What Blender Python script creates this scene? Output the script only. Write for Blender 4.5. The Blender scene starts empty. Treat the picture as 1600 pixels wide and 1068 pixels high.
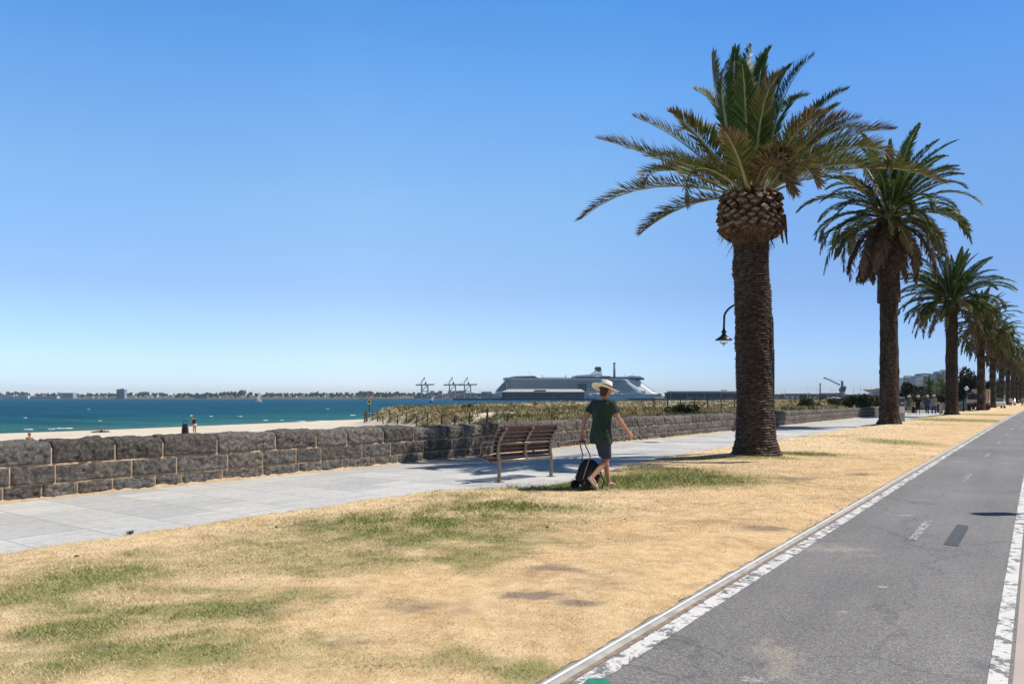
import bpy, math, random
import numpy as np
from mathutils import Vector, Matrix

rnd = random.Random(11)
nrs = np.random.RandomState(5)
scene = bpy.context.scene
COL = scene.collection
R = math.radians
TH = R(35.3)
C, S = math.cos(TH), math.sin(TH)
F, HZ, CX, H = 1155.56, 621.5, 800.0, 1.5      # focal length in photo pixels, horizon row, centre column, eye height


def W(depth, lat, z=0.0):
    return Vector((lat * C - depth * S, depth * C + lat * S, z))


def P(px, py, z=0.0):
    d = F * (H - z) / (py - HZ)
    return W(d, (px - CX) / F * d, z)


def D(px, depth, z=0.0):
    return W(depth, (px - CX) / F * depth, z)


def zat(py, depth):
    return H - (py - HZ) * depth / F


# ------------------------------------------------------------------ noise
def _hash(ix, iy, seed):
    h = (ix.astype(np.int64) * 374761393 + iy.astype(np.int64) * 668265263 + seed * 974634777) & 0xffffffff
    h = ((h ^ (h >> 13)) * 1274126177) & 0xffffffff
    h = h ^ (h >> 16)
    return (h & 0xffff) / 65535.0


def vnoise(x, y, seed=0):
    x = np.asarray(x, dtype=float); y = np.asarray(y, dtype=float)
    ix = np.floor(x); iy = np.floor(y)
    fx = x - ix; fy = y - iy
    fx = fx * fx * (3 - 2 * fx); fy = fy * fy * (3 - 2 * fy)
    a = _hash(ix, iy, seed); b = _hash(ix + 1, iy, seed)
    c = _hash(ix, iy + 1, seed); d = _hash(ix + 1, iy + 1, seed)
    return (a * (1 - fx) + b * fx) * (1 - fy) + (c * (1 - fx) + d * fx) * fy


def fbm(x, y, seed=0, octv=4):
    t = 0; a = 0.5; n = 0
    for o in range(octv):
        t = t + a * vnoise(x * 2 ** o, y * 2 ** o, seed + o * 17)
        n += a; a *= 0.5
    return t / n


def sstep(a, b, x):
    t = np.clip((np.asarray(x, dtype=float) - a) / (b - a), 0, 1)
    return t * t * (3 - 2 * t)


# ------------------------------------------------------------------ mesh building
class MB:
    def __init__(s):
        s.v = []; s.f = []; s.m = []

    def add(s, vs, fs, mi=0, M=None):
        o = len(s.v)
        for p in vs:
            p = Vector(p)
            s.v.append(M @ p if M is not None else p)
        for f in fs:
            s.f.append([i + o for i in f]); s.m.append(mi)
        return s

    def box(s, c, sz, mi=0, M=None, taper=1.0):
        hx, hy, hz = sz[0] / 2, sz[1] / 2, sz[2] / 2
        vs = []
        for dz in (-1, 1):
            k = taper if dz > 0 else 1.0
            for dx, dy in ((-1, -1), (1, -1), (1, 1), (-1, 1)):
                vs.append((c[0] + dx * hx * k, c[1] + dy * hy * k, c[2] + dz * hz))
        return s.add(vs, [(3, 2, 1, 0), (4, 5, 6, 7), (0, 1, 5, 4), (1, 2, 6, 5), (2, 3, 7, 6), (3, 0, 4, 7)], mi, M)

    def bar(s, a, b, w, t, mi=0, up=(0, 0, 1)):
        a = Vector(a); b = Vector(b); d = (b - a)
        L = d.length; d.normalize(); up = Vector(up)
        sx = d.cross(up)
        if sx.length < 1e-4: sx = d.cross(Vector((1, 0, 0)))
        sx.normalize(); sz = sx.cross(d)
        vs = []
        for q in (a, b):
            for i, j in ((-1, -1), (1, -1), (1, 1), (-1, 1)):
                vs.append(q + sx * (i * w / 2) + sz * (j * t / 2))
        return s.add(vs, [(3, 2, 1, 0), (4, 5, 6, 7), (0, 1, 5, 4), (1, 2, 6, 5), (2, 3, 7, 6), (3, 0, 4, 7)], mi)

    def loft(s, rings, mi=0, cap=True, closed=True):
        n = len(rings[0]); o = len(s.v)
        for r in rings:
            for p in r: s.v.append(Vector(p))
        for k in range(len(rings) - 1):
            for i in range(n if closed else n - 1):
                j = (i + 1) % n
                s.f.append([o + k * n + i, o + k * n + j, o + (k + 1) * n + j, o + (k + 1) * n + i]); s.m.append(mi)
        if cap and closed:
            s.f.append([o + i for i in range(n)][::-1]); s.m.append(mi)
            q = o + (len(rings) - 1) * n
            s.f.append([q + i for i in range(n)]); s.m.append(mi)
        return s

    def tube(s, pts, rad, n=8, mi=0, cap=True, round_=False):
        pts = [Vector(p) for p in pts]
        if not isinstance(rad, (list, tuple)): rad = [rad] * len(pts)
        if round_:
            d0 = (pts[0] - pts[1]).normalized(); d1 = (pts[-1] - pts[-2]).normalized()
            pre = [(pts[0] + d0 * rad[0] * k, rad[0] * math.sqrt(max(0.02, 1 - k * k))) for k in (0.98, 0.75, 0.4)]
            post = [(pts[-1] + d1 * rad[-1] * k, rad[-1] * math.sqrt(max(0.02, 1 - k * k))) for k in (0.4, 0.75, 0.98)]
            pts = [p for p, _ in pre] + pts + [p for p, _ in post]
            rad = [r for _, r in pre] + list(rad) + [r for _, r in post]
        rings = []; u = None
        for i, p in enumerate(pts):
            t = (pts[min(i + 1, len(pts) - 1)] - pts[max(i - 1, 0)])
            if t.length < 1e-9: t = Vector((0, 0, 1))
            t.normalize()
            if u is None:
                u = t.cross(Vector((0, 0, 1)) if abs(t.z) < 0.9 else Vector((1, 0, 0)))
            u = (u - t * u.dot(t)); u.normalize()
            w = t.cross(u)
            rings.append([p + (u * math.cos(a) + w * math.sin(a)) * rad[i] for a in [2 * math.pi * k / n for k in range(n)]])
        return s.loft(rings, mi, cap)

    def lathe(s, prof, n=20, c=(0, 0, 0), mi=0, M=None, cap=True):
        rings = []
        for r, z in prof:
            ring = []
            for k in range(n):
                a = 2 * math.pi * k / n
                p = Vector((r * math.cos(a), r * math.sin(a), z))
                if M is not None: p = M @ p
                ring.append(p + Vector(c))
            rings.append(ring)
        return s.loft(rings, mi, cap)

    def ell(s, c, r, mi=0, nu=14, nv=9, M=None):
        rings = []
        for j in range(nv):
            ph = -math.pi / 2 + math.pi * (j + 0.15) / (nv - 0.7)
            ring = []
            for i in range(nu):
                a = 2 * math.pi * i / nu
                p = Vector((r[0] * math.cos(ph) * math.cos(a), r[1] * math.cos(ph) * math.sin(a), r[2] * math.sin(ph)))
                if M is not None: p = M @ p
                ring.append(p + Vector(c))
            rings.append(ring)
        return s.loft(rings, mi)

    def prism(s, poly, d0, d1, mi=0, axis='y'):
        """poly in (x,z), extruded along y from d0 to d1"""
        n = len(poly)
        if axis == 'y':
            a = [(p[0], d0, p[1]) for p in poly]; b = [(p[0], d1, p[1]) for p in poly]
        elif axis == 'x':
            a = [(d0, p[0], p[1]) for p in poly]; b = [(d1, p[0], p[1]) for p in poly]
        else:
            a = [(p[0], p[1], d0) for p in poly]; b = [(p[0], p[1], d1) for p in poly]
        fs = [tuple(range(n))[::-1], tuple(range(n, 2 * n))] + [(i, (i + 1) % n, n + (i + 1) % n, n + i) for i in range(n)]
        return s.add(a + b, fs, mi)

    def mesh(s, name, mats, smooth=False):
        me = bpy.data.meshes.new(name)
        me.from_pydata([tuple(p) for p in s.v], [], s.f)
        for m in (mats if isinstance(mats, (list, tuple)) else [mats]): me.materials.append(m)
        if len(me.materials) > 1: me.polygons.foreach_set('material_index', s.m)
        if smooth: me.polygons.foreach_set('use_smooth', [True] * len(me.polygons))
        me.update()
        return me

    def build(s, name, mats, parent=None, loc=(0, 0, 0), rz=0.0, smooth=False, bevel=0.0, fix=False):
        me = s.mesh(name, mats, smooth)
        if fix:
            import bmesh
            bm = bmesh.new(); bm.from_mesh(me); bmesh.ops.recalc_face_normals(bm, faces=bm.faces); bm.to_mesh(me); bm.free()
        return link(name, me, parent, loc, rz, bevel)


def link(name, me, parent=None, loc=(0, 0, 0), rz=0.0, bevel=0.0):
    o = bpy.data.objects.new(name, me); COL.objects.link(o)
    o.location = loc; o.rotation_euler = (0, 0, rz)
    if parent is not None: o.parent = parent
    if bevel > 0:
        b = o.modifiers.new('bevel', 'BEVEL'); b.width = bevel; b.segments = 2; b.limit_method = 'ANGLE'; b.angle_limit = R(40)
    return o


def np_mesh(name, V, Fc, mats, mi=None, col=None, smooth=False):
    """V (N,3), Fc (M,k)"""
    me = bpy.data.meshes.new(name)
    V = np.asarray(V, dtype=np.float32); Fc = np.asarray(Fc, dtype=np.int32)
    k = Fc.shape[1]
    me.vertices.add(len(V)); me.vertices.foreach_set('co', V.ravel())
    me.loops.add(Fc.size); me.loops.foreach_set('vertex_index', Fc.ravel())
    me.polygons.add(len(Fc)); me.polygons.foreach_set('loop_start', np.arange(0, Fc.size, k, dtype=np.int32))
    try: me.polygons.foreach_set('loop_total', np.full(len(Fc), k, dtype=np.int32))
    except Exception: pass
    for m in (mats if isinstance(mats, (list, tuple)) else [mats]): me.materials.append(m)
    if mi is not None: me.polygons.foreach_set('material_index', np.asarray(mi, dtype=np.int32))
    if smooth: me.polygons.foreach_set('use_smooth', np.ones(len(Fc), dtype=bool))
    me.update(calc_edges=True)
    if col is not None:
        a = me.color_attributes.new('tint', 'FLOAT_COLOR', 'POINT')
        cc = np.ones((len(V), 4), dtype=np.float32); cc[:, :col.shape[1]] = col
        a.data.foreach_set('color', cc.ravel())
    me.validate()
    return me


def grid_mesh(name, X, Y, Z, mats, col=None, smooth=True):
    r, c = X.shape
    V = np.stack([X, Y, Z], -1).reshape(-1, 3)
    i = np.arange(r * c).reshape(r, c)
    Fc = np.stack([i[:-1, :-1], i[:-1, 1:], i[1:, 1:], i[1:, :-1]], -1).reshape(-1, 4)
    # keep faces pointing up
    a = V[Fc[0, 1]] - V[Fc[0, 0]]; b = V[Fc[0, 3]] - V[Fc[0, 0]]
    if np.cross(a, b)[2] < 0: Fc = Fc[:, ::-1]
    return np_mesh(name, V, Fc, mats, col=None if col is None else col.reshape(-1, col.shape[-1]), smooth=smooth)


def tag(o, label=None, cat=None, group=None, kind=None):
    if label: o['label'] = label
    if cat: o['category'] = cat
    if group: o['group'] = group
    if kind: o['kind'] = kind
    return o


def thing(name, label, cat, loc=(0, 0, 0), rz=0.0, group=None):
    o = bpy.data.objects.new(name, None); COL.objects.link(o)
    o.empty_display_size = 0.2
    o.location = loc; o.rotation_euler = (0, 0, rz)
    return tag(o, label, cat, group)


def copy_tree(o, parent=None):
    c = o.copy(); COL.objects.link(c)
    if parent is not None: c.parent = parent
    for ch in [x for x in COL.objects if x.parent == o]: copy_tree(ch, c)
    return c


# ------------------------------------------------------------------ materials
def nmat(name):
    m = bpy.data.materials.new(name); m.use_nodes = True
    nt = m.node_tree
    b = nt.nodes['Principled BSDF']
    return m, nt, b


def N(nt, typ, **kw):
    n = nt.nodes.new(typ)
    for k, v in kw.items():
        if hasattr(n, k) and k not in ('Scale',): setattr(n, k, v)
        else: n.inputs[k].default_value = v
    return n


def noise(nt, vec, scale, detail=4, rough=0.55, dist=0.0):
    n = nt.nodes.new('ShaderNodeTexNoise')
    n.inputs['Scale'].default_value = scale; n.inputs['Detail'].default_value = detail
    n.inputs['Roughness'].default_value = rough; n.inputs['Distortion'].default_value = dist
    if vec is not None: nt.links.new(vec, n.inputs['Vector'])
    return n.outputs['Fac']


def ramp(nt, fac, stops, interp='LINEAR'):
    n = nt.nodes.new('ShaderNodeValToRGB'); e = n.color_ramp.elements
    n.color_ramp.interpolation = interp
    while len(e) < len(stops): e.new(0.5)
    for i, (p, c) in enumerate(stops):
        e[i].position = p
        if not isinstance(c, (list, tuple)): c = (c, c, c)
        e[i].color = (c[0], c[1], c[2], 1)
    nt.links.new(fac, n.inputs['Fac'])
    return n.outputs['Color']


def mix(nt, fac, a, b, mode='MIX'):
    n = nt.nodes.new('ShaderNodeMix'); n.data_type = 'RGBA'; n.blend_type = mode
    for sock, val in ((n.inputs[0], fac), (n.inputs[6], a), (n.inputs[7], b)):
        if isinstance(val, (int, float)): sock.default_value = val
        elif isinstance(val, (tuple, list)): sock.default_value = (val[0], val[1], val[2], 1)
        else: nt.links.new(val, sock)
    return n.outputs[2]


def mth(nt, op, a, b=None, clamp=False):
    n = nt.nodes.new('ShaderNodeMath'); n.operation = op; n.use_clamp = clamp
    for i, val in enumerate((a, b)):
        if val is None: continue
        if isinstance(val, (int, float)): n.inputs[i].default_value = val
        else: nt.links.new(val, n.inputs[i])
    return n.outputs[0]


def coords(nt, kind='Object', scale=None, rz=None):
    if kind == 'World':
        v = nt.nodes.new('ShaderNodeNewGeometry').outputs['Position']
    else:
        v = nt.nodes.new('ShaderNodeTexCoord').outputs[kind]
    if scale is not None or rz is not None:
        mp = nt.nodes.new('ShaderNodeMapping')
        if scale is not None: mp.inputs['Scale'].default_value = scale
        if rz is not None: mp.inputs['Rotation'].default_value = (0, 0, rz)
        nt.links.new(v, mp.inputs['Vector']); v = mp.outputs[0]
    return v


def bump(nt, b, h, strength=0.3, dist=0.02):
    n = nt.nodes.new('ShaderNodeBump'); n.inputs['Strength'].default_value = strength; n.inputs['Distance'].default_value = dist
    nt.links.new(h, n.inputs['Height']); nt.links.new(n.outputs[0], b.inputs['Normal'])


def mat(name, col, rough=0.6, var=0.12, scale=5.0, bmp=0.0, bscale=40.0, metal=0.0, spec=0.4, col2=None, stretch=None, kind='Object'):
    m, nt, b = nmat(name)
    v = coords(nt, kind, stretch)
    f = noise(nt, v, scale)
    lo = tuple(c * (1 - var) for c in col); hi = tuple(min(1, c * (1 + var)) for c in (col2 or col))
    nt.links.new(ramp(nt, f, [(0.3, lo), (0.7, hi)]), b.inputs['Base Color'])
    b.inputs['Roughness'].default_value = rough; b.inputs['Metallic'].default_value = metal
    b.inputs['Specular IOR Level'].default_value = spec
    if bmp > 0: bump(nt, b, noise(nt, v, bscale, 5), bmp, 0.01)
    return m


def attr(nt, name='tint'):
    n = nt.nodes.new('ShaderNodeVertexColor'); n.layer_name = name
    return n


M_ = {}
M_['dark_metal'] = mat('black_painted_metal', (0.012, 0.016, 0.016), 0.35, 0.2, 12)
M_['galv'] = mat('weathered_steel', (0.27, 0.235, 0.19), 0.42, 0.25, 14, 0.1, 60, metal=0.55)
M_['slat'] = mat('red_brown_timber', (0.072, 0.024, 0.018), 0.45, 0.35, 7, 0.15, 40, stretch=(8, 0.7, 8))
M_['white'] = mat('white_paint', (0.72, 0.72, 0.71), 0.4, 0.06, 0.3)
M_['shed_roof'] = mat('shed_roof', (0.52, 0.51, 0.5), .6, .1, .2)
M_['ship_white'] = mat('ship_white', (0.86, 0.86, 0.85), 0.4, 0.06, 0.05)
M_['ship_glass'] = mat('ship_glass', (0.03, 0.115, 0.135), 0.2, 0.3, 0.15)
M_['ship_blue'] = mat('ship_blue', (0.035, 0.07, 0.12), 0.4, 0.2, 0.1)
M_['roof_pale'] = mat('pale_metal_roof', (0.6, 0.57, 0.54), 0.5, 0.08, 0.2)
M_['navy'] = mat('dark_blue_wall', (0.075, 0.125, 0.18), 0.5, 0.3, 0.12)
M_['win'] = mat('window_glass', (0.05, 0.09, 0.12), 0.12, 0.3, 0.5)
M_['pile'] = mat('dark_timber_pile', (0.06, 0.07, 0.085), 0.8, 0.3, 2)
M_['conc'] = mat('concrete_grey', (0.36, 0.35, 0.33), 0.8, 0.12, 3, 0.15, 60)
M_['house'] = mat('pale_render', (0.55, 0.53, 0.5), 0.7, 0.15, 0.05)
M_['redroof'] = mat('tiled_roof', (0.22, 0.12, 0.09), 0.8, 0.3, 0.2)
M_['greyroof'] = mat('grey_roof', (0.2, 0.2, 0.21), 0.7, 0.3, 0.2)
M_['apart'] = mat('apartment_concrete', (0.58, 0.61, 0.65), 0.7, 0.1, 0.1)
M_['apart_d'] = mat('apartment_grey_blue', (0.30, 0.36, 0.43), 0.6, 0.15, 0.1)
M_['crane'] = mat('crane_blue_grey', (0.12, 0.19, 0.24), 0.5, 0.2, 0.1)
M_['crane_w'] = mat('crane_pale', (0.5, 0.53, 0.55), 0.5, 0.1, 0.1)
M_['contR'] = mat('container_red', (0.3, 0.08, 0.06), 0.6, 0.35, 0.15)
M_['contB'] = mat('container_blue', (0.06, 0.13, 0.24), 0.6, 0.35, 0.15)
M_['bark'] = mat('tree_bark', (0.06, 0.045, 0.035), 0.9, 0.3, 6, 0.3, 20)
M_['post'] = mat('weathered_post', (0.05, 0.042, 0.035), 0.85, 0.3, 8)
M_['plank'] = mat('grey_brown_plank', (0.19, 0.13, 0.1), 0.85, 0.3, 3)
M_['skin'] = mat('skin', (0.52, 0.27, 0.19), 0.5, 0.08, 10, spec=0.3)
M_['skin_t'] = mat('tanned_skin', (0.42, 0.19, 0.12), 0.5, 0.1, 10, spec=0.3)
M_['hair'] = mat('dark_brown_hair', (0.045, 0.022, 0.014), 0.55, 0.3, 50, 0.3, 80)
M_['straw'] = mat('straw_hat', (0.86, 0.81, 0.72), 0.7, 0.08, 90, 0.2, 200)
M_['black_cloth'] = mat('black_cloth', (0.012, 0.012, 0.014), 0.85, 0.3, 30)
M_['green_cloth'] = mat('dark_green_cloth', (0.018, 0.055, 0.042), 0.85, 0.25, 14, 0.2, 60)
M_['navy_cloth'] = mat('navy_denim', (0.03, 0.045, 0.085), 0.85, 0.25, 20)
M_['bag'] = mat('navy_bag_cloth', (0.012, 0.016, 0.032), 0.75, 0.3, 20, 0.1, 60)
M_['pale_cloth'] = mat('pale_cloth', (0.6, 0.58, 0.55), 0.85, 0.1, 20)
M_['olive_cloth'] = mat('olive_cloth', (0.12, 0.14, 0.09), 0.85, 0.2, 20)
M_['grey_cloth'] = mat('grey_cloth', (0.24, 0.26, 0.26), 0.85, 0.2, 20)
M_['blue_cloth'] = mat('blue_cloth', (0.05, 0.08, 0.16), 0.85, 0.2, 20)
M_['rubber'] = mat('black_rubber', (0.012, 0.012, 0.012), 0.8, 0.2, 20)
M_['signgrey'] = mat('sign_blue_grey', (0.25, 0.31, 0.37), 0.5, 0.1, 3)
M_['signblue'] = mat('sign_dark_blue', (0.03, 0.06, 0.12), 0.5, 0.1, 3)
M_['yellow'] = mat('sign_yellow', (0.48, 0.40, 0.12), 0.5, 0.1, 6)
M_['red'] = mat('red_paint', (0.45, 0.03, 0.02), 0.5, 0.1, 6)
M_['sail'] = mat('white_sail', (0.85, 0.85, 0.83), 0.7, 0.03, 1)
M_['sailblue'] = mat('blue_sail', (0.02, 0.06, 0.24), 0.6, 0.1, 1)
M_['globe'] = mat('frosted_globe', (0.75, 0.78, 0.8), 0.15, 0.03, 3)
M_['truck'] = mat('dusty_white_truck', (0.42, 0.4, 0.37), 0.45, 0.15, 3)
M_['truck_o'] = mat('tan_box', (0.5, 0.36, 0.2), 0.5, 0.1, 3)
M_['foam'] = mat('white_foam', (0.88, 0.9, 0.9), 0.8, 0.04, 3, 0.3, 8)
SKY_DUST, SKY_OZ, SKY_STR, EXPO, SEA_SPEC, HAZE = 0.6, 2.5, 0.15, 0.0, 0.10, 0.00006
# ------------------------------------------------------------------ camera, sun, sky
cam = bpy.data.cameras.new('camera'); cam.lens = 26.0; cam.sensor_width = 36.0; cam.sensor_fit = 'HORIZONTAL'
cam.shift_y = (HZ - 534.0) / 1600.0
cam.clip_start = 0.05; cam.clip_end = 40000
co = bpy.data.objects.new('camera', cam); COL.objects.link(co)
co.location = (0, 0, H); co.rotation_euler = (R(90), 0, TH)
scene.camera = co

EL = R(54)
hd = Vector((C, S, 0)) + 0.10 * Vector((-S, C, 0)); hd.normalize()
sd = Vector((hd.x * math.cos(EL), hd.y * math.cos(EL), math.sin(EL)))
sl = bpy.data.lights.new('sun', 'SUN'); sl.energy = 4.85; sl.angle = R(0.53); sl.color = (1.0, 0.95, 0.88)
so = bpy.data.objects.new('sun', sl); COL.objects.link(so)
so.rotation_euler = sd.to_track_quat('Z', 'Y').to_euler(); so.location = (20, 10, 60)

w = bpy.data.worlds.new('World'); scene.world = w; w.use_nodes = True
wn = w.node_tree
sky = wn.nodes.new('ShaderNodeTexSky'); sky.sky_type = 'NISHITA'; sky.sun_disc = False
sky.sun_elevation = EL; sky.sun_rotation = math.atan2(sd.x, sd.y)
sky.altitude = 0; sky.air_density = 1.0; sky.dust_density = SKY_DUST; sky.ozone_density = SKY_OZ
tc = wn.nodes.new('ShaderNodeTexCoord'); sx_ = wn.nodes.new('ShaderNodeSeparateXYZ'); wn.links.new(tc.outputs['Generated'], sx_.inputs[0])
SKT = [(0.0, (1.5, 1.62, 2.0)), (.012, (1.25, 1.42, 1.9)), (.03, (1.06, 1.25, 1.76)), (.07, (.97, 1.09, 1.44)), (.138, (.93, 1.0, 1.20)), (.26, (1.03, 1.23, 1.33)), (.371, (.85, 1.25, 1.50)), (.468, (.57, 1.12, 1.50)), (.56, (.46, .78, .95)), (.68, (.32, .44, .50)), (1.0, (.28, .35, .39))]
tint = ramp(wn, sx_.outputs[2], [(p_, tuple(c_ / 2 for c_ in cc_)) for p_, cc_ in SKT])
dt_ = wn.nodes.new('ShaderNodeVectorMath'); dt_.operation = 'DOT_PRODUCT'; wn.links.new(tc.outputs['Generated'], dt_.inputs[0]); dt_.inputs[1].default_value = (C, S, 0)
side = ramp(wn, mth(wn, 'ADD', mth(wn, 'MULTIPLY', dt_.outputs['Value'], .5), .5), [(0.0, (.82, .92, 1)), (0.30, (.93, .97, 1.0)), (0.40, (1, 1, 1)), (0.55, (.82, .87, .90)), (0.66, (.60, .68, .78)), (0.78, (.46, .56, .68)), (1.0, (.45, .5, .6))])
sc2 = mix(wn, 1.0, mix(wn, 1.0, sky.outputs[0], tint, 'MULTIPLY'), (2, 2, 2), 'MULTIPLY')
sc2 = mix(wn, 1.0, sc2, side, 'MULTIPLY')
df_ = wn.nodes.new('ShaderNodeVectorMath'); df_.operation = 'DOT_PRODUCT'; wn.links.new(tc.outputs['Generated'], df_.inputs[0]); df_.inputs[1].default_value = (-S, C, 0)
sc2 = mix(wn, 1.0, sc2, ramp(wn, mth(wn, 'ADD', mth(wn, 'MULTIPLY', df_.outputs['Value'], .5), .5), [(0.0, .45), (.5, .5), (.72, 1.0)]), 'MULTIPLY')
wn.links.new(sc2, wn.nodes['Background'].inputs['Color'])
wn.nodes['Background'].inputs['Strength'].default_value = SKY_STR
scene.view_settings.view_transform = 'Standard'; scene.view_settings.look = 'None'
scene.view_settings.exposure = EXPO; scene.view_settings.gamma = 1
scene.render.engine = 'CYCLES'
cy = scene.cycles
cy.use_denoising = True; cy.max_bounces = 6; cy.diffuse_bounces = 3; cy.glossy_bounces = 2; cy.transmission_bounces = 3
cy.transparent_max_bounces = 6; cy.volume_bounces = 0; cy.sample_clamp_indirect = 4; cy.use_adaptive_sampling = True; cy.adaptive_threshold = 0.015

# ------------------------------------------------------------------ layout curves (X across, Y along the promenade)
def bx(Y):
    Y = np.asarray(Y, dtype=float)
    return np.where(Y > 0, 7e-5 * np.minimum(Y, 130) ** 2 + np.maximum(Y - 130, 0) * 0.0182, 0)


def wallX(Y):
    return np.interp(Y, [-20, 4, 13, 19, 27, 52, 68], [-12.5, -12.1, -11.85, -11.65, -11.3, -11.05, -10.95])


def lawnL(Y):
    e = np.interp(Y, [-20, 4, 8.9, 9.3, 9.9, 10.5, 11.3, 12.2, 13.2, 14.6, 17, 20, 30, 300],
                  [-8.1, -8.05, -7.85, -7.6, -7.0, -6.62, -6.7, -6.95, -7.05, -7.4, -7.6, -7.7, -7.55, -7.5])
    return e + bx(Y) * (np.asarray(Y) > 20) + (vnoise(np.asarray(Y) * 3.0, 0 * np.asarray(Y), 3) - 0.5) * 0.10 + (vnoise(np.asarray(Y) * 14.0, 0 * np.asarray(Y), 4) - 0.5) * 0.05


KX = -2.118
def lawnR(Y):
    return KX + bx(Y) + 0.008 + (vnoise(np.asarray(Y) * 9.0, 0 * np.asarray(Y), 8) - 0.5) * 0.035


def ysteps(y0, y1, d0, k=0.012):
    ys = [y0]
    while ys[-1] < y1: ys.append(ys[-1] + max(d0, (abs(ys[-1]) * k)))
    return np.array(ys)


def strip(name, prof, y0, y1, m, d0=0.5, parent=None, kind='structure'):
    """prof: list of (x, z), swept along Y with the bend"""
    Y = ysteps(y0, y1, d0)
    px = np.array([p[0] for p in prof]); pz = np.array([p[1] for p in prof])
    X = px[None, :] + bx(Y)[:, None]; Z = np.repeat(pz[None, :], len(Y), 0); YY = np.repeat(Y[:, None], len(px), 1)
    o = link(name, grid_mesh(name, X, YY, Z, m, smooth=False), parent)
    if kind: o['kind'] = kind
    return o


# ------------------------------------------------------------------ ground sheets
m, nt, b = nmat('inland_ground'); v = coords(nt, 'World')
nt.links.new(ramp(nt, noise(nt, v, 0.3), [(0.35, (0.36, 0.27, 0.15)), (0.65, (0.3, 0.24, 0.13))]), b.inputs['Base Color']); b.inputs['Roughness'].default_value = 0.95
gy = np.array([-80, -20, 0, 30, 68, 150, 300, 700, 1400.])
gx = np.stack([wallX(gy) + np.where(gy > 68, (gy - 68) * -0.35, 0) + 0.2, np.full(len(gy), 500.)], 1)
o = link('ground', grid_mesh('ground', gx, np.repeat(gy[:, None], 2, 1), np.full(gx.shape, -0.03), m, smooth=False)); o['kind'] = 'structure'

# footpath of bluestone pavers
m, nt, b = nmat('footpath_pavers'); v = coords(nt, 'World')
mp = nt.nodes.new('ShaderNodeMapping'); mp.inputs['Rotation'].default_value = (0, 0, 0); nt.links.new(v, mp.inputs['Vector'])
bk = nt.nodes.new('ShaderNodeTexBrick'); nt.links.new(mp.outputs[0], bk.inputs['Vector'])
bk.inputs['Scale'].default_value = 1.0; bk.inputs['Brick Width'].default_value = 1.05; bk.inputs['Row Height'].default_value = 0.82
bk.inputs['Mortar Size'].default_value = 0.009; bk.inputs['Mortar Smooth'].default_value = 0.4
bk.inputs['Color1'].default_value = (0.80, 0.81, 0.82, 1); bk.inputs['Color2'].default_value = (1.05, 1.05, 1.04, 1); bk.inputs['Mortar'].default_value = (0.50, 0.50, 0.51, 1)
big = noise(nt, v, 0.55, 5, 0.6); spk = noise(nt, v, 70, 3, 0.7); vor = noise(nt, v, 9, 4, 0.6)
c1 = ramp(nt, big, [(0.3, (0.64, 0.62, 0.575)), (0.7, (0.75, 0.725, 0.68))])
c1 = mix(nt, 1.0, c1, bk.outputs['Color'], 'MULTIPLY')
c1 = mix(nt, 1.0, c1, ramp(nt, spk, [(0.3, 0.68), (0.72, 1.15)]), 'MULTIPLY')
c1 = mix(nt, 1.0, c1, ramp(nt, vor, [(0.3, 0.84), (0.7, 1.07)]), 'MULTIPLY')
c1 = mix(nt, 1.0, c1, ramp(nt, noise(nt, coords(nt, 'World', (3.0, 0.35, 1)), 1.6, 5, .65), [(.3, .86), (.6, 1.0), (.75, 1.06)]), 'MULTIPLY')
st = noise(nt, v, 2.2, 5, 0.65)
c1 = mix(nt, ramp(nt, st, [(0.60, 0.0), (0.76, 0.38)]), c1, (0.36, 0.325, 0.28))
nt.links.new(c1, b.inputs['Base Color']); b.inputs['Roughness'].default_value = 0.8
bump(nt, b, mix(nt, 0.3, bk.outputs['Color'], spk), 0.25, 0.01)
yy = ysteps(-20, 300, 1.0)
fx0 = np.where(yy < 68, wallX(yy) - 0.1, -10.9 - (yy - 68) * 0.02)
fx1 = lawnL(np.maximum(yy, 17)) * 0 + np.interp(yy, [-20, 8, 9, 17, 18, 300], [-7.6, -7.6, -6.3, -6.3, -7.0, -7.0]) + bx(yy) * (yy > 18)
X = np.stack([fx0, fx1], 1)
o = link('footpath', grid_mesh('footpath', X, np.repeat(yy[:, None], 2, 1), np.zeros(X.shape), m, smooth=False)); o['kind'] = 'structure'

# sand fillet along the wall foot
m_sand, nt, b = nmat('beach_sand'); v = coords(nt, 'World')
sc = ramp(nt, noise(nt, v, 0.25, 6, 0.6), [(0.3, (0.66, 0.565, 0.43)), (0.7, (0.76, 0.67, 0.54))])
sc = mix(nt, 1.0, sc, ramp(nt, noise(nt, v, 2.5, 5, 0.7), [(0.3, 0.86), (0.7, 1.08)]), 'MULTIPLY')
at = attr(nt); sp = nt.nodes.new('ShaderNodeSeparateColor'); nt.links.new(at.outputs['Color'], sp.inputs[0])
sc = mix(nt, sp.outputs[0], sc, ramp(nt, noise(nt, v, 1.2, 5, .7), [(.3, (.10, .095, .045)), (.55, (.26, .22, .11)), (.75, (.36, .30, .17))]))
nt.links.new(sc, b.inputs['Base Color']); b.inputs['Roughness'].default_value = 0.95; b.inputs['Specular IOR Level'].default_value = 0.1
bump(nt, b, noise(nt, v, 3.0, 6, 0.7), 0.6, 0.08)
Y = ysteps(-20, 68, 0.12, 0)
wv = 0.03 + 0.10 * vnoise(Y * 1.6, Y * 0, 21) * vnoise(Y * 7, Y * 0, 22)
X = np.stack([wallX(Y) - 0.05, wallX(Y) + 0.02, wallX(Y) + 0.03 + wv], 1)
Z = np.stack([0.05 + 0 * Y, 0.035 + 0.03 * vnoise(Y * 4, Y * 0, 23), 0.002 + 0 * Y], 1)
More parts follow.
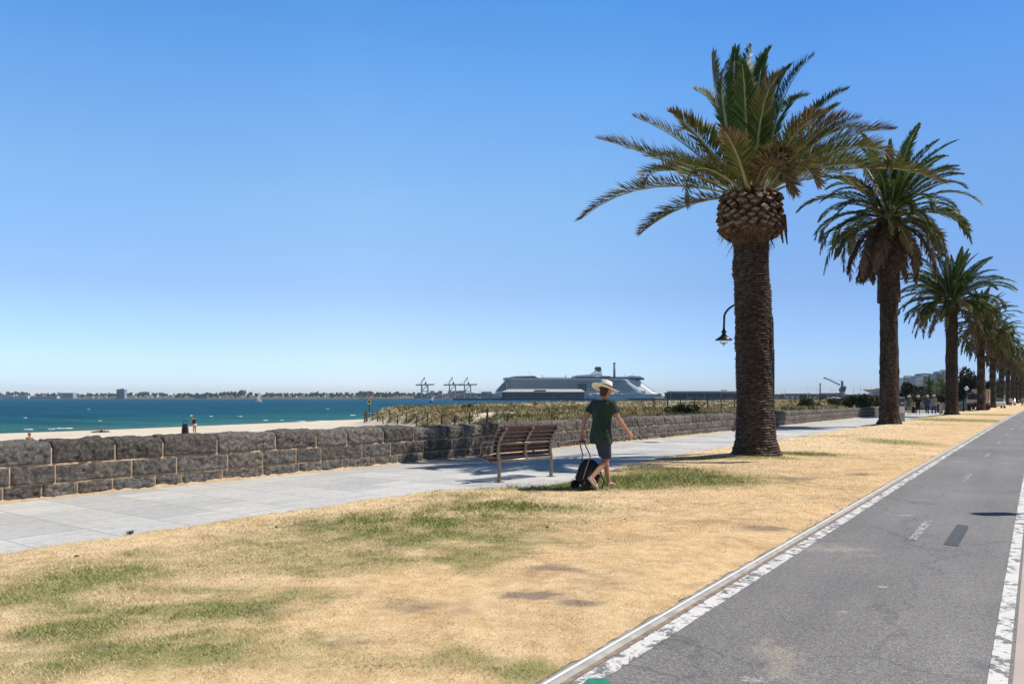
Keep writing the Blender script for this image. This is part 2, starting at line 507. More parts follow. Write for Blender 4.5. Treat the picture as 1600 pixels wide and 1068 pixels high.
m_mort = mat('sandy_mortar', (0.50, 0.36, 0.22), 0.9, 0.25, 8, 0.3, 50, kind='World')
o = link('sand_edge', grid_mesh('sand_edge', X, np.repeat(Y[:, None], 3, 1), Z, m_mort)); o['kind'] = 'structure'

# bike path asphalt
def asphalt(name, base, lite, marks=False):
    m, nt, b = nmat(name); v = coords(nt, 'World')
    c = ramp(nt, noise(nt, v, 0.35, 5, 0.6), [(0.3, base), (0.7, lite)])
    vo = nt.nodes.new('ShaderNodeTexVoronoi'); vo.inputs['Scale'].default_value = 150; nt.links.new(v, vo.inputs['Vector'])
    c = mix(nt, 1.0, c, ramp(nt, vo.outputs['Color'], [(0.15, 0.62), (0.5, 0.98), (0.85, 1.5)]), 'MULTIPLY')
    c = mix(nt, 1.0, c, ramp(nt, noise(nt, v, 30, 3, 0.7), [(0.3, 0.82), (0.7, 1.15)]), 'MULTIPLY')
    lng = noise(nt, coords(nt, 'World', (2.2, 0.12, 1)), 1.0, 4, 0.6)
    c = mix(nt, 1.0, c, ramp(nt, lng, [(0.3, 0.88), (0.7, 1.1)]), 'MULTIPLY')
    sm = noise(nt, coords(nt, 'World', (1.6, 0.7, 1)), 1.3, 6, 0.65)
    c = mix(nt, ramp(nt, sm, [(0.6, 0.0), (0.75, 0.28)]), c, (0.31, 0.26, 0.2))
    cr = nt.nodes.new('ShaderNodeTexVoronoi'); cr.feature = 'DISTANCE_TO_EDGE'; cr.inputs['Scale'].default_value = 0.33
    dv = nt.nodes.new('ShaderNodeVectorMath'); dv.operation = 'MULTIPLY_ADD'
    nn = nt.nodes.new('ShaderNodeTexNoise'); nn.inputs['Scale'].default_value = 1.4; nn.inputs['Detail'].default_value = 6; nt.links.new(v, nn.inputs['Vector'])
    nt.links.new(nn.outputs['Color'], dv.inputs[0]); dv.inputs[1].default_value = (1.2, 1.2, 0); nt.links.new(v, dv.inputs[2])
    nt.links.new(dv.outputs[0], cr.inputs['Vector'])
    crk = ramp(nt, cr.outputs['Distance'], [(0.0, 0.5), (0.003, 0.75), (0.006, 1.0)])
    c = mix(nt, 0.55, c, mix(nt, 1.0, c, crk, 'MULTIPLY'))
    if marks:
        at = attr(nt); sp = nt.nodes.new('ShaderNodeSeparateColor'); nt.links.new(at.outputs['Color'], sp.inputs[0])
        f1 = noise(nt, coords(nt, 'World', (9, 5, 1)), 1.0, 6, 0.75); f2 = noise(nt, v, 16, 5, 0.75)
        k1 = ramp(nt, mth(nt, 'ADD', sp.outputs[0], mth(nt, 'MULTIPLY', mth(nt, 'SUBTRACT', f1, 0.5), 2.2)), [(0.45, 0.0), (0.85, 0.75)])
        c = mix(nt, k1, c, mix(nt, 1.0, (0.37, 0.325, 0.27), ramp(nt, vo.outputs['Color'], [(0.15, 0.6), (0.85, 1.3)]), 'MULTIPLY'))
        k2 = ramp(nt, mth(nt, 'ADD', sp.outputs[1], mth(nt, 'MULTIPLY', mth(nt, 'SUBTRACT', f2, 0.5), 2.4)), [(0.55, 0.0), (0.85, 0.7)])
        c = mix(nt, k2, c, (0.5, 0.48, 0.46))
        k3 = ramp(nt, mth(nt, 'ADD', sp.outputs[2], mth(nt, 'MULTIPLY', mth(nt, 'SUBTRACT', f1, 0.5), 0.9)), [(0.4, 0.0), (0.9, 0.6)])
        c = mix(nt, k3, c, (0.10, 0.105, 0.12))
    nt.links.new(c, b.inputs['Base Color']); b.inputs['Roughness'].default_value = 0.75; b.inputs['Specular IOR Level'].default_value = 0.3
    bump(nt, b, vo.outputs['Distance'], 0.35, 0.006)
    return m


m_asph = asphalt('bike_path_asphalt', (0.186, 0.175, 0.168), (0.25, 0.236, 0.224), True)
Y = np.concatenate([np.arange(-20, 1.5, 2.0), np.arange(1.5, 22, 0.06), np.arange(22, 500, 4.0)]); U = np.linspace(KX + 0.11, -0.10, 48)
X = U[None] + bx(Y)[:, None]; YY = np.repeat(Y[:, None], 48, 1); mk3 = np.zeros(X.shape + (3,))
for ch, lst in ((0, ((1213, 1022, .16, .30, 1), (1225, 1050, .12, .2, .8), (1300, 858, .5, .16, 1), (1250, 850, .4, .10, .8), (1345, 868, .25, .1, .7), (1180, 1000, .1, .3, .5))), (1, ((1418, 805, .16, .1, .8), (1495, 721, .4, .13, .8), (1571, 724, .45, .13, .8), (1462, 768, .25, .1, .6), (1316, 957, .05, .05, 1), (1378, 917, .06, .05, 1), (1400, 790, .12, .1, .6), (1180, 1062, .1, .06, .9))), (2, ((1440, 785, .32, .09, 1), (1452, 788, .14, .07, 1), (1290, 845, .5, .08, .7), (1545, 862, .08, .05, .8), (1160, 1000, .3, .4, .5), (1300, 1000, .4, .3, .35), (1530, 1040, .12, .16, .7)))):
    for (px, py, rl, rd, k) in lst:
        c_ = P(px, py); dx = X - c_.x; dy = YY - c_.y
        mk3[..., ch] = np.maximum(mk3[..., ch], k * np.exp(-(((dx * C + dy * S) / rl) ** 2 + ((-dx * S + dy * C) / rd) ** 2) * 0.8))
o = link('bike_path', grid_mesh('bike_path', X, YY, 0 * X + 0.004, m_asph, mk3, smooth=False)); o['kind'] = 'structure'
m_conc = mat('pink_concrete', (0.5, 0.41, 0.36), 0.85, 0.1, 2.0, 0.2, 90, kind='World')
strip('concrete_apron', [(-0.10, 0.001), (4.5, 0.001)], -20, 500, m_conc)
m_road = asphalt('road_asphalt', (0.06, 0.06, 0.062), (0.09, 0.09, 0.09))
strip('road', [(4.5, -0.12), (14.5, -0.12)], -60, 700, m_road, 2.0)
strip('road_kerb', [(4.35, 0.004), (4.36, 0.012), (4.5, 0.01), (4.505, -0.12)], -20, 500, M_['conc'])
# kerb beside the lawn
m_kerb = mat('kerb_concrete', (0.40, 0.38, 0.35), 0.8, 0.25, 7, 0.25, 70, kind='World')
kz = 0.022
strip('kerb', [(KX - 0.035, -0.01), (KX - 0.03, kz), (KX + 0.070, kz), (KX + 0.092, 0.008), (KX + 0.118, 0.005)], -20, 500, m_kerb, 0.4)


m_gut = mat('gutter_dirt', (0.26, 0.2, 0.15), 0.95, 0.4, 12, 0.4, 60, kind='World')
strip('gutter_dirt', [(KX + 0.090, 0.0125), (KX + 0.096, 0.0110), (KX + 0.122, 0.0085)], -20, 120, m_gut, 0.4)


def paint(name, wear, sx, sy, base=(0.74, 0.715, 0.67)):
    m, nt, b = nmat(name); v = coords(nt, 'World')
    st = noise(nt, coords(nt, 'World', (sx, sy, 1)), 1.0, 5, 0.7, 0.6)
    fn = noise(nt, v, 45, 4, 0.7)
    lg = noise(nt, v, 0.5, 3, 0.6)
    t = mth(nt, 'ADD', mth(nt, 'MULTIPLY', st, 0.62), mth(nt, 'ADD', mth(nt, 'MULTIPLY', fn, 0.2), mth(nt, 'MULTIPLY', lg, 0.18)))
    k = ramp(nt, t, [(wear - 0.035, 0.0), (wear + 0.02, 1.0)])
    c = mix(nt, k, (0.2, 0.19, 0.19), base)
    c = mix(nt, 1.0, c, ramp(nt, fn, [(0.3, 0.85), (0.7, 1.08)]), 'MULTIPLY')
    nt.links.new(c, b.inputs['Base Color']); b.inputs['Roughness'].default_value = 0.7
    return m


strip('kerb_lit_edge', [(KX + 0.034, kz + 0.004), (KX + 0.056, kz + 0.004)], -20, 200, paint('kerb_sunlit_white', 0.40, 20, 1.6, (0.82, 0.81, 0.79)), 0.4)  # white strip puts the sunlit edge of the kerb into the colour
strip('edge_line', [(KX + 0.126, 0.008), (KX + 0.246, 0.008)], 0.85, 130, paint('worn_edge_paint', 0.492, 9, 8), 0.4)
strip('edge_line', [(-0.21, 0.008), (-0.12, 0.008)], -20, 160, paint('worn_edge_paint_thick', 0.478, 9, 7), 0.4)
pd_ = paint('worn_dash_paint', 0.525, 22, 9, (0.56, 0.54, 0.51))
for k in range(12):
    y0 = 8.8 + 6.75 * k - (0 if k else 0.0)
    strip('lane_dash', [(-1.11, 0.008), (-1.03, 0.008)], y0, y0 + 1.35, pd_, 0.5)
ps = paint('worn_faint_paint', 0.545, 7, 7, (0.5, 0.49, 0.47))


def patch(name, pts, z, m):
    mb = MB(); mb.add([Vector((p[0], p[1], z)) for p in pts], [tuple(range(len(pts)))])
    o = mb.build(name, m, fix=False)
    if o.data.polygons[0].normal.z < 0: o.data.flip_normals()
    o['kind'] = 'structure'; return o


def blob(px, py, rl, rd, seed, n=22):
    c = P(px, py); out = []
    for i in range(n):
        a = 2 * math.pi * i / n; k = 0.75 + 0.5 * float(vnoise(i * 0.9, seed * 3.1, seed))
        q = c + Vector((C, S, 0)) * (rl * k * math.cos(a)) + Vector((-S, C, 0)) * (rd * k * math.sin(a)); out.append(q)
    return out


patch('asphalt_patch', [P(1496, 819), P(1513, 822), P(1512, 828), P(1497, 854), P(1474, 851), P(1480, 842)], 0.0080, asphalt('patch_asphalt', (0.075, 0.08, 0.095), (0.1, 0.105, 0.12)))
patch('green_paint', [P(905, 1075), P(920, 1062), P(945, 1062), P(955, 1068), P(950, 1090), P(910, 1090)], 0.0120, mat('green_road_paint', (0.03, 0.22, 0.15), 0.7, 0.2, 20, kind='World'))

# ------------------------------------------------------------------ lawn
PALM = [tuple(D(px_, d_)[:2]) for px_, d_ in ((1181.7, 17.95), (1389.5, 38.3), (1487, 59.5), (1533, 80.5), (1551, 101.5), (1564.7, 122.5), (1575, 143), (1582.5, 164), (1588.8, 185), (1595.5, 206), (1600.5, 227))]
GP = [  # px, py, half width (m), half depth (m), strength
    (1000, 755, 2.0, 0.8, 1.7), (915, 766, 0.9, 0.35, 1.6), (1075, 745, 1.3, 0.7, .8), (1020, 737, 1.1, 0.5, .9), (1250, 712, 1.0, 0.8, 1.4), (1200, 722, .9, .3, .8),
    (1405, 692, 0.9, 2.0, 1.3), (1500, 657, 2.6, 4, 1.5), (1535, 648, 3, 5, 1.2), (1460, 664, 1.6, 2, .5),
    (760, 795, 1.0, 0.5, .6), (660, 815, 1.3, 0.5, .75), (600, 830, 1.2, .5, .6), (500, 850, 1.0, .4, .5), (390, 880, 1.0, .5, .55), (140, 910, .6, .3, .65),
    (860, 800, 1.0, .5, .5), (780, 850, 1.2, .7, .5), (60, 935, .6, .3, .6), (135, 990, .28, .16, 1.1), (250, 965, .6, .16, .8), (85, 1005, .3, .12, .8), (330, 930, .5, .12, .6),
    (200, 1040, .8, .3, .6), (420, 950, .8, .3, .35), (560, 890, 1.0, .4, .4), (830, 1056, .25, .18, .8), (640, 1050, .5, .2, .4), (420, 1020, .6, .3, .45), (1090, 720, .9, .35, .6)]
DP = [(455, 828, .55, .2, 1), (835, 940, .22, .14, 1), (905, 950, .18, .1, .9), (548, 1018, .2, .1, .7), (1255, 752, .5, .4, .8), (1330, 744, .6, .5, .8), (1200, 830, .4, .25, .8), (1000, 812, .4, .15, .6),
      (1150, 790, .5, .2, .6), (1100, 880, .3, .2, .5), (870, 900, .4, .2, .4), (1260, 682, 2.2, .8, .8), (1160, 752, .4, .15, .5), (1320, 766, .4, .3, .6), (700, 960, .4, .2, .4)]


def cover(x, y):
    """how green (0..1) and how bare (0..1) the lawn is at a place"""
    x = np.asarray(x, dtype=float); y = np.asarray(y, dtype=float)
    wob = (fbm(x * 1.7, y * 1.7, 31, 4) - 0.5) * 2
    g = np.zeros_like(x); d = np.zeros_like(x)
    for lst, out in ((GP, 'g'), (DP, 'd')):
        for (px, py, rl, rd, k) in lst:
            c = P(px, py)
            dx = x - c.x; dy = y - c.y
            a = (dx * C + dy * S) / rl; e = (-dx * S + dy * C) / rd
            val = k * np.exp(-(a * a + e * e) * 0.9)
            if out == 'g': g = g + val
            else: d = np.maximum(d, val)
    n1 = fbm(x * 0.9, y * 0.9, 41, 4); n2 = fbm(x * 3.3, y * 3.3, 43, 4); n3 = fbm(x * 11, y * 11, 47, 3)
    dp = -x * S + y * C; near = 1 - sstep(16, 26, dp)
    lt = x * C + y * S
    leftish = 1 - sstep(-0.3, 1.6, lt - 0.20 * (dp - 6))
    g = g * (0.55 + 0.9 * n2) + near * leftish * 0.62 * sstep(0.40, 0.78, n1 * 0.5 + n2 * 0.5) + wob * 0.08
    n4 = fbm(x * 26, y * 26, 49, 2); g = g * (0.25 + 1.0 * n3 + 0.55 * n4) * 0.86
    d = d * sstep(0.35, 0.62, n2 * 0.6 + n3 * 0.4) + 0.34 * sstep(0.52, 0.72, fbm(x * 1.3 + 9, y * 1.3, 51, 4)) * sstep(.4, .65, n3)
    return np.clip(g, 0, 1), np.clip(d, 0, 1)


Y = ysteps(-4, 300, 0.07, 0.006)
U = np.linspace(0, 1, 84)
L_, R_ = lawnL(Y), lawnR(Y)
X = L_[:, None] * (1 - U) + R_[:, None] * U
YY = np.repeat(Y[:, None], len(U), 1)


def lawn_z(x, y):
    l = lawnL(y); r = lawnR(y)
    e = np.minimum(sstep(0, 0.16, x - l), 1)
    z = 0.004 + 0.03 * e + 0.05 * e * (fbm(x * 0.8, y * 0.8, 61, 3) - 0.3) + 0.016 * e * (fbm(x * 6, y * 6, 63, 3) - 0.5)
    for i, (ax, ay) in enumerate(PALM):
        z = z + (0.12 if i == 0 else 0.16) * np.exp(-((x - ax) ** 2 + (y - ay) ** 2) / 1.2)
    k = sstep(0.45, 0.0, r - x)
    return z * (1 - k) + k * (kz - 0.004 + 0.014 * fbm(x * 8, y * 8, 65, 2))


def warm(x, y):
    return np.clip(sstep(-5.6, -3.2, x - bx(y)) * 0.75 + 0.9 * (fbm(x * .7, y * .45, 95, 4) - .5) + .1, 0, 1)


Z = lawn_z(X, YY)
g, d = cover(X, YY)
m_lawn, nt, b = nmat('dry_lawn'); v = coords(nt, 'World')
at = attr(nt); sp = nt.nodes.new('ShaderNodeSeparateColor'); nt.links.new(at.outputs['Color'], sp.inputs[0])
fine = noise(nt, v, 55, 4, 0.75); mid = noise(nt, v, 7, 5, 0.65)
stx = noise(nt, coords(nt, 'World', (30, 30, 30), 0.6), 1.5, 5, 0.8, 1.0)
straw = ramp(nt, mid, [(0.25, (0.58, 0.41, 0.225)), (0.5, (0.78, 0.59, 0.35)), (0.78, (0.88, 0.72, 0.48))])
straw = mix(nt, 1.0, straw, ramp(nt, noise(nt, v, 1.1, 4, .65), [(.30, (.80, .73, .70)), (.5, (1, 1, 1)), (.70, (1.08, 1.05, .98))]), 'MULTIPLY')
straw = mix(nt, 1.0, straw, ramp(nt, stx, [(0.28, 0.62), (0.5, 1.0), (0.75, 1.28)]), 'MULTIPLY')
straw = mix(nt, mth(nt, 'MULTIPLY', sp.outputs[2], .45), straw, mix(nt, 1.0, straw, (.93, .76, .60), 'MULTIPLY'))
grn = ramp(nt, fine, [(0.3, (0.15, 0.16, 0.05)), (0.7, (0.44, 0.40, 0.17))])
gm = mth(nt, 'ADD', sp.outputs[0], mth(nt, 'MULTIPLY', mth(nt, 'SUBTRACT', fine, 0.5), 1.1))
c = mix(nt, ramp(nt, gm, [(0.15, 0.0), (0.75, 0.9)]), straw, grn)
dm = mth(nt, 'ADD', sp.outputs[1], mth(nt, 'MULTIPLY', mth(nt, 'SUBTRACT', stx, 0.5), 1.2))
c = mix(nt, ramp(nt, dm, [(0.18, 0.0), (0.62, 0.9)]), c, ramp(nt, fine, [(0.35, (0.12, 0.09, 0.075)), (0.7, (0.46, 0.35, 0.27))]))
nt.links.new(c, b.inputs['Base Color']); b.inputs['Roughness'].default_value = 0.95; b.inputs['Specular IOR Level'].default_value = 0.1
bump(nt, b, mix(nt, 0.5, fine, stx), 0.7, 0.02)
o = link('lawn', grid_mesh('lawn', X, YY, Z, m_lawn, np.stack([g, d, warm(X, YY)], -1))); o['kind'] = 'structure'

# blades of dry and green grass
m_blade, nt, b = nmat('grass_blade'); at = attr(nt)
nt.links.new(at.outputs['Color'], b.inputs['Base Color']); b.inputs['Roughness'].default_value = 0.8; b.inputs['Specular IOR Level'].default_value = 0.15


def blades(name, n, dmin, dmax, hs, ws, keep=None):
    dep = dmin + (dmax - dmin) * nrs.rand(n) ** 0.8
    lat = (nrs.rand(n) * 1.5 - 0.76) * dep
    x = lat * C - dep * S; y = dep * C + lat * S
    ok = (x > lawnL(y) - 0.03) & (x < lawnR(y) + 0.01) & (y > -3.5)
    if keep is not None: ok &= keep(x, y)
    x, y = x[ok], y[ok]; n = len(x)
    g, d = cover(x, y)
    ok = nrs.rand(n) > d * 0.8
    x, y, g, d = x[ok], y[ok], g[ok], d[ok]; n = len(x)
    wm_ = warm(x, y)
    h = hs * (1 - .5 * wm_) * (0.5 + nrs.rand(n)) * (0.8 + 0.9 * g) * (0.45 + 1.1 * fbm(x * 4.5, y * 4.5, 57, 3)); a = nrs.rand(n) * 6.283; wd = ws * (0.7 + 0.6 * nrs.rand(n))
    z = lawn_z(x, y) - 0.003
    lean = (0.6 + 0.9 * nrs.rand(n)) * h; la = nrs.rand(n) * 6.283
    V = np.empty((n, 3, 3))
    V[:, 0] = np.stack([x - wd * np.cos(a), y - wd * np.sin(a), z], -1)
    V[:, 1] = np.stack([x + wd * np.cos(a), y + wd * np.sin(a), z], -1)
    V[:, 2] = np.stack([x + lean * np.cos(la), y + lean * np.sin(la), z + h], -1)
    t = nrs.rand(n, 1)
    cs = np.array([0.58, 0.42, 0.23]) * (1 - t) + np.array([0.95, 0.84, 0.60]) * t
    cs = cs * (1 - .45 * wm_[:, None] * np.array([.07, .24, .40]))
    cg = np.array([0.20, 0.19, 0.06]) * (1 - t) + np.array([0.56, 0.52, 0.25]) * t; gk = sstep(.75, 1.0, g)[:, None]; cg = cg * (1 - gk) + gk * (np.array([0.10, 0.15, 0.03]) * (1 - t) + np.array([0.32, 0.38, 0.11]) * t)
    br_ = (nrs.rand(n, 1) < .13); cs = np.where(br_, cs * np.array([.55, .48, .42]), cs)
    isg = ((g + (nrs.rand(n) - 0.5) * 1.15) > 0.52)[:, None]
    cc = np.where(isg, cg, cs)
    return V.reshape(-1, 3), np.arange(3 * n).reshape(n, 3), np.repeat(cc, 3, 0)


parts = [blades('a', 330000, 3.4, 9.0, 0.016, 0.0022), blades('b', 330000, 8.0, 19.0, 0.022, 0.004), blades('c', 90000, 18, 60, 0.03, 0.012)]
# longer tufts along the path edge
dp_ = parts + [blades('e', 160000, 5, 24, 0.03, 0.0035, keep=lambda x, y: x < lawnL(y) + 0.07)]
dp_ += [blades('g', 160000, 9, 21, 0.045, 0.005, keep=lambda x, y: cover(x, y)[0] > 0.55)]
Vs = []; Fs = []; Cs = []; off = 0
for v_, f_, c_ in dp_:
    Vs.append(v_); Fs.append(f_ + off); Cs.append(c_); off += len(v_)
o = link('grass', np_mesh('grass', np.concatenate(Vs), np.concatenate(Fs), m_blade, col=np.concatenate(Cs)))
tag(o, 'short dry straw and green grass blades covering the lawn strip', 'grass', kind='stuff')
# dark clods and droppings lying on the lawn
mb = MB()
for k in range(16):
    dep = 4.2 + 9 * rnd.random(); lat = (rnd.random() * 1.3 - 0.68) * dep; q = W(dep, lat)
    if not (float(lawnL(q.y)) + 0.1 < q.x < KX - 0.1): continue
    r_ = 0.006 + 0.012 * rnd.random() ** 2
    mb.ell((q.x, q.y, float(lawn_z(np.array(q.x), np.array(q.y))) + r_ * 0.5), (r_ * 1.5, r_, r_ * 0.8), 0, 7, 5, Matrix.Rotation(rnd.random() * 3, 3, 'Z'))
o = mb.build('leaf_litter', mat('dark_litter', (0.035, 0.028, 0.022), 0.9, 0.4, 40), smooth=True)
tag(o, 'tiny dark clods and litter scattered over the dry lawn', 'litter', kind='stuff')
# small green weed at the path edge
q = P(203, 834); mb = MB()
for k in range(40):
    a = rnd.random() * 6.28; l = 0.03 + 0.035 * rnd.random(); bx_ = q + Vector((rnd.gauss(0, .022), rnd.gauss(0, .015), 0.01))
    e = bx_ + Vector((math.cos(a) * l * .7, math.sin(a) * l * .7, l * .6)); s_ = Vector((-math.sin(a), math.cos(a), 0)) * 0.008
    mb.add([bx_ - s_, bx_ + s_, e], [(0, 1, 2)])
o = mb.build('weed', mat('weed_green', (0.06, 0.075, 0.03), 0.8, 0.3, 30)); tag(o, 'small dark green weed at the edge of the grey footpath', 'weed')

# ------------------------------------------------------------------ bluestone wall
m_stone, nt, b = nmat('bluestone'); v = coords(nt, 'World')
at = attr(nt)
c = ramp(nt, noise(nt, v, 15.0, 9, 0.72), [(0.32, (0.03, 0.028, 0.028)), (0.47, (0.12, 0.110, 0.100)), (0.70, (0.30, 0.27, 0.235))])
c = mix(nt, 1.0, c, at.outputs['Color'], 'MULTIPLY')
c = mix(nt, ramp(nt, noise(nt, v, 14, 6, 0.7), [(0.60, 0.0), (0.76, 0.35)]), c, (0.33, 0.29, 0.25))
nt.links.new(c, b.inputs['Base Color']); b.inputs['Roughness'].default_value = 0.85; b.inputs['Specular IOR Level'].default_value = 0.25
bump(nt, b, noise(nt, coords(nt, 'World', (1, 1, 1.6)), 30, 8, 0.75), 1.0, 0.035)


def stone_wall(xf, y0, y1, hgt, parent, seed, thick=0.46, tint=1.0, res=1.0):
    rr = random.Random(seed)
    courses = [(0.012, 0.205), (0.226, 0.495), (0.516, 1.0)]   # the last one is scaled to the wall height
    Vs = []; Fs = []; Cs = []; off = 0
    joints = 0.024
    for ci, (z0, z1) in enumerate(courses):
        y = y0 - rr.random() * 0.5
        while y < y1:
            L = (rr.uniform(0.45, 0.95), rr.uniform(0.55, 1.15), rr.uniform(0.75, 1.3))[ci]
            if y > 13.2: L *= 0.72
            ya, yb = max(y, y0), min(y + L - joints, y1)
            y += L
            if yb - ya < 0.12: continue
            hh = hgt(0.5 * (ya + yb)) + rr.uniform(-0.012, 0.016)
            za, zb = z0, (z1 if ci < 2 else hh)
            fine_ = ya < 26; nu = max(6, int((yb - ya) / (0.022 if fine_ else 0.06))); nz = (15 if ci == 2 else 11) if fine_ else 6; ntp = (12 if fine_ else 5) if ci == 2 else 1
            u = np.linspace(0, 1, nu)
            prof = [(0.05, za), ] + [(0.0, za + (zb - za) * t) for t in np.linspace(0.03, 1 - (0.10 if ci == 2 else 0.03), nz)]
            if ci == 2: prof += [(-thick * t, zb) for t in np.linspace(0.05, 1.0, ntp)] + [(-thick, za)]
            else: prof += [(-0.05, zb)]
            if ci < 2: prof[0] = (-0.05, za)
            else: prof[0] = (-0.05, za)
            px = np.array([p[0] for p in prof]); pz = np.array([p[1] for p in prof])
            UU, PX = np.meshgrid(u, px, indexing='ij'); _, PZ = np.meshgrid(u, pz, indexing='ij')
            YY = ya + (yb - ya) * UU
            t = np.clip((PZ - za) / (zb - za), 0, 1)
            edge_u = 1 - (2 * UU - 1) ** 26; edge_z = 1 - (2 * t - 1) ** 16
            sd_ = rr.randrange(999); sl = rr.uniform(-0.012, 0.012)
            front = (np.arange(len(px)) >= 1) & (np.arange(len(px)) <= nz)
            n_a = fbm(YY * 5 + PZ * 2, PZ * 7 - YY * 1.5, sd_, 5); n_b = 1 - np.abs(2 * fbm(YY * 9 - PZ * 5, PZ * 11, sd_ + 3, 3) - 1); mar = (sstep(0.0, .12, zb - PZ) if ci == 2 else 1.0)
            bul = 0.014 + np.maximum(0.020 + 0.075 * (n_a - 0.5) + 0.035 * (n_b - 0.75) + 0.04 * (fbm(YY * 22, PZ * 26, sd_ + 8, 3) - .5), -0.001) * edge_u * edge_z * mar
            X = wx(xf, YY) + PX + np.where(front[None, :], bul, 0)
            Zz = PZ.copy()
            if ci == 2:
                top = (np.arange(len(px)) > nz - 1) & (np.arange(len(px)) < len(px) - 1)
                Zz = Zz + np.where(top[None, :], 0.12 * (fbm(YY * 3.2, PX * 6, sd_ + 5, 5) - 0.42) * sstep(-0.02, -0.2, PX) + 0.02 * (edge_u - 1) + sl * (2 * UU - 1), 0)
                # worked margin: a smooth band under the top edge
            sh = rr.uniform(0.72, 1.25) * tint; wm = rr.uniform(-0.03, 0.05)
            n_, k_ = X.shape
            Vs.append(np.stack([X, YY, Zz], -1).reshape(-1, 3)); i = np.arange(n_ * k_).reshape(n_, k_)
            Fq = np.stack([i[:-1, :-1], i[1:, :-1], i[1:, 1:], i[:-1, 1:]], -1).reshape(-1, 4)
            # end caps as quads towards the back
            caps = []
            for col_ in (0, n_ - 1):
                for q in range(k_ // 2 - 0):
                    a_, b_, c_, d_ = i[col_, q], i[col_, q + 1], i[col_, k_ - 2 - q], i[col_, k_ - 1 - q]
                    if q + 1 >= k_ - 2 - q: break
                    caps.append((a_, b_, c_, d_) if col_ == 0 else (d_, c_, b_, a_))
            Fs.append(Fq + off)
            if caps: Fs.append(np.array(caps) + off)
            Cs.append(np.repeat([[sh * (1 + wm), sh, sh * (1 - wm)]], n_ * k_, 0)); off += n_ * k_
    o = link('stonework', np_mesh('stonework', np.concatenate(Vs), np.concatenate(Fs), m_stone, col=np.concatenate(Cs), smooth=False), parent)
    Y = np.arange(y0, y1 + 0.1, 0.5)
    hm = np.array([hgt(q) for q in Y])
    prof = lambda q: [(0.008, -0.05), (0.007, 0.30), (0.005, hgt(q) - 0.09), (-thick + 0.03, hgt(q) - 0.09), (-thick + 0.03, -1.2)]
    X = np.array([[float(wx(xf, q)) + p[0] for p in prof(q)] for q in Y]); Z = np.array([[p[1] for p in prof(q)] for q in Y])
    link('mortar', grid_mesh('mortar', X, np.repeat(Y[:, None], 5, 1), Z, m_mort, smooth=False), parent)


def wx(xf, y):
    return xf(y)


wt = thing('stone_wall', 'long low dark bluestone wall with sandy mortar joints running beside the footpath', 'wall', (0, 0, 0))
stone_wall(wallX, -6, 76, lambda y: float(np.interp(y, [-6, 5, 13.1, 13.3, 28, 50, 68], [0.85, 0.845, 0.84, 0.805, 0.81, 0.74, 0.72])), wt, 7)

# ------------------------------------------------------------------ beach, dune and sea
ZW = -2.4


def beach_z(x, y):
    s_ = x + 0.16 * np.maximum(y - 45, 0)
    z = np.interp(s_, [-400, -160, -120, -93, -80, -60, -30, -14, 0], [-9, -6.5, -3.6, ZW, -2.12, -1.75, -0.95, -0.30, -0.2])
    e1 = ((x + 67) * 41 + (y - 66) * 53) / 67.0
    mk = sstep(-3.5, 2.5, e1 + (fbm(x * 0.25, y * 0.25, 71, 3) - 0.5) * 3) * sstep(-75, -66, s_)
    top = 0.22 + 0.75 * (fbm(x * 0.09, y * 0.09, 73, 4) - 0.45) + 0.45 * (fbm(x * 0.35, y * 0.35, 75, 3) - 0.5)
    nearwall = sstep(-40, -14, x)
    top = top * (1 - 0.2 * nearwall) + 0.16 * nearwall
    far = sstep(70, 150, y); top = top + 0.22 * far
    return z * (1 - mk) + np.maximum(z, top) * mk, mk


xs = np.concatenate([np.linspace(-420, -130, 20), np.arange(-128, -11.9, 1.0)])
ys = np.concatenate([np.arange(-140, 0, 4.0), np.arange(0, 140, 1.0), np.arange(140, 460, 5.0)])
XX, YY = np.meshgrid(xs, ys)
XX = np.where(XX > -13, np.where(YY < 68, wallX(YY) - 0.3, -11.2 - (YY - 68) * 0.05), XX)
ZZ, mk = beach_z(XX, YY)
vg = mk * sstep(0.30, 0.42, fbm(XX * 0.22, YY * 0.22, 81, 4)) * np.clip(0.55 + 0.9 * (fbm(XX * 1.1, YY * 1.1, 91, 3) - .3), 0, 1)
o = link('beach', grid_mesh('beach', XX, YY, ZZ, m_sand, np.stack([vg, vg, vg], -1))); o['kind'] = 'structure'

m_sea, nt, b = nmat('sea_water'); v = coords(nt, 'World')
sx = nt.nodes.new('ShaderNodeSeparateXYZ'); nt.links.new(v, sx.inputs[0])
off = mth(nt, 'ADD', sx.outputs[0], mth(nt, 'MULTIPLY', mth(nt, 'MAXIMUM', mth(nt, 'SUBTRACT', sx.outputs[1], 45.0), 0.0), 0.16))
wob = mth(nt, 'MULTIPLY', mth(nt, 'SUBTRACT', noise(nt, v, 0.03, 4, 0.6), 0.5), 60.0)
off = mth(nt, 'ADD', off, wob)
shal = ramp(nt, mth(nt, 'DIVIDE', mth(nt, 'ADD', off, 260.0), 180.0, True), [(0.0, (0.003, 0.072, 0.125)), (0.55, (0.004, 0.092, 0.14)), (0.85, (0.022, 0.145, 0.15)), (1.0, (0.10, 0.21, 0.185))])
chop = noise(nt, coords(nt, 'World', (1, 1, 1), -TH), 0.10, 6, 0.7)
col_ = mix(nt, 1.0, shal, ramp(nt, noise(nt, coords(nt, 'World', (0.05, 0.4, 1), -TH), 0.35, 6, 0.7), [(0.3, 0.55), (0.5, 1.0), (0.7, 1.6)]), 'MULTIPLY')
wc = noise(nt, coords(nt, 'World', (0.25, 0.8, 1), -TH), 0.45, 5, 0.62)
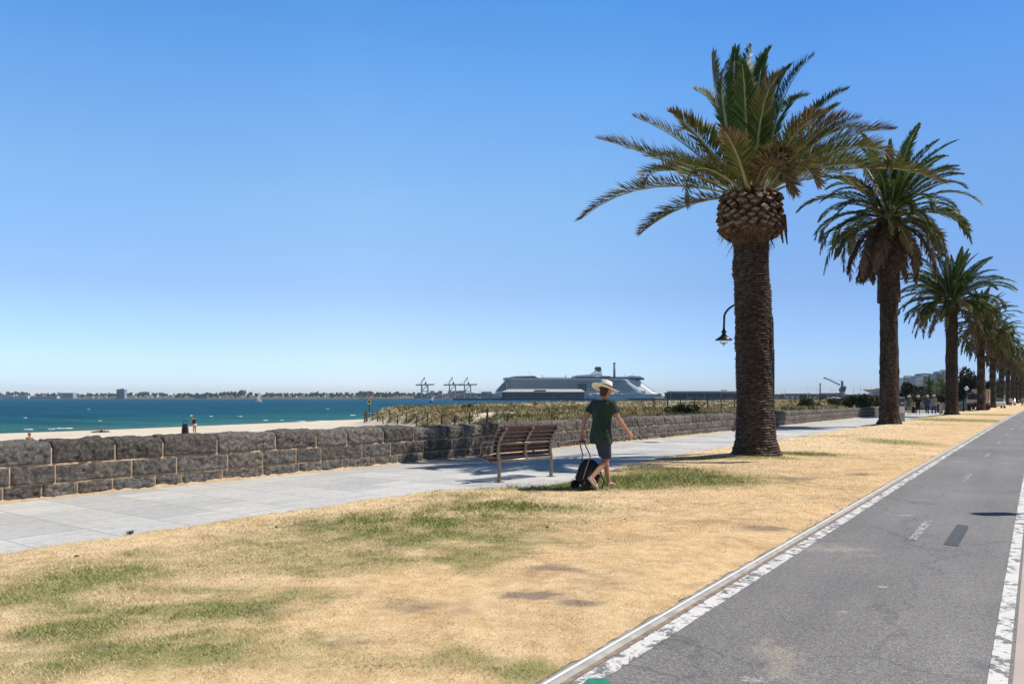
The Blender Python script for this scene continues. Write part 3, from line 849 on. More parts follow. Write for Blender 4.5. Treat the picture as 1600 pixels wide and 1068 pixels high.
wcm = ramp(nt, mth(nt, 'ADD', mth(nt, 'MULTIPLY', wc, 0.8), mth(nt, 'MULTIPLY', noise(nt, v, 0.02, 2, 0.5), 0.2)), [(0.675, 0.0), (0.70, 0.7)])
col_ = mix(nt, wcm, col_, (0.7, 0.75, 0.76))
nt.links.new(col_, b.inputs['Base Color']); b.inputs['Roughness'].default_value = 0.5; b.inputs['IOR'].default_value = 1.33
b.inputs['Specular IOR Level'].default_value = SEA_SPEC
hgt = mix(nt, 0.4, noise(nt, coords(nt, 'World', (0.6, 1.6, 1), -TH), 0.5, 7, 0.7), noise(nt, v, 0.06, 3, 0.6))
bump(nt, b, hgt, 1.0, 1.6)
mb = MB(); q = 9000
mb.add([(-q, -q, ZW), (q, -q, ZW), (q, q, ZW), (-q, q, ZW)], [(0, 1, 2, 3)])
o = mb.build('sea', m_sea); o['kind'] = 'structure'

# breaking foam by the beach
fm = MB()
for (px, py, rl, rd) in ((45, 670.8, .7, .3), (97, 669.0, 1.6, .5), (80, 670.0, .6, .2), (515, 657.6, 2.2, .6), (530, 657.2, 1.2, .8), (500, 658.0, 1.0, .3), (470, 657.9, .9, .5), (415, 656.4, .6, .5), (440, 656.2, .4, .4), (375, 650.5, .6, .3), (330, 650.5, .4, .3), (512, 638.5, .7, .8), (550, 648.5, .9, .6), (40, 652.6, .5, .3), (157, 657.2, .3, .3), (138, 639.2, .6, .8)):
    c_ = P(px, py, ZW); n = 13; top = []; bot = []
    for i in range(n):
        a = 2 * math.pi * i / n; k = 0.7 + 0.6 * rnd.random()
        p_ = c_ + Vector((C, S, 0)) * (rl * k * math.cos(a)) + Vector((-S, C, 0)) * (rd * k * math.sin(a))
        bot.append(p_ + Vector((0, 0, -0.05))); top.append(c_ + (p_ - c_) * 0.6 + Vector((0, 0, 0.02 + 0.07 * rnd.random())))
    fm.loft([bot, top])
o = fm.build('sea_foam', M_['foam'], smooth=True); tag(o, 'white foam of small breaking waves near the beach', 'foam', kind='stuff')

# dune vegetation
m_dune, nt, b = nmat('dune_grass_blade'); at = attr(nt)
nt.links.new(at.outputs['Color'], b.inputs['Base Color']); b.inputs['Roughness'].default_value = 0.85; b.inputs['Specular IOR Level'].default_value = 0.1


def tufts(n, dmin, dmax, hs, ws, per):
    dep = dmin * (dmax / dmin) ** nrs.rand(n)
    lat = (nrs.rand(n) * 0.95 - 0.32) * dep
    x = lat * C - dep * S; y = dep * C + lat * S
    z, mk = beach_z(x, y)
    veg = fbm(x * 0.22, y * 0.22, 81, 4)
    ok = (mk > 0.35) & (x < np.where(y < 68, wallX(y) - 0.75, -12.0)) & (veg > 0.30 - 0.3 * (mk < 0.9)) & (x > -80)
    x, y, z, dep, veg = x[ok], y[ok], z[ok], dep[ok], veg[ok]; n = len(x)
    kind = fbm(x * 0.35 + 40, y * 0.35, 85, 3) + 0.35 * (nrs.rand(n) - 0.5)
    size = (0.55 + 0.9 * nrs.rand(n)) * (0.6 + 0.9 * fbm(x * 0.5, y * 0.5, 88, 2)) * (1 + dep / 500)
    pal = np.array([[0.52, 0.42, 0.22], [0.33, 0.28, 0.13], [0.24, 0.23, 0.10], [0.20, 0.14, 0.08], [0.15, 0.155, 0.08], [0.62, 0.53, 0.34]])
    kid = np.clip(((kind - 0.25) / 0.5 * 6).astype(int), 0, 5)
    kid = np.array([0, 3, 1, 5, 2, 4])[kid]
    base = pal[kid]
    a = nrs.rand(n, per) * 6.283; sp = nrs.rand(n, per)
    h = hs * size[:, None] * (0.5 + 0.7 * nrs.rand(n, per)) * (1.1 - 0.8 * sp); rad = hs * size[:, None] * sp * 1.5
    wd = ws * (1 + dep[:, None] / 60) * (0.6 + 0.8 * nrs.rand(n, per))
    bxx = x[:, None] + rad * 0.35 * np.cos(a); byy = y[:, None] + rad * 0.35 * np.sin(a)
    zz = np.repeat((z - 0.04)[:, None], per, 1)
    ta = a + (nrs.rand(n, per) - .5)
    wa = nrs.rand(n, per) * 3.1416
    V = np.empty((n, per, 3, 3))
    V[..., 0, :] = np.stack([bxx - wd * np.cos(wa), byy - wd * np.sin(wa), zz], -1)
    V[..., 1, :] = np.stack([bxx + wd * np.cos(wa), byy + wd * np.sin(wa), zz], -1)
    V[..., 2, :] = np.stack([bxx + rad * np.cos(ta), byy + rad * np.sin(ta), zz + h], -1)
    cc = base[:, None, :] * (0.65 + 0.75 * nrs.rand(n, per, 1))
    N_ = n * per
    return V.reshape(-1, 3), np.arange(3 * N_).reshape(N_, 3), np.repeat(cc.reshape(-1, 3), 3, 0)


Vs = []; Fs = []; Cs = []; off = 0
for v_, f_, c_ in (tufts(26000, 24, 90, 0.24, 0.020, 18), tufts(12000, 85, 330, 0.30, 0.03, 10), tufts(9000, 24, 70, 0.18, 0.04, 16)):
    Vs.append(v_); Fs.append(f_ + off); Cs.append(c_); off += len(v_)
o = link('dune_grass', np_mesh('dune_grass', np.concatenate(Vs), np.concatenate(Fs), m_dune, col=np.concatenate(Cs)))
tag(o, 'olive and straw coloured dune grass behind the stone wall', 'dune grass', kind='stuff')

# air
if HAZE > 0:
    mz = bpy.data.materials.new('haze_air'); mz.use_nodes = True; nt = mz.node_tree
    for n_ in list(nt.nodes):
        if n_.type == 'BSDF_PRINCIPLED': nt.nodes.remove(n_)
    pv = nt.nodes.new('ShaderNodeVolumePrincipled'); pv.inputs['Density'].default_value = HAZE; pv.inputs['Color'].default_value = (0.78, 0.88, 1.0, 1); pv.inputs['Anisotropy'].default_value = 0.0
    nt.links.new(pv.outputs[0], nt.nodes['Material Output'].inputs['Volume'])
    mb = MB(); mb.box((0, 0, 49), (18400, 18400, 118))
    o = mb.build('haze', mz); tag(o, 'thin blue sea haze in the air', 'haze', kind='stuff')
# ------------------------------------------------------------------ palms
m_frond, nt, b = nmat('palm_frond'); at = attr(nt); sp = nt.nodes.new('ShaderNodeSeparateColor'); nt.links.new(at.outputs['Color'], sp.inputs[0])
v = coords(nt, 'World')
dr = mth(nt, 'ADD', sp.outputs[0], mth(nt, 'MULTIPLY', mth(nt, 'SUBTRACT', noise(nt, v, 2.5, 3), 0.5), 0.25))
c = ramp(nt, dr, [(0.0, (0.032, 0.085, 0.018)), (0.2, (0.06, 0.115, 0.022)), (0.42, (0.15, 0.145, 0.04)), (0.7, (0.175, 0.125, 0.065)), (1.0, (0.145, 0.11, 0.08))])
c = mix(nt, 1.0, c, ramp(nt, sp.outputs[1], [(0.0, 0.6), (1.0, 1.45)]), 'MULTIPLY')
nt.links.new(c, b.inputs['Base Color']); b.inputs['Roughness'].default_value = 0.5; b.inputs['Specular IOR Level'].default_value = 0.3
tr = nt.nodes.new('ShaderNodeBsdfTranslucent'); nt.links.new(c, tr.inputs['Color'])
ms = nt.nodes.new('ShaderNodeMixShader'); ms.inputs[0].default_value = 0.22
nt.links.new(b.outputs[0], ms.inputs[1]); nt.links.new(tr.outputs[0], ms.inputs[2]); nt.links.new(ms.outputs[0], nt.nodes['Material Output'].inputs['Surface'])
m_rach = mat('frond_rachis', (0.34, 0.32, 0.15), 0.45, 0.25, 6)
m_rach_dead = mat('dead_rachis', (0.15, 0.095, 0.055), 0.7, 0.25, 6)
m_trunk, nt, b = nmat('palm_trunk'); v = coords(nt, 'Object')
c = ramp(nt, noise(nt, coords(nt, 'Object', (1, 1, 3)), 7, 7, 0.7), [(0.25, (0.034, 0.026, 0.021)), (0.5, (0.115, 0.09, 0.07)), (0.8, (0.29, 0.24, 0.195))])
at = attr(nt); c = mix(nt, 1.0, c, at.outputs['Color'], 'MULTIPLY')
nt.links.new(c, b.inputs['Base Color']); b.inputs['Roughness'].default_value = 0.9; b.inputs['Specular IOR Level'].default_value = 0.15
bump(nt, b, noise(nt, coords(nt, 'Object', (1, 1, 3)), 22, 6, 0.75), 0.8, 0.03)
m_boot = mat('cut_leaf_base', (0.42, 0.33, 0.24), 0.8, 0.3, 9, 0.4, 40)
m_bootd = mat('leaf_base_fibre', (0.085, 0.052, 0.03), 0.9, 0.4, 10, 0.5, 40)


def frond_geo(pts, nleaf, lmax, wl, up_out, dry, rr, rach=0.028, ragged=0.0, start=0.10, vee=0.35, tipdry=0.0, sag=0.05):
    """pts: list of points along the rachis -> (V,F,mi,tint)"""
    P_ = np.array([list(p) for p in pts], dtype=float)
    seg = np.linalg.norm(np.diff(P_, axis=0), axis=1); s = np.concatenate([[0], np.cumsum(seg)]); L = s[-1]
    def at_(t):
        return np.stack([np.interp(t * L, s, P_[:, k]) for k in range(3)], -1)
    n = nleaf
    t = start + (1 - start) * (np.arange(n) + 0.5) / n
    c = at_(t); tg = at_(np.minimum(t + 0.02, 1)) - at_(np.maximum(t - 0.02, 0)); tg /= np.linalg.norm(tg, axis=1)[:, None]
    ref = np.array([0, 0, 1.0]) - 0.8 * np.array([up_out[0], up_out[1], 0.0])
    nrm = ref[None] - tg * (tg @ ref)[:, None]; nrm /= np.maximum(np.linalg.norm(nrm, axis=1)[:, None], 1e-6)
    sd_ = np.cross(tg, nrm)
    prof = np.interp(t, [0, .12, .3, .55, .8, .93, 1], [.25, .45, .9, 1, .78, .5, .3])
    Vs = []; Ts = []
    for sg in (-1, 1):
        l = lmax * prof * (0.8 + 0.4 * rr.rand(n))
        if ragged > 0: l = l * np.where(rr.rand(n) < ragged, 0.35, 1)
        mess = 0.35 + 1.2 * min(1, dry); ang = np.interp(t, [0, .5, 1], [1.05, 0.78, 0.30]) + rr.randn(n) * 0.10 * mess
        vv = vee + 0.17 * mess * rr.randn(n)
        d = sd_ * (sg * np.sin(ang))[:, None] + tg * np.cos(ang)[:, None] + nrm * vv[:, None]
        d /= np.linalg.norm(d, axis=1)[:, None]
        mid = c + d * (l * 0.5)[:, None]
        tip = c + d * l[:, None]; tip[:, 2] -= l * (sag + 0.10 * mess * rr.rand(n))
        mid[:, 2] -= l * 0.02
        wdir = np.cross(d, nrm); wdir /= np.maximum(np.linalg.norm(wdir, axis=1)[:, None], 1e-6)
        tw = rr.randn(n) * 0.45 * mess
        wdir = wdir * np.cos(tw)[:, None] + np.cross(d, wdir) * np.sin(tw)[:, None]
        w_ = (wl * (0.75 + 0.5 * rr.rand(n)))[:, None]
        Vs.append(np.stack([c, mid + wdir * w_, tip, mid - wdir * w_], 1))
        dd = np.clip(dry + tipdry * sstep(0.55, 1.0, t) + rr.randn(n) * 0.09, 0, 1); br = rr.rand(n)
        T = np.repeat(np.stack([dd, br, 0 * dd], -1)[:, None], 4, 1); T[:, 2, 0] = np.clip(T[:, 2, 0] + 0.18, 0, 1)
        Ts.append(T)
    V = np.concatenate(Vs).reshape(-1, 3); T = np.concatenate(Ts).reshape(-1, 3)
    Fq = np.arange(len(V)).reshape(-1, 4); mi = np.zeros(len(Fq), int)
    # rachis: a 4-sided tapering rib
    k = 9; tt = np.linspace(0, 1, k); cc = at_(tt); tg = at_(np.minimum(tt + .03, 1)) - at_(np.maximum(tt - .03, 0)); tg /= np.linalg.norm(tg, axis=1)[:, None]
    nr = ref[None] - tg * (tg @ ref)[:, None]; nr /= np.maximum(np.linalg.norm(nr, axis=1)[:, None], 1e-6); sr = np.cross(tg, nr)
    rad = rach * np.interp(tt, [0, .05, .15, 1], [2.4, 1.7, 1.1, 0.25])
    ring = np.stack([cc + sr * (rad * 1.3)[:, None], cc + nr * (rad * .6)[:, None], cc - sr * (rad * 1.3)[:, None], cc - nr * (rad * .8)[:, None]], 1)
    o = len(V); i = np.arange(k * 4).reshape(k, 4) + o
    Fr = np.stack([i[:-1], np.roll(i, -1, 1)[:-1], np.roll(i, -1, 1)[1:], i[1:]], -1).reshape(-1, 4)
    V = np.concatenate([V, ring.reshape(-1, 3)]); T = np.concatenate([T, np.full((k * 4, 3), 0.5)])
    return V, np.concatenate([Fq, Fr]), np.concatenate([mi, np.ones(len(Fr), int)]), T


def arc_pts(elev, length, droop, n=12, side=0.0, power=1.6):
    """frond in the XZ plane starting at the origin, heading out along +X at the elevation, bending down"""
    p = np.zeros(3); pts = [p.copy()]
    for k in range(n):
        t = (k + 0.5) / n
        e = elev - droop * t ** power
        e = max(e, -1.45)
        a = side * t
        p = p + np.array([math.cos(e) * math.cos(a), math.cos(e) * math.sin(a), math.sin(e)]) * length / n
        pts.append(p.copy())
    return pts


def trunk_mesh(name, h, rprof, ring_h, rows, cols, seed, lean=(0, 0), rough=1.0, shade=1.0):
    th = np.linspace(0, 2 * math.pi, cols + 1)[:-1]
    zz = np.linspace(-0.25, h, rows)
    TT, Zg = np.meshgrid(th, zz)
    r = np.interp(Zg, [p[0] for p in rprof], [p[1] for p in rprof])
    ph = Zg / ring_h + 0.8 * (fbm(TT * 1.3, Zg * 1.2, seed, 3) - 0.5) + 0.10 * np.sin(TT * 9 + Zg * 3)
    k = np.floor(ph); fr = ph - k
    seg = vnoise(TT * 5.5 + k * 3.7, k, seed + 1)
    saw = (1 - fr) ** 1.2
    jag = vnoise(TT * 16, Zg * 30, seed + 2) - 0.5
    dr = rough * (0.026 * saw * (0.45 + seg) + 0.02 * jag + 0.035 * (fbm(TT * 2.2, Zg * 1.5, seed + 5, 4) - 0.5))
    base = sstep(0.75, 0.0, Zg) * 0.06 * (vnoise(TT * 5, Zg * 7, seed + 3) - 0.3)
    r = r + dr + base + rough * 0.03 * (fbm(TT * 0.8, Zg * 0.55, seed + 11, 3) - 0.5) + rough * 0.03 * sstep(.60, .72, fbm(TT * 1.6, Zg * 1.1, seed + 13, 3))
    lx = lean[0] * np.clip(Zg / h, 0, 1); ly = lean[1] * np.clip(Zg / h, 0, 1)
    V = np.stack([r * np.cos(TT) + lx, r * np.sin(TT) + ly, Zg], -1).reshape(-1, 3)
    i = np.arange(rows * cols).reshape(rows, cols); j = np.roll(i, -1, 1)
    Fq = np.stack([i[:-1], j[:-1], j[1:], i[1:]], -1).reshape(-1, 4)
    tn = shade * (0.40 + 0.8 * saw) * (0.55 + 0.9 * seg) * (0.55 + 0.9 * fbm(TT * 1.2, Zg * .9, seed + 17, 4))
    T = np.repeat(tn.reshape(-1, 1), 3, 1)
    return np_mesh(name, V, Fq, m_trunk, col=T)


def boots(rows, nper, r, z0, dz, rr, up=0.75, size=0.115, ln=0.17):
    mb = MB()
    for k in range(rows):
        for i in range(nper):
            a = 2 * math.pi * (i + 0.5 * (k % 2)) / nper + rr.gauss(0, 0.04); z = z0 + k * dz + rr.gauss(0, 0.012)
            rad = r(z); o = Vector((math.cos(a), math.sin(a), 0)); s_ = Vector((-math.sin(a), math.cos(a), 0))
            u = Vector((0, 0, 1)); q = o * (rad - 0.04) + u * z
            d = (o * 0.9 + u * (up + rr.gauss(0, .1)) + s_ * rr.gauss(0, .1)).normalized(); l = ln * rr.uniform(0.75, 1.25)
            n_ = d.cross(s_).normalized(); sw = size * rr.uniform(0.85, 1.15); sh = sw * 0.48
            if rr.random() < 0.06: continue
            b0 = [q - s_ * sw * 1.05, q + n_ * sh * 1.1, q + s_ * sw * 1.05, q - n_ * sh * 1.1]
            e = q + d * l
            cut = (o * 0.30 - u * 0.35)   # the cut face tips outward and down
            b1 = [e - s_ * sw * .95, e + n_ * sh * .75 - cut * .12, e + s_ * sw * .95, e - n_ * sh * .75 + cut * .10]
            mb.add(b0 + b1, [(0, 1, 5, 4), (1, 2, 6, 5), (2, 3, 7, 6), (3, 0, 4, 7)], 1)
            mb.add(b1 + [e + d * 0.012], [(0, 1, 4), (1, 2, 4), (2, 3, 4), (3, 0, 4)], 0)
    return mb


def fibres(n, r, z0, z1, rr, lmin, lmax, down=True):
    mb = MB()
    for k in range(n):
        a = rr.random() * 6.283; z = rr.uniform(z0, z1); rad = r(z)
        o = Vector((math.cos(a), math.sin(a), 0)); s_ = Vector((-math.sin(a), math.cos(a), 0)); q = o * (rad - 0.02) + Vector((0, 0, z))
        l = rr.uniform(lmin, lmax); w_ = rr.uniform(0.006, 0.03)
        e = q + o * l * rr.uniform(0.2, 0.75) + Vector((0, 0, -l * rr.uniform(0.3, 1) if down else l * rr.uniform(-.3, 1))) + s_ * rr.gauss(0, .05)
        mb.add([q - s_ * w_, q + s_ * w_, e + s_ * w_ * .3, e - s_ * w_ * .3], [(0, 1, 2, 3)])
    return mb


# --- the near palm with its sparse wind-burnt crown
pg = 'palms in a row along the lawn strip'
px0, py0 = PALM[0]
gz = 0.10
p1 = thing('palm_tree', 'nearest and largest palm, sparse wind-burnt brown crown above a collar of cut leaf bases', 'palm tree', (px0, py0, gz), 0, pg)
dep1 = -px0 * S + py0 * C; ppm = F / dep1
lx1 = W(0, -0.14)
topz = zat(372, dep1) - gz; crz = zat(300, dep1) - gz
rprof = [(-0.3, .64), (0, .58), (.12, .52), (.4, .45), (1.2, .405), (2.6, .395), (4.0, .385), (topz, .38)]
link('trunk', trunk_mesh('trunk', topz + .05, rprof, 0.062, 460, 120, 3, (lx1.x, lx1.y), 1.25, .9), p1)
rr = random.Random(3)
cr = lambda z: float(np.interp(z, [topz - .25, topz, topz + .12, topz + .6, topz + .95, topz + 1.2], [.42, .56, .68, .69, .62, .38]))
cap = MB()
cap.lathe([(0.40, topz - .2), (0.47, topz), (0.60, topz + .12), (0.62, topz + .55), (0.56, topz + .9), (0.40, topz + 1.15), (0.12, topz + 1.3)], 40, (lx1.x, lx1.y, 0), 0)
bo = boots(10, 17, lambda z: cr(z) - .03, topz + .02, 0.10, rr, .75, .105, .17)
o = link('leaf_bases', bo.mesh('leaf_bases', [m_boot, m_bootd]), p1, (lx1.x, lx1.y, 0))
fb = fibres(520, lambda z: cr(z), topz - .25, topz + 1.1, rr, .08, .3)
cap.add([p + Vector((lx1.x, lx1.y, 0)) for p in fb.v], fb.f, 0)
link('collar', cap.mesh('collar', m_bootd, True), p1)
base_l, base_d = (1169 - CX) / ppm, dep1


def img(px, py, dd):
    """crown point given by how it is seen, at depth dep1+dd, in the palm's own frame"""
    dpt = dep1 + dd
    q = W(dpt, (px - CX) / F * dpt, zat(py, dpt)); return Vector((q.x - px0, q.y - py0, q.z - gz))


FR = [  # mid px, tip px, depth at mid / tip, dryness, tip dryness
    (1015, 293, 907, 343, -.3, -.5, .50, .4), (1072, 322, 1002, 364, .4, .8, .55, .3), (1034, 250, 935, 217, .3, .6, .5, .4), (1052, 266, 1000, 292, -1.2, -2.0, .35, .3),
    (1094, 262, 1070, 318, -1.7, -2.9, .40, .35), (1073, 228, 991, 183, .5, 1.0, .42, .35), (1104, 228, 1049, 176, -.9, -1.6, .40, .4), (1120, 160, 1113, 84, .2, .5, .12, .2),
    (1131, 170, 1134, 96, -.8, -.7, .16, .15), (1147, 160, 1150, 77, .6, 1.0, .08, .1), (1162, 160, 1175, 70, -.5, -.3, .06, .1), (1183, 155, 1203, 78, .5, .9, .05, .1),
    (1190, 180, 1214, 120, -1.3, -1.9, .25, .5), (1220, 165, 1271, 88, -.4, -.3, .10, .1), (1255, 196, 1325, 140, .6, 1.0, .15, .1), (1238, 215, 1285, 178, -1.4, -2.2, .5, .4),
    (1278, 220, 1343, 185, .2, .4, .35, .3), (1262, 222, 1318, 182, -.9, -1.3, .55, .35), (1300, 226, 1395, 203, -.3, -.4, .4, .35), (1330, 232, 1394, 262, -.9, -1.4, .4, .3),
    (1345, 262, 1474, 286, -.5, -.8, .28, .35), (1320, 256, 1371, 304, -1.3, -2.3, .4, .4), (1290, 240, 1376, 234, .8, 1.4, .35, .3), (1200, 256, 1240, 300, -1.9, -2.6, .95, 0),
    (1154, 248, 1133, 206, -1.8, -3.0, .38, .5), (1202, 245, 1232, 262, -1.6, -2.6, .75, .2), (1224, 246, 1278, 286, -1.7, -2.8, .5, .4),
    (1185, 150, 1190, 95, 1.2, 2.0, .06, .1), (1150, 165, 1140, 120, 1.6, 2.6, .1, .1), (1215, 190, 1262, 150, 1.5, 2.6, .12, .1), (1290, 215, 1365, 205, 1.0, 1.8, .25, .2), (1310, 250, 1420, 262, .9, 1.5, .2, .3), (1265, 205, 1310, 165, 1.8, 3.0, .15, .1), (1275, 262, 1345, 300, 1.0, 1.8, .45, .3), (1080, 255, 1010, 245, .9, 1.6, .4, .3), (1130, 190, 1085, 140, 1.2, 2.0, .15, .1), (1165, 165, 1160, 100, -1.2, -1.6, .1, .1), (1205, 170, 1235, 105, .6, .9, .08, .1), (1120, 215, 1062, 205, 1.6, 2.8, .3, .3), (1235, 240, 1330, 250, 1.6, 2.6, .3, .3), (1105, 262, 1040, 262, 1.6, 2.7, .4, .3)]
nr_ = np.random.RandomState(4)
for (mx, my, tx, ty, dm, dt, dry, td) in FR:
    q2 = img(tx, ty, dt); q1 = img(mx, my, dm)
    out = Vector((q2.x - lx1.x, q2.y - lx1.y, 0));
    if out.length > 0.01: out.normalize()
    q0 = Vector((lx1.x, lx1.y, crz - 0.10)) + out * 0.30
    c1 = q1 * 2 - (q0 + q2) * 0.5
    pts = [q0 * (1 - t) ** 2 + c1 * 2 * t * (1 - t) + q2 * t * t for t in [k / 12 for k in range(13)]]
    V, Fc, mi, T = frond_geo(pts, 150, 0.58, 0.0165, (out.x, out.y), dry * .68, nr_, 0.03, 0.12 if dry > .3 else .03, 0.14, 0.45, td)
    link('frond', np_mesh('frond', V, Fc, [m_frond, m_rach if dry < .7 else m_rach_dead], mi, T), p1)
# a few dead stubs hanging off the collar on the landward side
mb = MB()
for (a, l, z) in ((0.35, .55, topz + .35), (0.1, .45, topz + .5), (.75, .4, topz + .3)):
    o_ = Vector((math.cos(a), math.sin(a), 0)); q = o_ * .6 + Vector((0, 0, z)) + lx1
    mb.tube([q, q + o_ * .18 + Vector((0, 0, -.05)), q + o_ * .24 + Vector((0, 0, -l))], [.06, .05, .015], 6)
link('dead_stub', mb.mesh('dead_stub', m_bootd, True), p1)

# --- frond library for the fuller palms
def lib(nleaf, wl, seed, hang):
    out = []
    rs = np.random.RandomState(seed)
    for cls in range(9):
        e = R([84, 70, 55, 40, 25, 8, -12, -35, -58][cls])
        L_ = [3.5, 3.7, 3.7, 3.7, 3.6, 3.5, 3.3, 3.0, 2.7][cls]
        dr = [0.35, 0.75, 1.15, 1.5, 1.75, 1.75, 1.45, 1.0, 0.7][cls]
        dry = [0.10, 0.07, 0.06, 0.10, 0.14, 0.20, 0.42, 0.75, 0.95][cls]
        for var in range(2):
            pts = arc_pts(e, L_ * rs.uniform(.92, 1.06), dr * rs.uniform(.85, 1.15), 12, rs.uniform(-.25, .25))
            V, Fc, mi, T = frond_geo(pts, nleaf, 0.50, wl, (1, 0), dry, rs, 0.026, 0.03 if cls < 6 else .25, 0.10, 0.26, 0.08, 0.10)
            out.append((cls, V, Fc, mi, T))
    return out


LIB = lib(112, 0.026, 21, True)
LIBM = [(c_, np_mesh('frond', V, Fc, [m_frond, m_rach if c_ < 7 else m_rach_dead], mi, T)) for c_, V, Fc, mi, T in LIB]
LIBL = lib(44, 0.062, 22, True)


def crown_plan(n, rr, weights):
    """list of (class, azimuth, scale, tilt)"""
    out = []
    tot = sum(weights); k = 0
    for cls, w_ in enumerate(weights):
        cnt = max(0, round(n * w_ / tot))
        for i in range(cnt):
            out.append((cls, (k * 2.39996 + rr.gauss(0, .12)) % 6.283, rr.uniform(.9, 1.1), rr.gauss(0, .08))); k += 1
    return out


def full_palm(i, h, rtrunk, scale, weights, label, nfr, detail, seed, lean=(0, 0), collar=None):
    rr = random.Random(seed)
    X_, Y_ = PALM[i]
    t = thing('palm_tree', label, 'palm tree', (X_, Y_, 0.10), 0, pg)
    rows, cols = ((300, 72) if detail else (90, 28))
    rp = [(-.3, rtrunk * 1.45), (0, rtrunk * 1.4), (.3, rtrunk * 1.12), (.9, rtrunk * 1.0), (h * .6, rtrunk * .95)] + (collar or [(h - .4, rtrunk * .92), (h, rtrunk * 1.25), (h + .5, rtrunk * 1.2)])
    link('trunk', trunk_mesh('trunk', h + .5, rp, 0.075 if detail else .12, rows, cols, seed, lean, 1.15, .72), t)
    plan = crown_plan(nfr, rr, weights)
    top = Vector((lean[0], lean[1], h + .25))
    if detail:
        for cls, az, sc, tl in plan:
            me = LIBM[cls * 2 + rr.randrange(2)][1]
            o = bpy.data.objects.new('frond', me); COL.objects.link(o); o.parent = t
            o.location = top + Vector((math.cos(az), math.sin(az), 0)) * (rtrunk * (.25 if cls < 2 else .85)) + Vector((0, 0, .55 - .12 * cls))
            o.rotation_euler = (rr.gauss(0, .25), tl, az); o.scale = (scale * sc,) * 3
    else:
        Vs = []; Fs = []; ms = []; Ts = []; off = 0
        for cls, az, sc, tl in plan:
            _, V, Fc, mi, T = LIBL[cls * 2 + rr.randrange(2)]
            k = scale * sc; ca, sa = math.cos(az), math.sin(az)
            z_ = V[:, 2] * k + V[:, 0] * k * tl * -1
            x_ = V[:, 0] * k * ca - V[:, 1] * k * sa + top.x + ca * rtrunk * (.25 if cls < 2 else .85); y_ = V[:, 0] * k * sa + V[:, 1] * k * ca + top.y + sa * rtrunk * (.25 if cls < 2 else .85)
            Vs.append(np.stack([x_, y_, z_ + top.z + .55 - .12 * cls], -1)); Fs.append(Fc + off); ms.append(mi); Ts.append(T); off += len(V)
        link('crown', np_mesh('crown', np.concatenate(Vs), np.concatenate(Fs), [m_frond, m_rach], np.concatenate(ms), np.concatenate(Ts)), t)
    return t


full_palm(1, 10.5, 0.425, 1.08, [5, 8, 10, 11, 12, 12, 11, 15, 15], 'tall second palm, dense dark green crown with a shaggy skirt of dead brown fronds', 99, True, 31, (-.05, 0),
          [(4.6, .41), (4.9, .47), (6.3, .52), (8.6, .48), (10.3, .55), (11.0, .5)])
full_palm(2, 8.8, 0.42, 1.08, [8, 11, 13, 15, 15, 14, 10, 4, 1], 'third palm from the left, full round green crown, four walkers to its left', 94, True, 32)
lab = ['fourth palm from the left, its trunk in front of the pale utility truck', 'fifth palm from the left, first to the right of the utility truck', 'sixth palm from the left in the row, its crown merging with the fifth',
       'seventh palm from the left in the far row', 'eighth palm from the left in the far row', 'ninth palm from the left, small and dark near the road end', 'tenth palm from the left, tiny beside the far end of the bike path', 'eleventh and last palm of the row, at the right edge of the photo']
for k in range(3, 11):
    rq = random.Random(50 + k)
    full_palm(k, [9.0, 8.9, 8.8, 9.2, 8.6, 9.0, 9.0, 8.8][k - 3], 0.37, rq.uniform(1.0, 1.12), [7, 10, 13, 15, 15, 14, 11, 5, 2], lab[k - 3], 84, False, 60 + k)

# ------------------------------------------------------------------ street lamp behind the near palm
lp = D(1206.5, 25.3); lb = lp
t = thing('street_lamp', 'black swan-neck street lamp half hidden behind the nearest palm trunk, its arm reaching left', 'street lamp', (lb.x, lb.y, 0), TH)
mb = MB(); hz_ = zat(545, 25.3)
mb.lathe([(0.13, 0), (0.13, .1), (.11, .14), (.105, .9), (.085, .95), (.08, 1.0), (.078, hz_), (.06, hz_ + .03)], 14)
mb.build('pole', M_['dark_metal'], t, smooth=True)
ztop = zat(498, 25.3); mb = MB()
aw = (1206.5 - 1131) / F * 25.3
pts = [(0, 0, hz_)] + [(0, 0, ztop - .2)] + [(-aw / 2 + aw / 2 * math.cos(a), 0, ztop + .45 * math.sin(a) * aw / 1.3) for a in [math.pi * k / 16 for k in range(0, 16)]] + [(-aw, 0, zat(517, 25.3))]
mb.tube(pts, [.06, .05] + [.037] * (len(pts) - 2), 10); mb.build('swan_neck', M_['dark_metal'], t, smooth=True)
mb = MB(); zl = zat(517, 25.3); s_ = 25.3 / F
mb.lathe([(.04, zl + .1), (.05, zl + .02), (.10, zl - .02), (.06, zl - .08), (.075, zl - .12), (.13, zl - .18), (.16, zl - .2), (.29, zl - .29), (.29, zl - .315), (.15, zl - .27)], 20, (-aw, 0, 0))
mb.build('lamp_shade', M_['dark_metal'], t, smooth=True)
mb = MB(); mb.lathe([(.14, zl - .28), (.15, zl - .33), (.11, zl - .42), (.03, zl - .47)], 16, (-aw, 0, 0)); g_ = mb.build('lamp_glass', M_['globe'], t, smooth=True)
gm, nt, b = nmat('clear_lamp_glass'); b.inputs['Transmission Weight'].default_value = 0.9; b.inputs['Roughness'].default_value = 0.02; b.inputs['IOR'].default_value = 1.05; b.inputs['Base Color'].default_value = (.95, .97, 1, 1)
nt.links.new(ramp(nt, noise(nt, coords(nt), 3), [(0.3, (.93, .95, .97)), (.7, (.97, .98, 1))]), b.inputs['Base Color'])
g_.data.materials.clear(); g_.data.materials.append(gm)
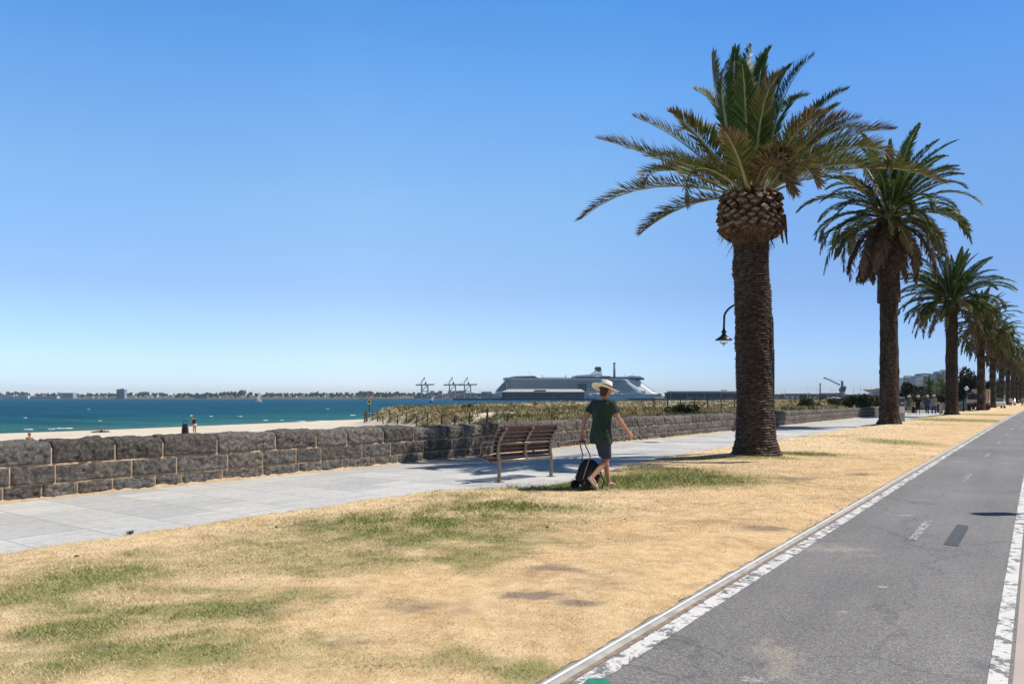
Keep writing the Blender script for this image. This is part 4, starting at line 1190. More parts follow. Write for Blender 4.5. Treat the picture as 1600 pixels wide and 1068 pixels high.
mb = MB(); mb.lathe([(.012, zl - .38), (.02, zl - .43), (.012, zl - .50), (.003, zl - .53)], 8, (-aw, 0, 0)); mb.build('lamp_tip', M_['dark_metal'], t, smooth=True)

# a lamp standing to the right, outside the picture: only its shadow reaches the bike path
hs = 5.2; tipw = W(9.52, 5.95); 
shv = Vector((-hd.x, -hd.y, 0)) / math.tan(EL)
post = W(9.60, 0) ; topp = tipw - shv * hs
t = thing('street_lamp', 'black street lamp with a round lantern standing right of the bike path', 'street lamp', (topp.x, topp.y, 0), 0)
mb = MB(); mb.lathe([(.09, 0), (.09, .4), (.022, .45), (.02, hs - .7)], 12); mb.build('pole', M_['dark_metal'], t, smooth=True)
mb = MB(); mb.lathe([(.11, hs - .66), (.14, hs - .64), (.14, hs - .16), (.11, hs - .13), (.012, hs - .08), (.01, hs + .1)], 16); mb.build('lantern', M_['dark_metal'], t, smooth=True)

# ------------------------------------------------------------------ bench
ln_ = P(780, 753); lf_ = P(861, 744)
yd = (lf_ - ln_); Lb = yd.length; ang = math.atan2(yd.y, yd.x)
t = thing('park_bench', 'red-brown slatted park bench with grey metal frame facing the sea, beside the path', 'bench', ln_, ang)   # x along the bench, y towards the sea
zr = zat(720, 13.2); BT = zat(667.5, 13.0)
prof = [(0.0, zr), (0.03, zr + .12), (0.015, zr + .27), (-.03, zr + .39), (-.11, zr + .50), (-.19, BT - .02)]   # (y, z), y>0 is forward
for i, x in enumerate((0, Lb * .5, Lb)):
    mb = MB(); mb.tube([(x, p[0], p[1]) for p in prof], [.034, .036, .036, .034, .03, .026], 8)
    mb.tube([(x, .0, zr), (x, .20, zr - .03), (x, .40, zr + .015), (x, .47, zr + .06)], [.03, .026, .024, .018], 8)
    mb.build('frame', M_['galv'], t, smooth=True)
    if i != 1:
        mb = MB(); mb.tube([(x, 0, -.02), (x, 0, zr + .02)], [.036, .03], 10); mb.box((x, 0, .006), (.13, .13, .012)); mb.build('leg', M_['galv'], t)
        mb = MB(); mb.tube([(x, .03, zat(692, 13.2)), (x, .34, zat(691, 13.2)), (x, .44, zat(693, 13.2)), (x, .47, zat(696, 13.2) - .02), (x, .47, zr + .06)], .02, 8); mb.build('armrest', M_['galv'], t, smooth=True)
mb = MB(); mb.tube([(-.02, 0, zr), (Lb + .02, 0, zr)], .027, 8); mb.build('seat_rail', M_['galv'], t, smooth=True)
mb = MB(); mb.tube([(-.03, -.06, zat(692.5, 13.2)), (Lb + .03, -.06, zat(692.5, 13.2))], .012, 8); mb.build('back_rod', M_['galv'], t, smooth=True)
PY = [p[0] for p in prof]; PZ = [p[1] for p in prof]
for k in range(8):
    z = zr + .10 + k * (BT - zr - .10) / 7.25; y = float(np.interp(z, PZ, PY)); y2 = float(np.interp(z + .03, PZ, PY))
    dv = Vector((0, y2 - y, .03)).normalized(); nv = Vector((1, 0, 0)).cross(dv)
    q = Vector((0, y, z)) + nv * -0.04 * (1 if nv.y < 0 else -1)
    mb = MB(); mb.bar(q + Vector((-.09, 0, 0)), q + Vector((Lb + .09, 0, 0)), .022, .062, 0, dv); mb.build('back_slat', M_['slat'], t, bevel=.005)
for k in range(6):
    y = .09 + k * .075; z = zr + .035 + .03 * max(0, (y - .2) / .3) + (-.012 if 0.1 < y < .35 else 0.0)
    mb = MB(); mb.bar((-.09, y, z), (Lb + .09, y, z), .058, .024); mb.build('seat_slat', M_['slat'], t, bevel=.005)

# ------------------------------------------------------------------ people
def remesh(mb, name, m, parent, vox, smooth_it=4, loc=(0, 0, 0)):
    me = mb.mesh(name + '_raw', m, True)
    import bmesh
    bm = bmesh.new(); bm.from_mesh(me); bmesh.ops.recalc_face_normals(bm, faces=bm.faces); bm.to_mesh(me); bm.free()
    o = bpy.data.objects.new('tmp', me); COL.objects.link(o)
    r = o.modifiers.new('r', 'REMESH'); r.mode = 'VOXEL'; r.voxel_size = vox; r.use_smooth_shade = True
    s_ = o.modifiers.new('s', 'SMOOTH'); s_.iterations = smooth_it; s_.factor = .5
    dg = bpy.context.evaluated_depsgraph_get(); dg.update()
    out = bpy.data.meshes.new_from_object(o.evaluated_get(dg)); out.name = name
    bpy.data.objects.remove(o)
    
    if 'shirt' in name or 'shorts' in name or 'trouser' in name:
        n_ = len(out.vertices); co_ = np.empty(n_ * 3, dtype=np.float32); out.vertices.foreach_get('co', co_); co_ = co_.reshape(-1, 3)
        nn_ = np.array([v_.normal for v_ in out.vertices]); an_ = np.arctan2(co_[:, 1], co_[:, 0])
        d_ = .022 * (fbm(an_ * 2.2 + co_[:, 2] * 3, co_[:, 2] * 4.5 + an_, 5, 3) - .5) + .012 * np.sin(an_ * 5 + 3 * fbm(an_, co_[:, 2] * 3, 6, 2)) * np.clip((1.1 - co_[:, 2]) * 1.6, 0, 1)
        co_ = co_ + nn_ * d_[:, None]; out.vertices.foreach_set('co', co_.ravel()); out.update()
    out.materials.clear(); out.materials.append(m)
    return link(name, out, parent, loc)


def vsl(z, rx, ry, cx=0, cy=0, yaw=0, n=20):
    return [Vector((cx + rx * math.cos(a) * math.cos(yaw) - ry * math.sin(a) * math.sin(yaw), cy + rx * math.cos(a) * math.sin(yaw) + ry * math.sin(a) * math.cos(yaw), z)) for a in [2 * math.pi * k / n for k in range(n)]]


def hand(mb, wrist, d, palm_n, k=1.0, curl=0.5, side=1):
    """palm and five separate bent fingers; d = direction of the hand, palm_n = way the palm faces"""
    d = Vector(d).normalized(); pn = Vector(palm_n); pn = (pn - d * pn.dot(d)).normalized(); sx = d.cross(pn) * side
    w_ = Vector(wrist)
    rings = []
    for t_, hw, ht in ((-.01, .024, .02), (.03, .036, .017), (.07, .042, .015), (.095, .040, .013)):
        c_ = w_ + d * t_ * k
        rings.append([c_ + sx * hw * k * math.cos(a) + pn * ht * k * math.sin(a) for a in [2 * math.pi * i / 12 for i in range(12)]])
    mb.loft(rings)
    for i, (off, ln2) in enumerate(((-.031, .062), (-.0105, .078), (.0105, .082), (.031, .074))):
        p = w_ + d * .088 * k + sx * off * k; dr_ = d.copy(); pts = [p]
        for sgm in (.45, .32, .23):
            dr_ = (dr_ + pn * curl * (0.8 + .1 * i)).normalized(); p = p + dr_ * ln2 * sgm * k * 1.05; pts.append(p)
        mb.tube(pts, [.0092 * k, .0088 * k, .008 * k, .0068 * k], 8, round_=True)
    p = w_ + d * .025 * k + sx * .032 * k; d2 = (d * .6 + sx * .75 + pn * .35).normalized()
    mb.tube([p, p + d2 * .035 * k, p + (d2 + d * .5 + pn * curl).normalized() * .066 * k], [.013 * k, .011 * k, .0085 * k], 8, round_=True)


def foot(mb, ankle, toe, k=1.0, r=1.0):
    a = Vector(ankle); t_ = Vector(toe); d = (t_ - a); dh = Vector((d.x, d.y, d.z * .9)).normalized()
    heel = a - Vector((dh.x, dh.y, 0)) * .045 * k + Vector((0, 0, -.05 * k))
    if abs(d.z) > .12: heel = a - dh * .05 * k + Vector((0, 0, -.02))
    sd_ = dh.cross(Vector((0, 0, 1))).normalized()
    up_ = sd_.cross(dh)
    rings = []
    for f_, hw, ht, lift in ((0, .02, .018, .012), (.12, .034, .034, .014), (.45, .036, .036, .02), (.75, .045, .024, .008), (.95, .040, .016, .002), (1.05, .02, .009, .0)):
        c_ = heel.lerp(t_, f_) + up_ * lift * k
        rings.append([c_ + sd_ * hw * k * r * math.cos(q) + up_ * ht * k * r * math.sin(q) for q in [2 * math.pi * i / 12 for i in range(12)]])
    mb.loft(rings)


def person(name_label, cat_group, loc, rz, J, wear, skin, vox=.007, scale=1.0, detail=True):
    """J: joint positions, x to the person's right, y forward, z up"""
    t = thing('person', name_label, 'person', loc, rz, cat_group); t.scale = (scale,) * 3
    g_ = lambda k: Vector(J[k])
    body = MB()
    pel, che, nek, hed = g_('pelvis'), g_('chest'), g_('neck'), g_('head')
    hy, sy = J.get('hip_yaw', 0), J.get('sh_yaw', 0)

    def torso(mb, grow, z0f=-.12, z1f=1.0, hem=None):
        ax = (che - pel); up = ax.normalized()
        fr = []
        for f_, rx, ry, yw in ((-.28, .10, .09, 0), (-.16, .165, .115, 0), (0, .172, .122, .0), (.3, .150, .105, .3), (.55, .148, .108, .6), (.85, .170, .118, .9), (1.1, .175, .108, 1), (1.28, .13, .085, 1), (1.36, .07, .065, 1)):
            if f_ < z0f or f_ > z1f: continue
            c_ = pel.lerp(che, f_); yaw = hy + (sy - hy) * yw
            xr = Vector((math.cos(yaw), math.sin(yaw), 0)); yr = up.cross(xr) * 1.0
            k = J.get('bulk', 1.0)
            ring = [c_ + xr * (rx * k + grow) * math.cos(a) + yr * (ry * k + grow) * math.sin(a) for a in [2 * math.pi * i / 22 for i in range(22)]]
            fr.append(ring)
        mb.loft(fr)

    torso(body, 0, -.3, 2)
    body.tube([nek - (hed - nek) * .5, nek, nek.lerp(hed, .6)], [.062, .055, .052], 12)
    # head: skull, jaw, nose, ears
    hdir = J.get('head_yaw', 0); MH = Matrix.Rotation(hdir, 3, 'Z') @ Matrix.Rotation(J.get('head_tilt', 0), 3, 'X')
    def hp(x, y, z): return hed + MH @ Vector((x, y, z))
    body.ell(hp(0, -.012, .03), (.076, .094, .092), 0, 18, 12, MH); body.ell(hp(0, .022, -.045), (.058, .066, .068), 0, 14, 9, MH)
    body.tube([hp(0, .083, .025), hp(0, .108, -.018), hp(0, .088, -.026)], [.009, .014, .011], 7, round_=True)
    for sg in (-1, 1): body.ell(hp(sg * .077, -.005, -.004), (.009, .02, .03), 0, 8, 6, MH)
    body.ell(hp(0, .080, -.062), (.022, .012, .008), 0, 8, 5, MH)
    bk = J.get('limb', 1.0)
    for sd_ in ('R', 'L'):
        sh, el, wr, hip, kn, an, toe = (g_(q + sd_) for q in ('sh', 'el', 'wr', 'hip', 'kn', 'an', 'toe'))
        body.tube([sh, sh.lerp(el, .35), el, el.lerp(wr, .3), wr], [.052 * bk, .046 * bk, .037 * bk, .038 * bk, .026 * bk], 12, round_=True)
        hd_ = Vector(J['hand' + sd_]) - wr
        hand(body, wr, hd_, J.get('palm' + sd_, (0, 1, 0)), 1.0, J.get('curl' + sd_, .45), 1 if sd_ == 'R' else -1)
        body.tube([hip, hip.lerp(kn, .45), kn, kn.lerp(an, .3), kn.lerp(an, .7), an], [.088 * bk, .074 * bk, .052 * bk, .054 * bk, .038 * bk, .031 * bk], 14, round_=True)
        foot(body, an, toe)
    remesh(body, 'body', skin, t, vox)
    if detail:
        for sg in (-1, 1):
            mb = MB(); mb.ell(hp(sg * .031, .074, .012), (.013, .007, .008), 0, 8, 6, MH); mb.build('eye', M_['black_cloth'], t, smooth=True)
        mb = MB(); mb.ell(hp(0, .0855, -.055), (.021, .008, .004), 0, 8, 5, MH); mb.build('mouth', mat('lips', (.32, .1, .08), .5), t, smooth=True)
    if 'hair' in wear:
        hm = MB(); hm.ell(hp(0, -.028, .04), (.085, .098, .095), 0, 18, 12, MH); L_ = wear.get('hair_len', .06)
        hm.loft([[hp(.075 * math.cos(a), -.045 + .062 * math.sin(a), z) for a in [2 * math.pi * i / 14 for i in range(14)]] for z in (.03, -.03)] + [[hp(.055 * math.cos(a), -.058 + .04 * math.sin(a), -.03 - L_) for a in [2 * math.pi * i / 14 for i in range(14)]]])
        if 'bun' in wear: hm.ell(hp(0, -.13, .03), (.04, .05, .04), 0, 10, 7)
        remesh(hm, 'hair', wear['hair'], t, max(vox, .008), 2)
    if 'top' in wear:
        tm = MB(); lo = wear.get('top_lo', -.35); torso(tm, .020, -.17 if lo < -.1 else lo, 1.3)
        if lo < -.17:      # a long loose hem below the hips
            tm.loft([vsl(pel.z + .03, .195, .142, pel.x, pel.y, hy), vsl(pel.z - .1, .205, .158, pel.x, pel.y, hy), vsl(pel.z + lo * .55, .21, .168, pel.x, pel.y + .01, hy)])
        for sd_ in ('R', 'L'):
            sh, el = g_('sh' + sd_), g_('el' + sd_); k = wear.get('sleeve', .55)
            if k > 0: tm.tube([sh + (che - sh) * .35 + Vector((0, 0, .03)), sh + (che - sh) * .06 + Vector((0, 0, -.006)), sh.lerp(el, k * .5), sh.lerp(el, k)], [.062, .064, .068 * bk, .072 * bk], 14, round_=False); tm.ell(sh, (.062, .062, .056), 0, 12, 8); tm.tube([nek + Vector((0, 0, -.09)), nek + Vector((0, 0, -.025))], [.10, .078], 14)
            if k > 1: tm.tube([sh.lerp(el, 1), el.lerp(g_('wr' + sd_), .88)], [.055, .042], 12, round_=True)
        remesh(tm, 'shirt', wear['top'], t, vox * 1.2, 3)
    if 'shorts' in wear:
        sm_ = MB(); sm_.loft([vsl(pel.z + .08, .168, .125, pel.x, pel.y, hy), vsl(pel.z, .188, .14, pel.x, pel.y, hy), vsl(pel.z - .1, .185, .135, pel.x, pel.y, hy), vsl(pel.z - .15, .12, .1, pel.x, pel.y, hy)])
        for sd_ in ('R', 'L'):
            hip, kn, an = g_('hip' + sd_), g_('kn' + sd_), g_('an' + sd_); k = wear.get('leg', .8)
            if k <= 1: sm_.tube([hip, hip.lerp(kn, k * .5), hip.lerp(kn, k)], [.104 * bk, .098 * bk, .085 * bk], 14)
            else: sm_.tube([hip, hip.lerp(kn, .5), kn, kn.lerp(an, .5), kn.lerp(an, .93)], [.104, .09, .072, .066, .06], 14)
        remesh(sm_, wear.get('leg_name', 'shorts'), wear['shorts'], t, vox * 1.2, 3)
    if 'hat' in wear:
        HM = MH @ Matrix.Rotation(wear.get('hat_tilt', -.22), 3, 'X')
        br = wear.get('brim', .185)
        h0 = hp(0, -.016, wear.get('hat_z', .055))
        mb = MB(); n = 28; rings = []
        for r_, z_ in ((.086, .0), (.10, -.008), (br * .72, -.016), (br, -.006), (br * 1.0, -.0), (br * .72, -.008), (.106, .0), (.101, .012), (.096, .075), (.086, .118), (.055, .126), (.012, .112)):
            rings.append([h0 + HM @ Vector((r_ * .96 * math.cos(a), r_ * 1.06 * math.sin(a), z_ + (.020 * math.cos(2 * a) * (r_ / br) ** 2 if r_ > .1 else 0) * -1)) for a in [2 * math.pi * i / n for i in range(n)]])
        mb.loft(rings); hat = mb.build('hat', wear['hat'], t, smooth=True, fix=True)
        mb = MB(); rings = [[h0 + HM @ Vector((r_ * .96 * math.cos(a), r_ * 1.06 * math.sin(a), z_)) for a in [2 * math.pi * i / n for i in range(n)]] for r_, z_ in ((.1045, .008), (.1015, .048))]
        mb.loft(rings, 0, False); mb.build('hat_band', M_['black_cloth'], hat, smooth=True)
    if 'shoe' in wear:
        for sd_ in ('R', 'L'):
            mb = MB(); foot(mb, g_('an' + sd_) + Vector((0, 0, .0)), g_('toe' + sd_), 1.04, 1.12); mb.build('shoe', wear['shoe'], t, smooth=True, fix=True)
    if 'sandal' in wear:
        for sd_ in ('R', 'L'):
            a, q = g_('an' + sd_), g_('toe' + sd_); d = (q - a); dh = d.normalized() if abs(d.z) > .12 else Vector((d.x, d.y, 0)).normalized()
            sd2 = dh.cross(Vector((0, 0, 1))).normalized(); upv = sd2.cross(dh)
            heel = (a - dh * .05 + Vector((0, 0, -.02))) if abs(d.z) > .12 else a - dh * .05 + Vector((0, 0, -.06))
            hq = heel; tq = q - upv * .008
            mb = MB(); prof_ = ((0, .03), (.2, .036), (.5, .036), (.8, .048), (1.0, .04), (1.08, .018))
            mb.loft([[hq.lerp(tq, f_) + sd2 * w_ * sg - upv * u_ for sg, u_ in ((-1, .004), (1, .004), (1, .018), (-1, .018))] for f_, w_ in prof_])
            c_ = hq.lerp(tq, .72); mb.tube([c_ + sd2 * .05 - upv * .004, c_ + sd2 * .03 + upv * .036, c_ - sd2 * .01 + upv * .042, c_ - sd2 * .05 - upv * .004], .008, 6)
            mb.build('sandal', wear['sandal'], t, smooth=False)
    return t


def walk_pose(step=.26, arm=.2, lead='L', lean=.03, yaw=.1):
    s_ = 1 if lead == 'R' else -1   # the leading leg; the other arm swings forward
    J = dict(pelvis=(0, 0, .92), chest=(0, lean, 1.30), neck=(0, lean * 1.3, 1.45), head=(0, lean * 1.6 + .03, 1.575), hip_yaw=yaw * s_, sh_yaw=-yaw * 1.3 * s_)
    for sd_, x in (('R', 1), ('L', -1)):
        f_ = 1 if sd_ == lead else -1
        J['sh' + sd_] = (x * .18, lean - f_ * .03, 1.365); J['hip' + sd_] = (x * .088, f_ * .02, .90)
        if f_ > 0:
            J['kn' + sd_] = (x * .095, step * .62, .50); J['an' + sd_] = (x * .095, step * .95, .085); J['toe' + sd_] = (x * .11, step * .95 + .165, .022)
            J['el' + sd_] = (x * .235, lean - arm * .75, 1.12); J['wr' + sd_] = (x * .245, lean - arm * 1.0, .88); J['hand' + sd_] = (x * .24, lean - arm * .98, .78)
        else:
            J['kn' + sd_] = (x * .095, step * .12, .47); J['an' + sd_] = (x * .095, -step * 1.12, .19); J['toe' + sd_] = (x * .105, -step * 1.0 + .10, .025)
            J['el' + sd_] = (x * .24, lean + arm * .45, 1.11); J['wr' + sd_] = (x * .24, lean + arm * 1.25, .90); J['hand' + sd_] = (x * .23, lean + arm * 1.6, .81)
        J['palm' + sd_] = (-x, .2, 0)
    return J


# woman in the straw hat pulling a bag
m_shirt, nt, b = nmat('green_shirt_cloth'); v = coords(nt)
nt.links.new(ramp(nt, noise(nt, v, 9, 5, .6), [(.3, (.012, .036, .028)), (.7, (.026, .066, .05))]), b.inputs['Base Color']); b.inputs['Roughness'].default_value = .9
bump(nt, b, noise(nt, coords(nt, 'Object', (1.2, 1.2, .5)), 11, 3, .5, 1.2), 1.0, .05)
pw = W(11.86, (939 - CX) / F * 11.86); pz_ = float(lawn_z(np.array(pw.x), np.array(pw.y)))
hdg = R(36)                                   # turned away from the picture plane
rzp = TH + hdg - R(90)
J = walk_pose(.27, .24, 'L', .05, .12)
J['elR'] = (.255, .14, 1.12); J['wrR'] = (.275, .34, .90); J['handR'] = (.275, .43, .81); J['palmR'] = (-1, .1, -.1)
J['elL'] = (-.25, -.11, 1.12); J['wrL'] = (-.255, -.19, .885); J['handL'] = (-.25, -.20, .78); J['curlL'] = 1.15; J['palmL'] = (1, .2, 0)
J['head_tilt'] = -.12; J['limb'] = 1.0; J['bulk'] = 1.05
hero = person('woman in a white straw hat, green shirt and navy shorts pulling a bag', None, (pw.x, pw.y, pz_ - .0), rzp, J,
       dict(hair=M_['hair'], hair_len=.07, top=m_shirt, top_lo=-.36, sleeve=.62, shorts=M_['navy_cloth'], leg=.93, hat=M_['straw'], hat_tilt=-.20, brim=.225, hat_z=.032, sandal=M_['pale_cloth']), M_['skin'], .006)
# trolley bag
hm_ = Matrix.Translation(Vector((pw.x, pw.y, pz_))) @ Matrix.Rotation(rzp, 4, 'Z')
grip = hm_ @ Vector((-.235, -.205, .765))
bl = W(11.80, (918 - CX) / F * 11.80); bz = float(lawn_z(np.array(bl.x), np.array(bl.y)))
t = thing('trolley_bag', 'dark navy wheeled trolley bag pulled behind the walking woman', 'bag', (bl.x, bl.y, bz), rzp)
gl = Matrix.Rotation(-rzp, 3, 'Z') @ (grip - Vector((bl.x, bl.y, bz)))
tl = Matrix.Rotation(-.42, 3, 'X')
def bp(x, y, z): return Vector((0, -.08, .085)) + tl @ Vector((x, y, z))
rings = []
for z, wx_, dy in ((0.0, .10, .085), (.03, .138, .115), (.16, .148, .128), (.30, .14, .122), (.38, .115, .10), (.415, .06, .05)):
    rings.append([bp(wx_ * math.copysign(abs(math.cos(a)) ** .55, math.cos(a)), dy * math.copysign(abs(math.sin(a)) ** .55, math.sin(a)), z) for a in [2 * math.pi * i / 20 for i in range(20)]])
mb = MB(); mb.loft(rings); mb.build('bag_body', M_['bag'], t, smooth=True, fix=True)
mb = MB(); mb.loft([[bp(x, .145 + e, z) for x, z in ((-.12, .07), (.12, .07), (.12, .24), (-.12, .24))] for e in (-.02, .035)]); mb.build('front_pocket', M_['bag'], t, bevel=.015, fix=True)
for sg in (-1, 1):
    mb = MB(); q = bp(sg * .13, -.08, 0); q.z = .075
    MX = Matrix.Rotation(R(90), 3, 'Y'); mb.lathe([(.03, -.02), (.075, -.02), (.078, 0), (.075, .02), (.03, .02)], 18, q, 0, MX); mb.build('wheel', M_['rubber'], t, smooth=True)
for sg in (-1, 1):
    mb = MB(); mb.tube([bp(sg * .09, -.13, .05), bp(sg * .09, -.13, .44), gl + Vector((sg * .055, 0, -.02))], .010, 8); mb.build('handle_tube', M_['galv'], t, smooth=True)
mb = MB(); mb.tube([gl + Vector((-.06, 0, -.015)), gl + Vector((.06, 0, -.015))], .014, 8, round_=True); mb.build('grip', M_['rubber'], t, smooth=True)
mb = MB(); mb.tube([bp(.1, .14, .3), bp(.16, .26, .14), bp(.12, .26, 0), Vector((.1, .13, .02)), Vector((.05, .0, .015))], .012, 6); mb.build('strap', M_['bag'], t, smooth=True)

# four walkers on the path
gw = 'walkers in sun hats on the far path'
def walker(px, py, dep, rz, label, wear, lead, skin=M_['skin_t'], sc=1.0):
    q = W(dep, (px - CX) / F * dep)
    return person(label, gw, (q.x, q.y, 0), rz, walk_pose(.2, .12, lead), wear, skin, .02, sc, False)


walker(1420.5, 647, 66, R(4), 'walker in a pale hat and green-grey top, leftmost of the four far walkers', dict(top=M_['olive_cloth'], sleeve=.6, shorts=M_['grey_cloth'], leg=1.0, hat=M_['straw'], brim=.19, shoe=M_['pale_cloth']), 'L')
walker(1434.5, 648, 65, R(-3), 'walker in a pale hat, black top and black shorts, second from left of the four', dict(top=M_['black_cloth'], sleeve=.9, shorts=M_['black_cloth'], leg=.95, hat=M_['straw'], brim=.18, shoe=M_['pale_cloth']), 'R')
walker(1448.8, 644.5, 70.5, R(0), 'walker in a pale hat, dark navy top and long dark trousers, third of the four', dict(top=M_['blue_cloth'], sleeve=1.1, shorts=M_['black_cloth'], leg=2, leg_name='trousers', hat=M_['straw'], brim=.17, shoe=M_['black_cloth']), 'L', M_['skin_t'], 1.02)
walker(1459, 645, 69.5, R(-5), 'walker in a pale hat, grey top and blue jeans, rightmost of the four', dict(top=M_['grey_cloth'], sleeve=.7, shorts=M_['navy_cloth'], leg=2, leg_name='trousers', hat=M_['straw'], brim=.18, shoe=M_['black_cloth']), 'R', M_['skin_t'], 1.04)

# on the beach
bq = W(66, (303.5 - CX) / F * 66); bzz = float(beach_z(np.array(bq.x), np.array(bq.y))[0])
J = dict(pelvis=(0, -.06, .88), chest=(0, .03, 1.22), neck=(0, .14, 1.36), head=(0, .24, 1.46), head_tilt=-.7)
for sd_, x in (('R', 1), ('L', -1)):
    J['sh' + sd_] = (x * .18, .09, 1.31); J['el' + sd_] = (x * .22, .10, 1.04); J['wr' + sd_] = (x * .13, .28, .92); J['hand' + sd_] = (x * .06, .36, .9); J['palm' + sd_] = (-x, 0, .2)
    J['hip' + sd_] = (x * .09, -.06, .86); J['kn' + sd_] = (x * .11, -.02, .46); J['an' + sd_] = (x * .11, -.06, .085); J['toe' + sd_] = (x * .13, .11, .02)
person('beachgoer in a black vest, pale shorts and cap looking down beside a black beach bag', None, (bq.x, bq.y, bzz), TH + R(75), J, dict(hair=M_['hair'], hair_len=.02, top=M_['black_cloth'], top_lo=-.1, sleeve=0, shorts=mat('pale_pink_cloth', (.55, .42, .4), .8), leg=.35, hat=M_['straw'], brim=.11, hat_tilt=0), M_['skin_t'], .015, 1.06, True)
bb = W(64.5, (289.3 - CX) / F * 64.5); bzz = float(beach_z(np.array(bb.x), np.array(bb.y))[0])
t = thing('beach_bag', 'black tall beach bag with a hoop handle standing on the sand', 'bag', (bb.x, bb.y, bzz), TH)
mb = MB(); mb.loft([[Vector((wx_ * math.copysign(abs(math.cos(a)) ** .5, math.cos(a)), dy * math.copysign(abs(math.sin(a)) ** .5, math.sin(a)), z)) for a in [2 * math.pi * i / 16 for i in range(16)]] for z, wx_, dy in ((0, .28, .17), (.06, .30, .19), (.5, .27, .17), (.98, .21, .13), (1.02, .15, .09))]); mb.build('bag_body', M_['bag'], t, smooth=True, fix=True)
mb = MB(); mb.tube([(-.15, 0, 1.0), (-.15, 0, 1.12), (-.11, 0, 1.25), (0, 0, 1.30), (.11, 0, 1.25), (.15, 0, 1.12), (.15, 0, 1.0)], .022, 8); mb.build('handle', M_['bag'], t, smooth=True)


def lying(label, px, dep, rz, wear_m, skin, sunny=True):
    q = W(dep, (px - CX) / F * dep); z = float(beach_z(np.array(q.x), np.array(q.y))[0])
    t = thing('person', label, 'person', (q.x, q.y, z), rz)
    mb = MB()
    mb.loft([[Vector((x, ry * math.cos(a), .11 + rz_ * math.sin(a))) for a in [2 * math.pi * i / 16 for i in range(16)]] for x, ry, rz_ in ((.02, .10, .08), (.10, .16, .10), (.22, .17, .115), (.42, .14, .10), (.55, .17, .12), (.66, .15, .10))])
    mb.tube([(-.05, 0, .12), (.06, 0, .12)], [.055, .06], 10)
    mb.ell((-.17, 0, .13), (.10, .078, .09)); mb.tube([(-.17, .02, .21), (-.15, .02, .235)], [.012, .012], 6, round_=True)
    for sg in (-1, 1):
        mb.tube([(.10, sg * .17, .11), (.30, sg * .25, .07), (.10, sg * .36, .06)] if sg > 0 else [(.10, sg * .17, .11), (.36, sg * .24, .06), (.58, sg * .22, .06)], [.05, .042, .03], 10, round_=True)
        hand(mb, (.10, sg * .36, .06) if sg > 0 else (.58, sg * .22, .06), (-1, 0, 0) if sg > 0 else (1, 0, 0), (0, 0, -1), 1, .2, sg)
        mb.tube([(.62, sg * .09, .12), (1.03, sg * .11, .13 if sg > 0 else .10), (1.45, sg * .12, .06)], [.088, .056, .036], 12, round_=True)
        foot(mb, (1.46, sg * .12, .07), (1.60, sg * .14, .13), 1, 1)
    remesh(mb, 'body', skin, t, .014)
    mb = MB(); mb.loft([[Vector((x, (ry + .012) * math.cos(a), .11 + (rz_ + .012) * math.sin(a))) for a in [2 * math.pi * i / 16 for i in range(16)]] for x, ry, rz_ in ((.44, .15, .105), (.55, .175, .125), (.68, .16, .105))]); mb.build('swim_shorts', wear_m, t, smooth=True, fix=True)
    mb = MB(); mb.ell((-.20, 0, .15), (.095, .085, .095)); mb.build('cap', M_['pale_cloth'], t, smooth=True)
    mb = MB(); mb.box((.65, 0, .008), (2.0, .75, .016)); mb.build('towel', M_['navy_cloth'], t, bevel=.006)
    return t


lying('sunbather lying on a dark towel near the water line', 167, 78, TH + R(180), M_['black_cloth'], M_['skin_t'])
q = W(44, (45.5 - CX) / F * 44); zz = float(beach_z(np.array(q.x), np.array(q.y))[0])
t = thing('person', 'beachgoer sitting behind the wall, only the head and reddish hair showing', 'person', (q.x, q.y, zz), TH)
mb = MB()
mb.loft([[Vector((rx * math.cos(a), cy_ + ry * math.sin(a), z)) for a in [2 * math.pi * i / 16 for i in range(16)]] for z, rx, ry, cy_ in ((.0, .16, .13, 0), (.1, .18, .15, 0), (.35, .15, .11, .0), (.55, .18, .12, .02), (.62, .13, .09, .02))])
mb.tube([(0, .03, .58), (0, .04, .72)], [.055, .05], 10); mb.ell((0, .04, .78), (.076, .09, .11)); mb.tube([(0, .12, .79), (0, .14, .76)], .012, 6, round_=True)
for sg in (-1, 1):
    mb.tube([(sg * .09, .0, .1), (sg * .12, .38, .42), (sg * .12, .62, .06)], [.085, .055, .035], 12, round_=True); foot(mb, (sg * .12, .62, .08), (sg * .13, .8, .03))
    mb.tube([(sg * .18, .02, .56), (sg * .24, .22, .36), (sg * .13, .40, .44)], [.048, .038, .028], 10, round_=True); hand(mb, (sg * .13, .40, .44), (-sg * .5, .6, 0), (0, 0, -1), 1, .5, sg)
remesh(mb, 'body', M_['skin_t'], t, .014)
mb = MB(); mb.ell((0, .02, .82), (.086, .095, .10)); mb.build('hair', mat('reddish_hair', (.3, .12, .05), .6, .2, 30), t, smooth=True)
mb = MB(); mb.loft([[Vector((rx * math.cos(a), .0 + ry * math.sin(a), z)) for a in [2 * math.pi * i / 16 for i in range(16)]] for z, rx, ry in ((.03, .18, .15), (.12, .195, .165), (.2, .175, .14))]); mb.build('swim_shorts', M_['blue_cloth'], t, smooth=True, fix=True)
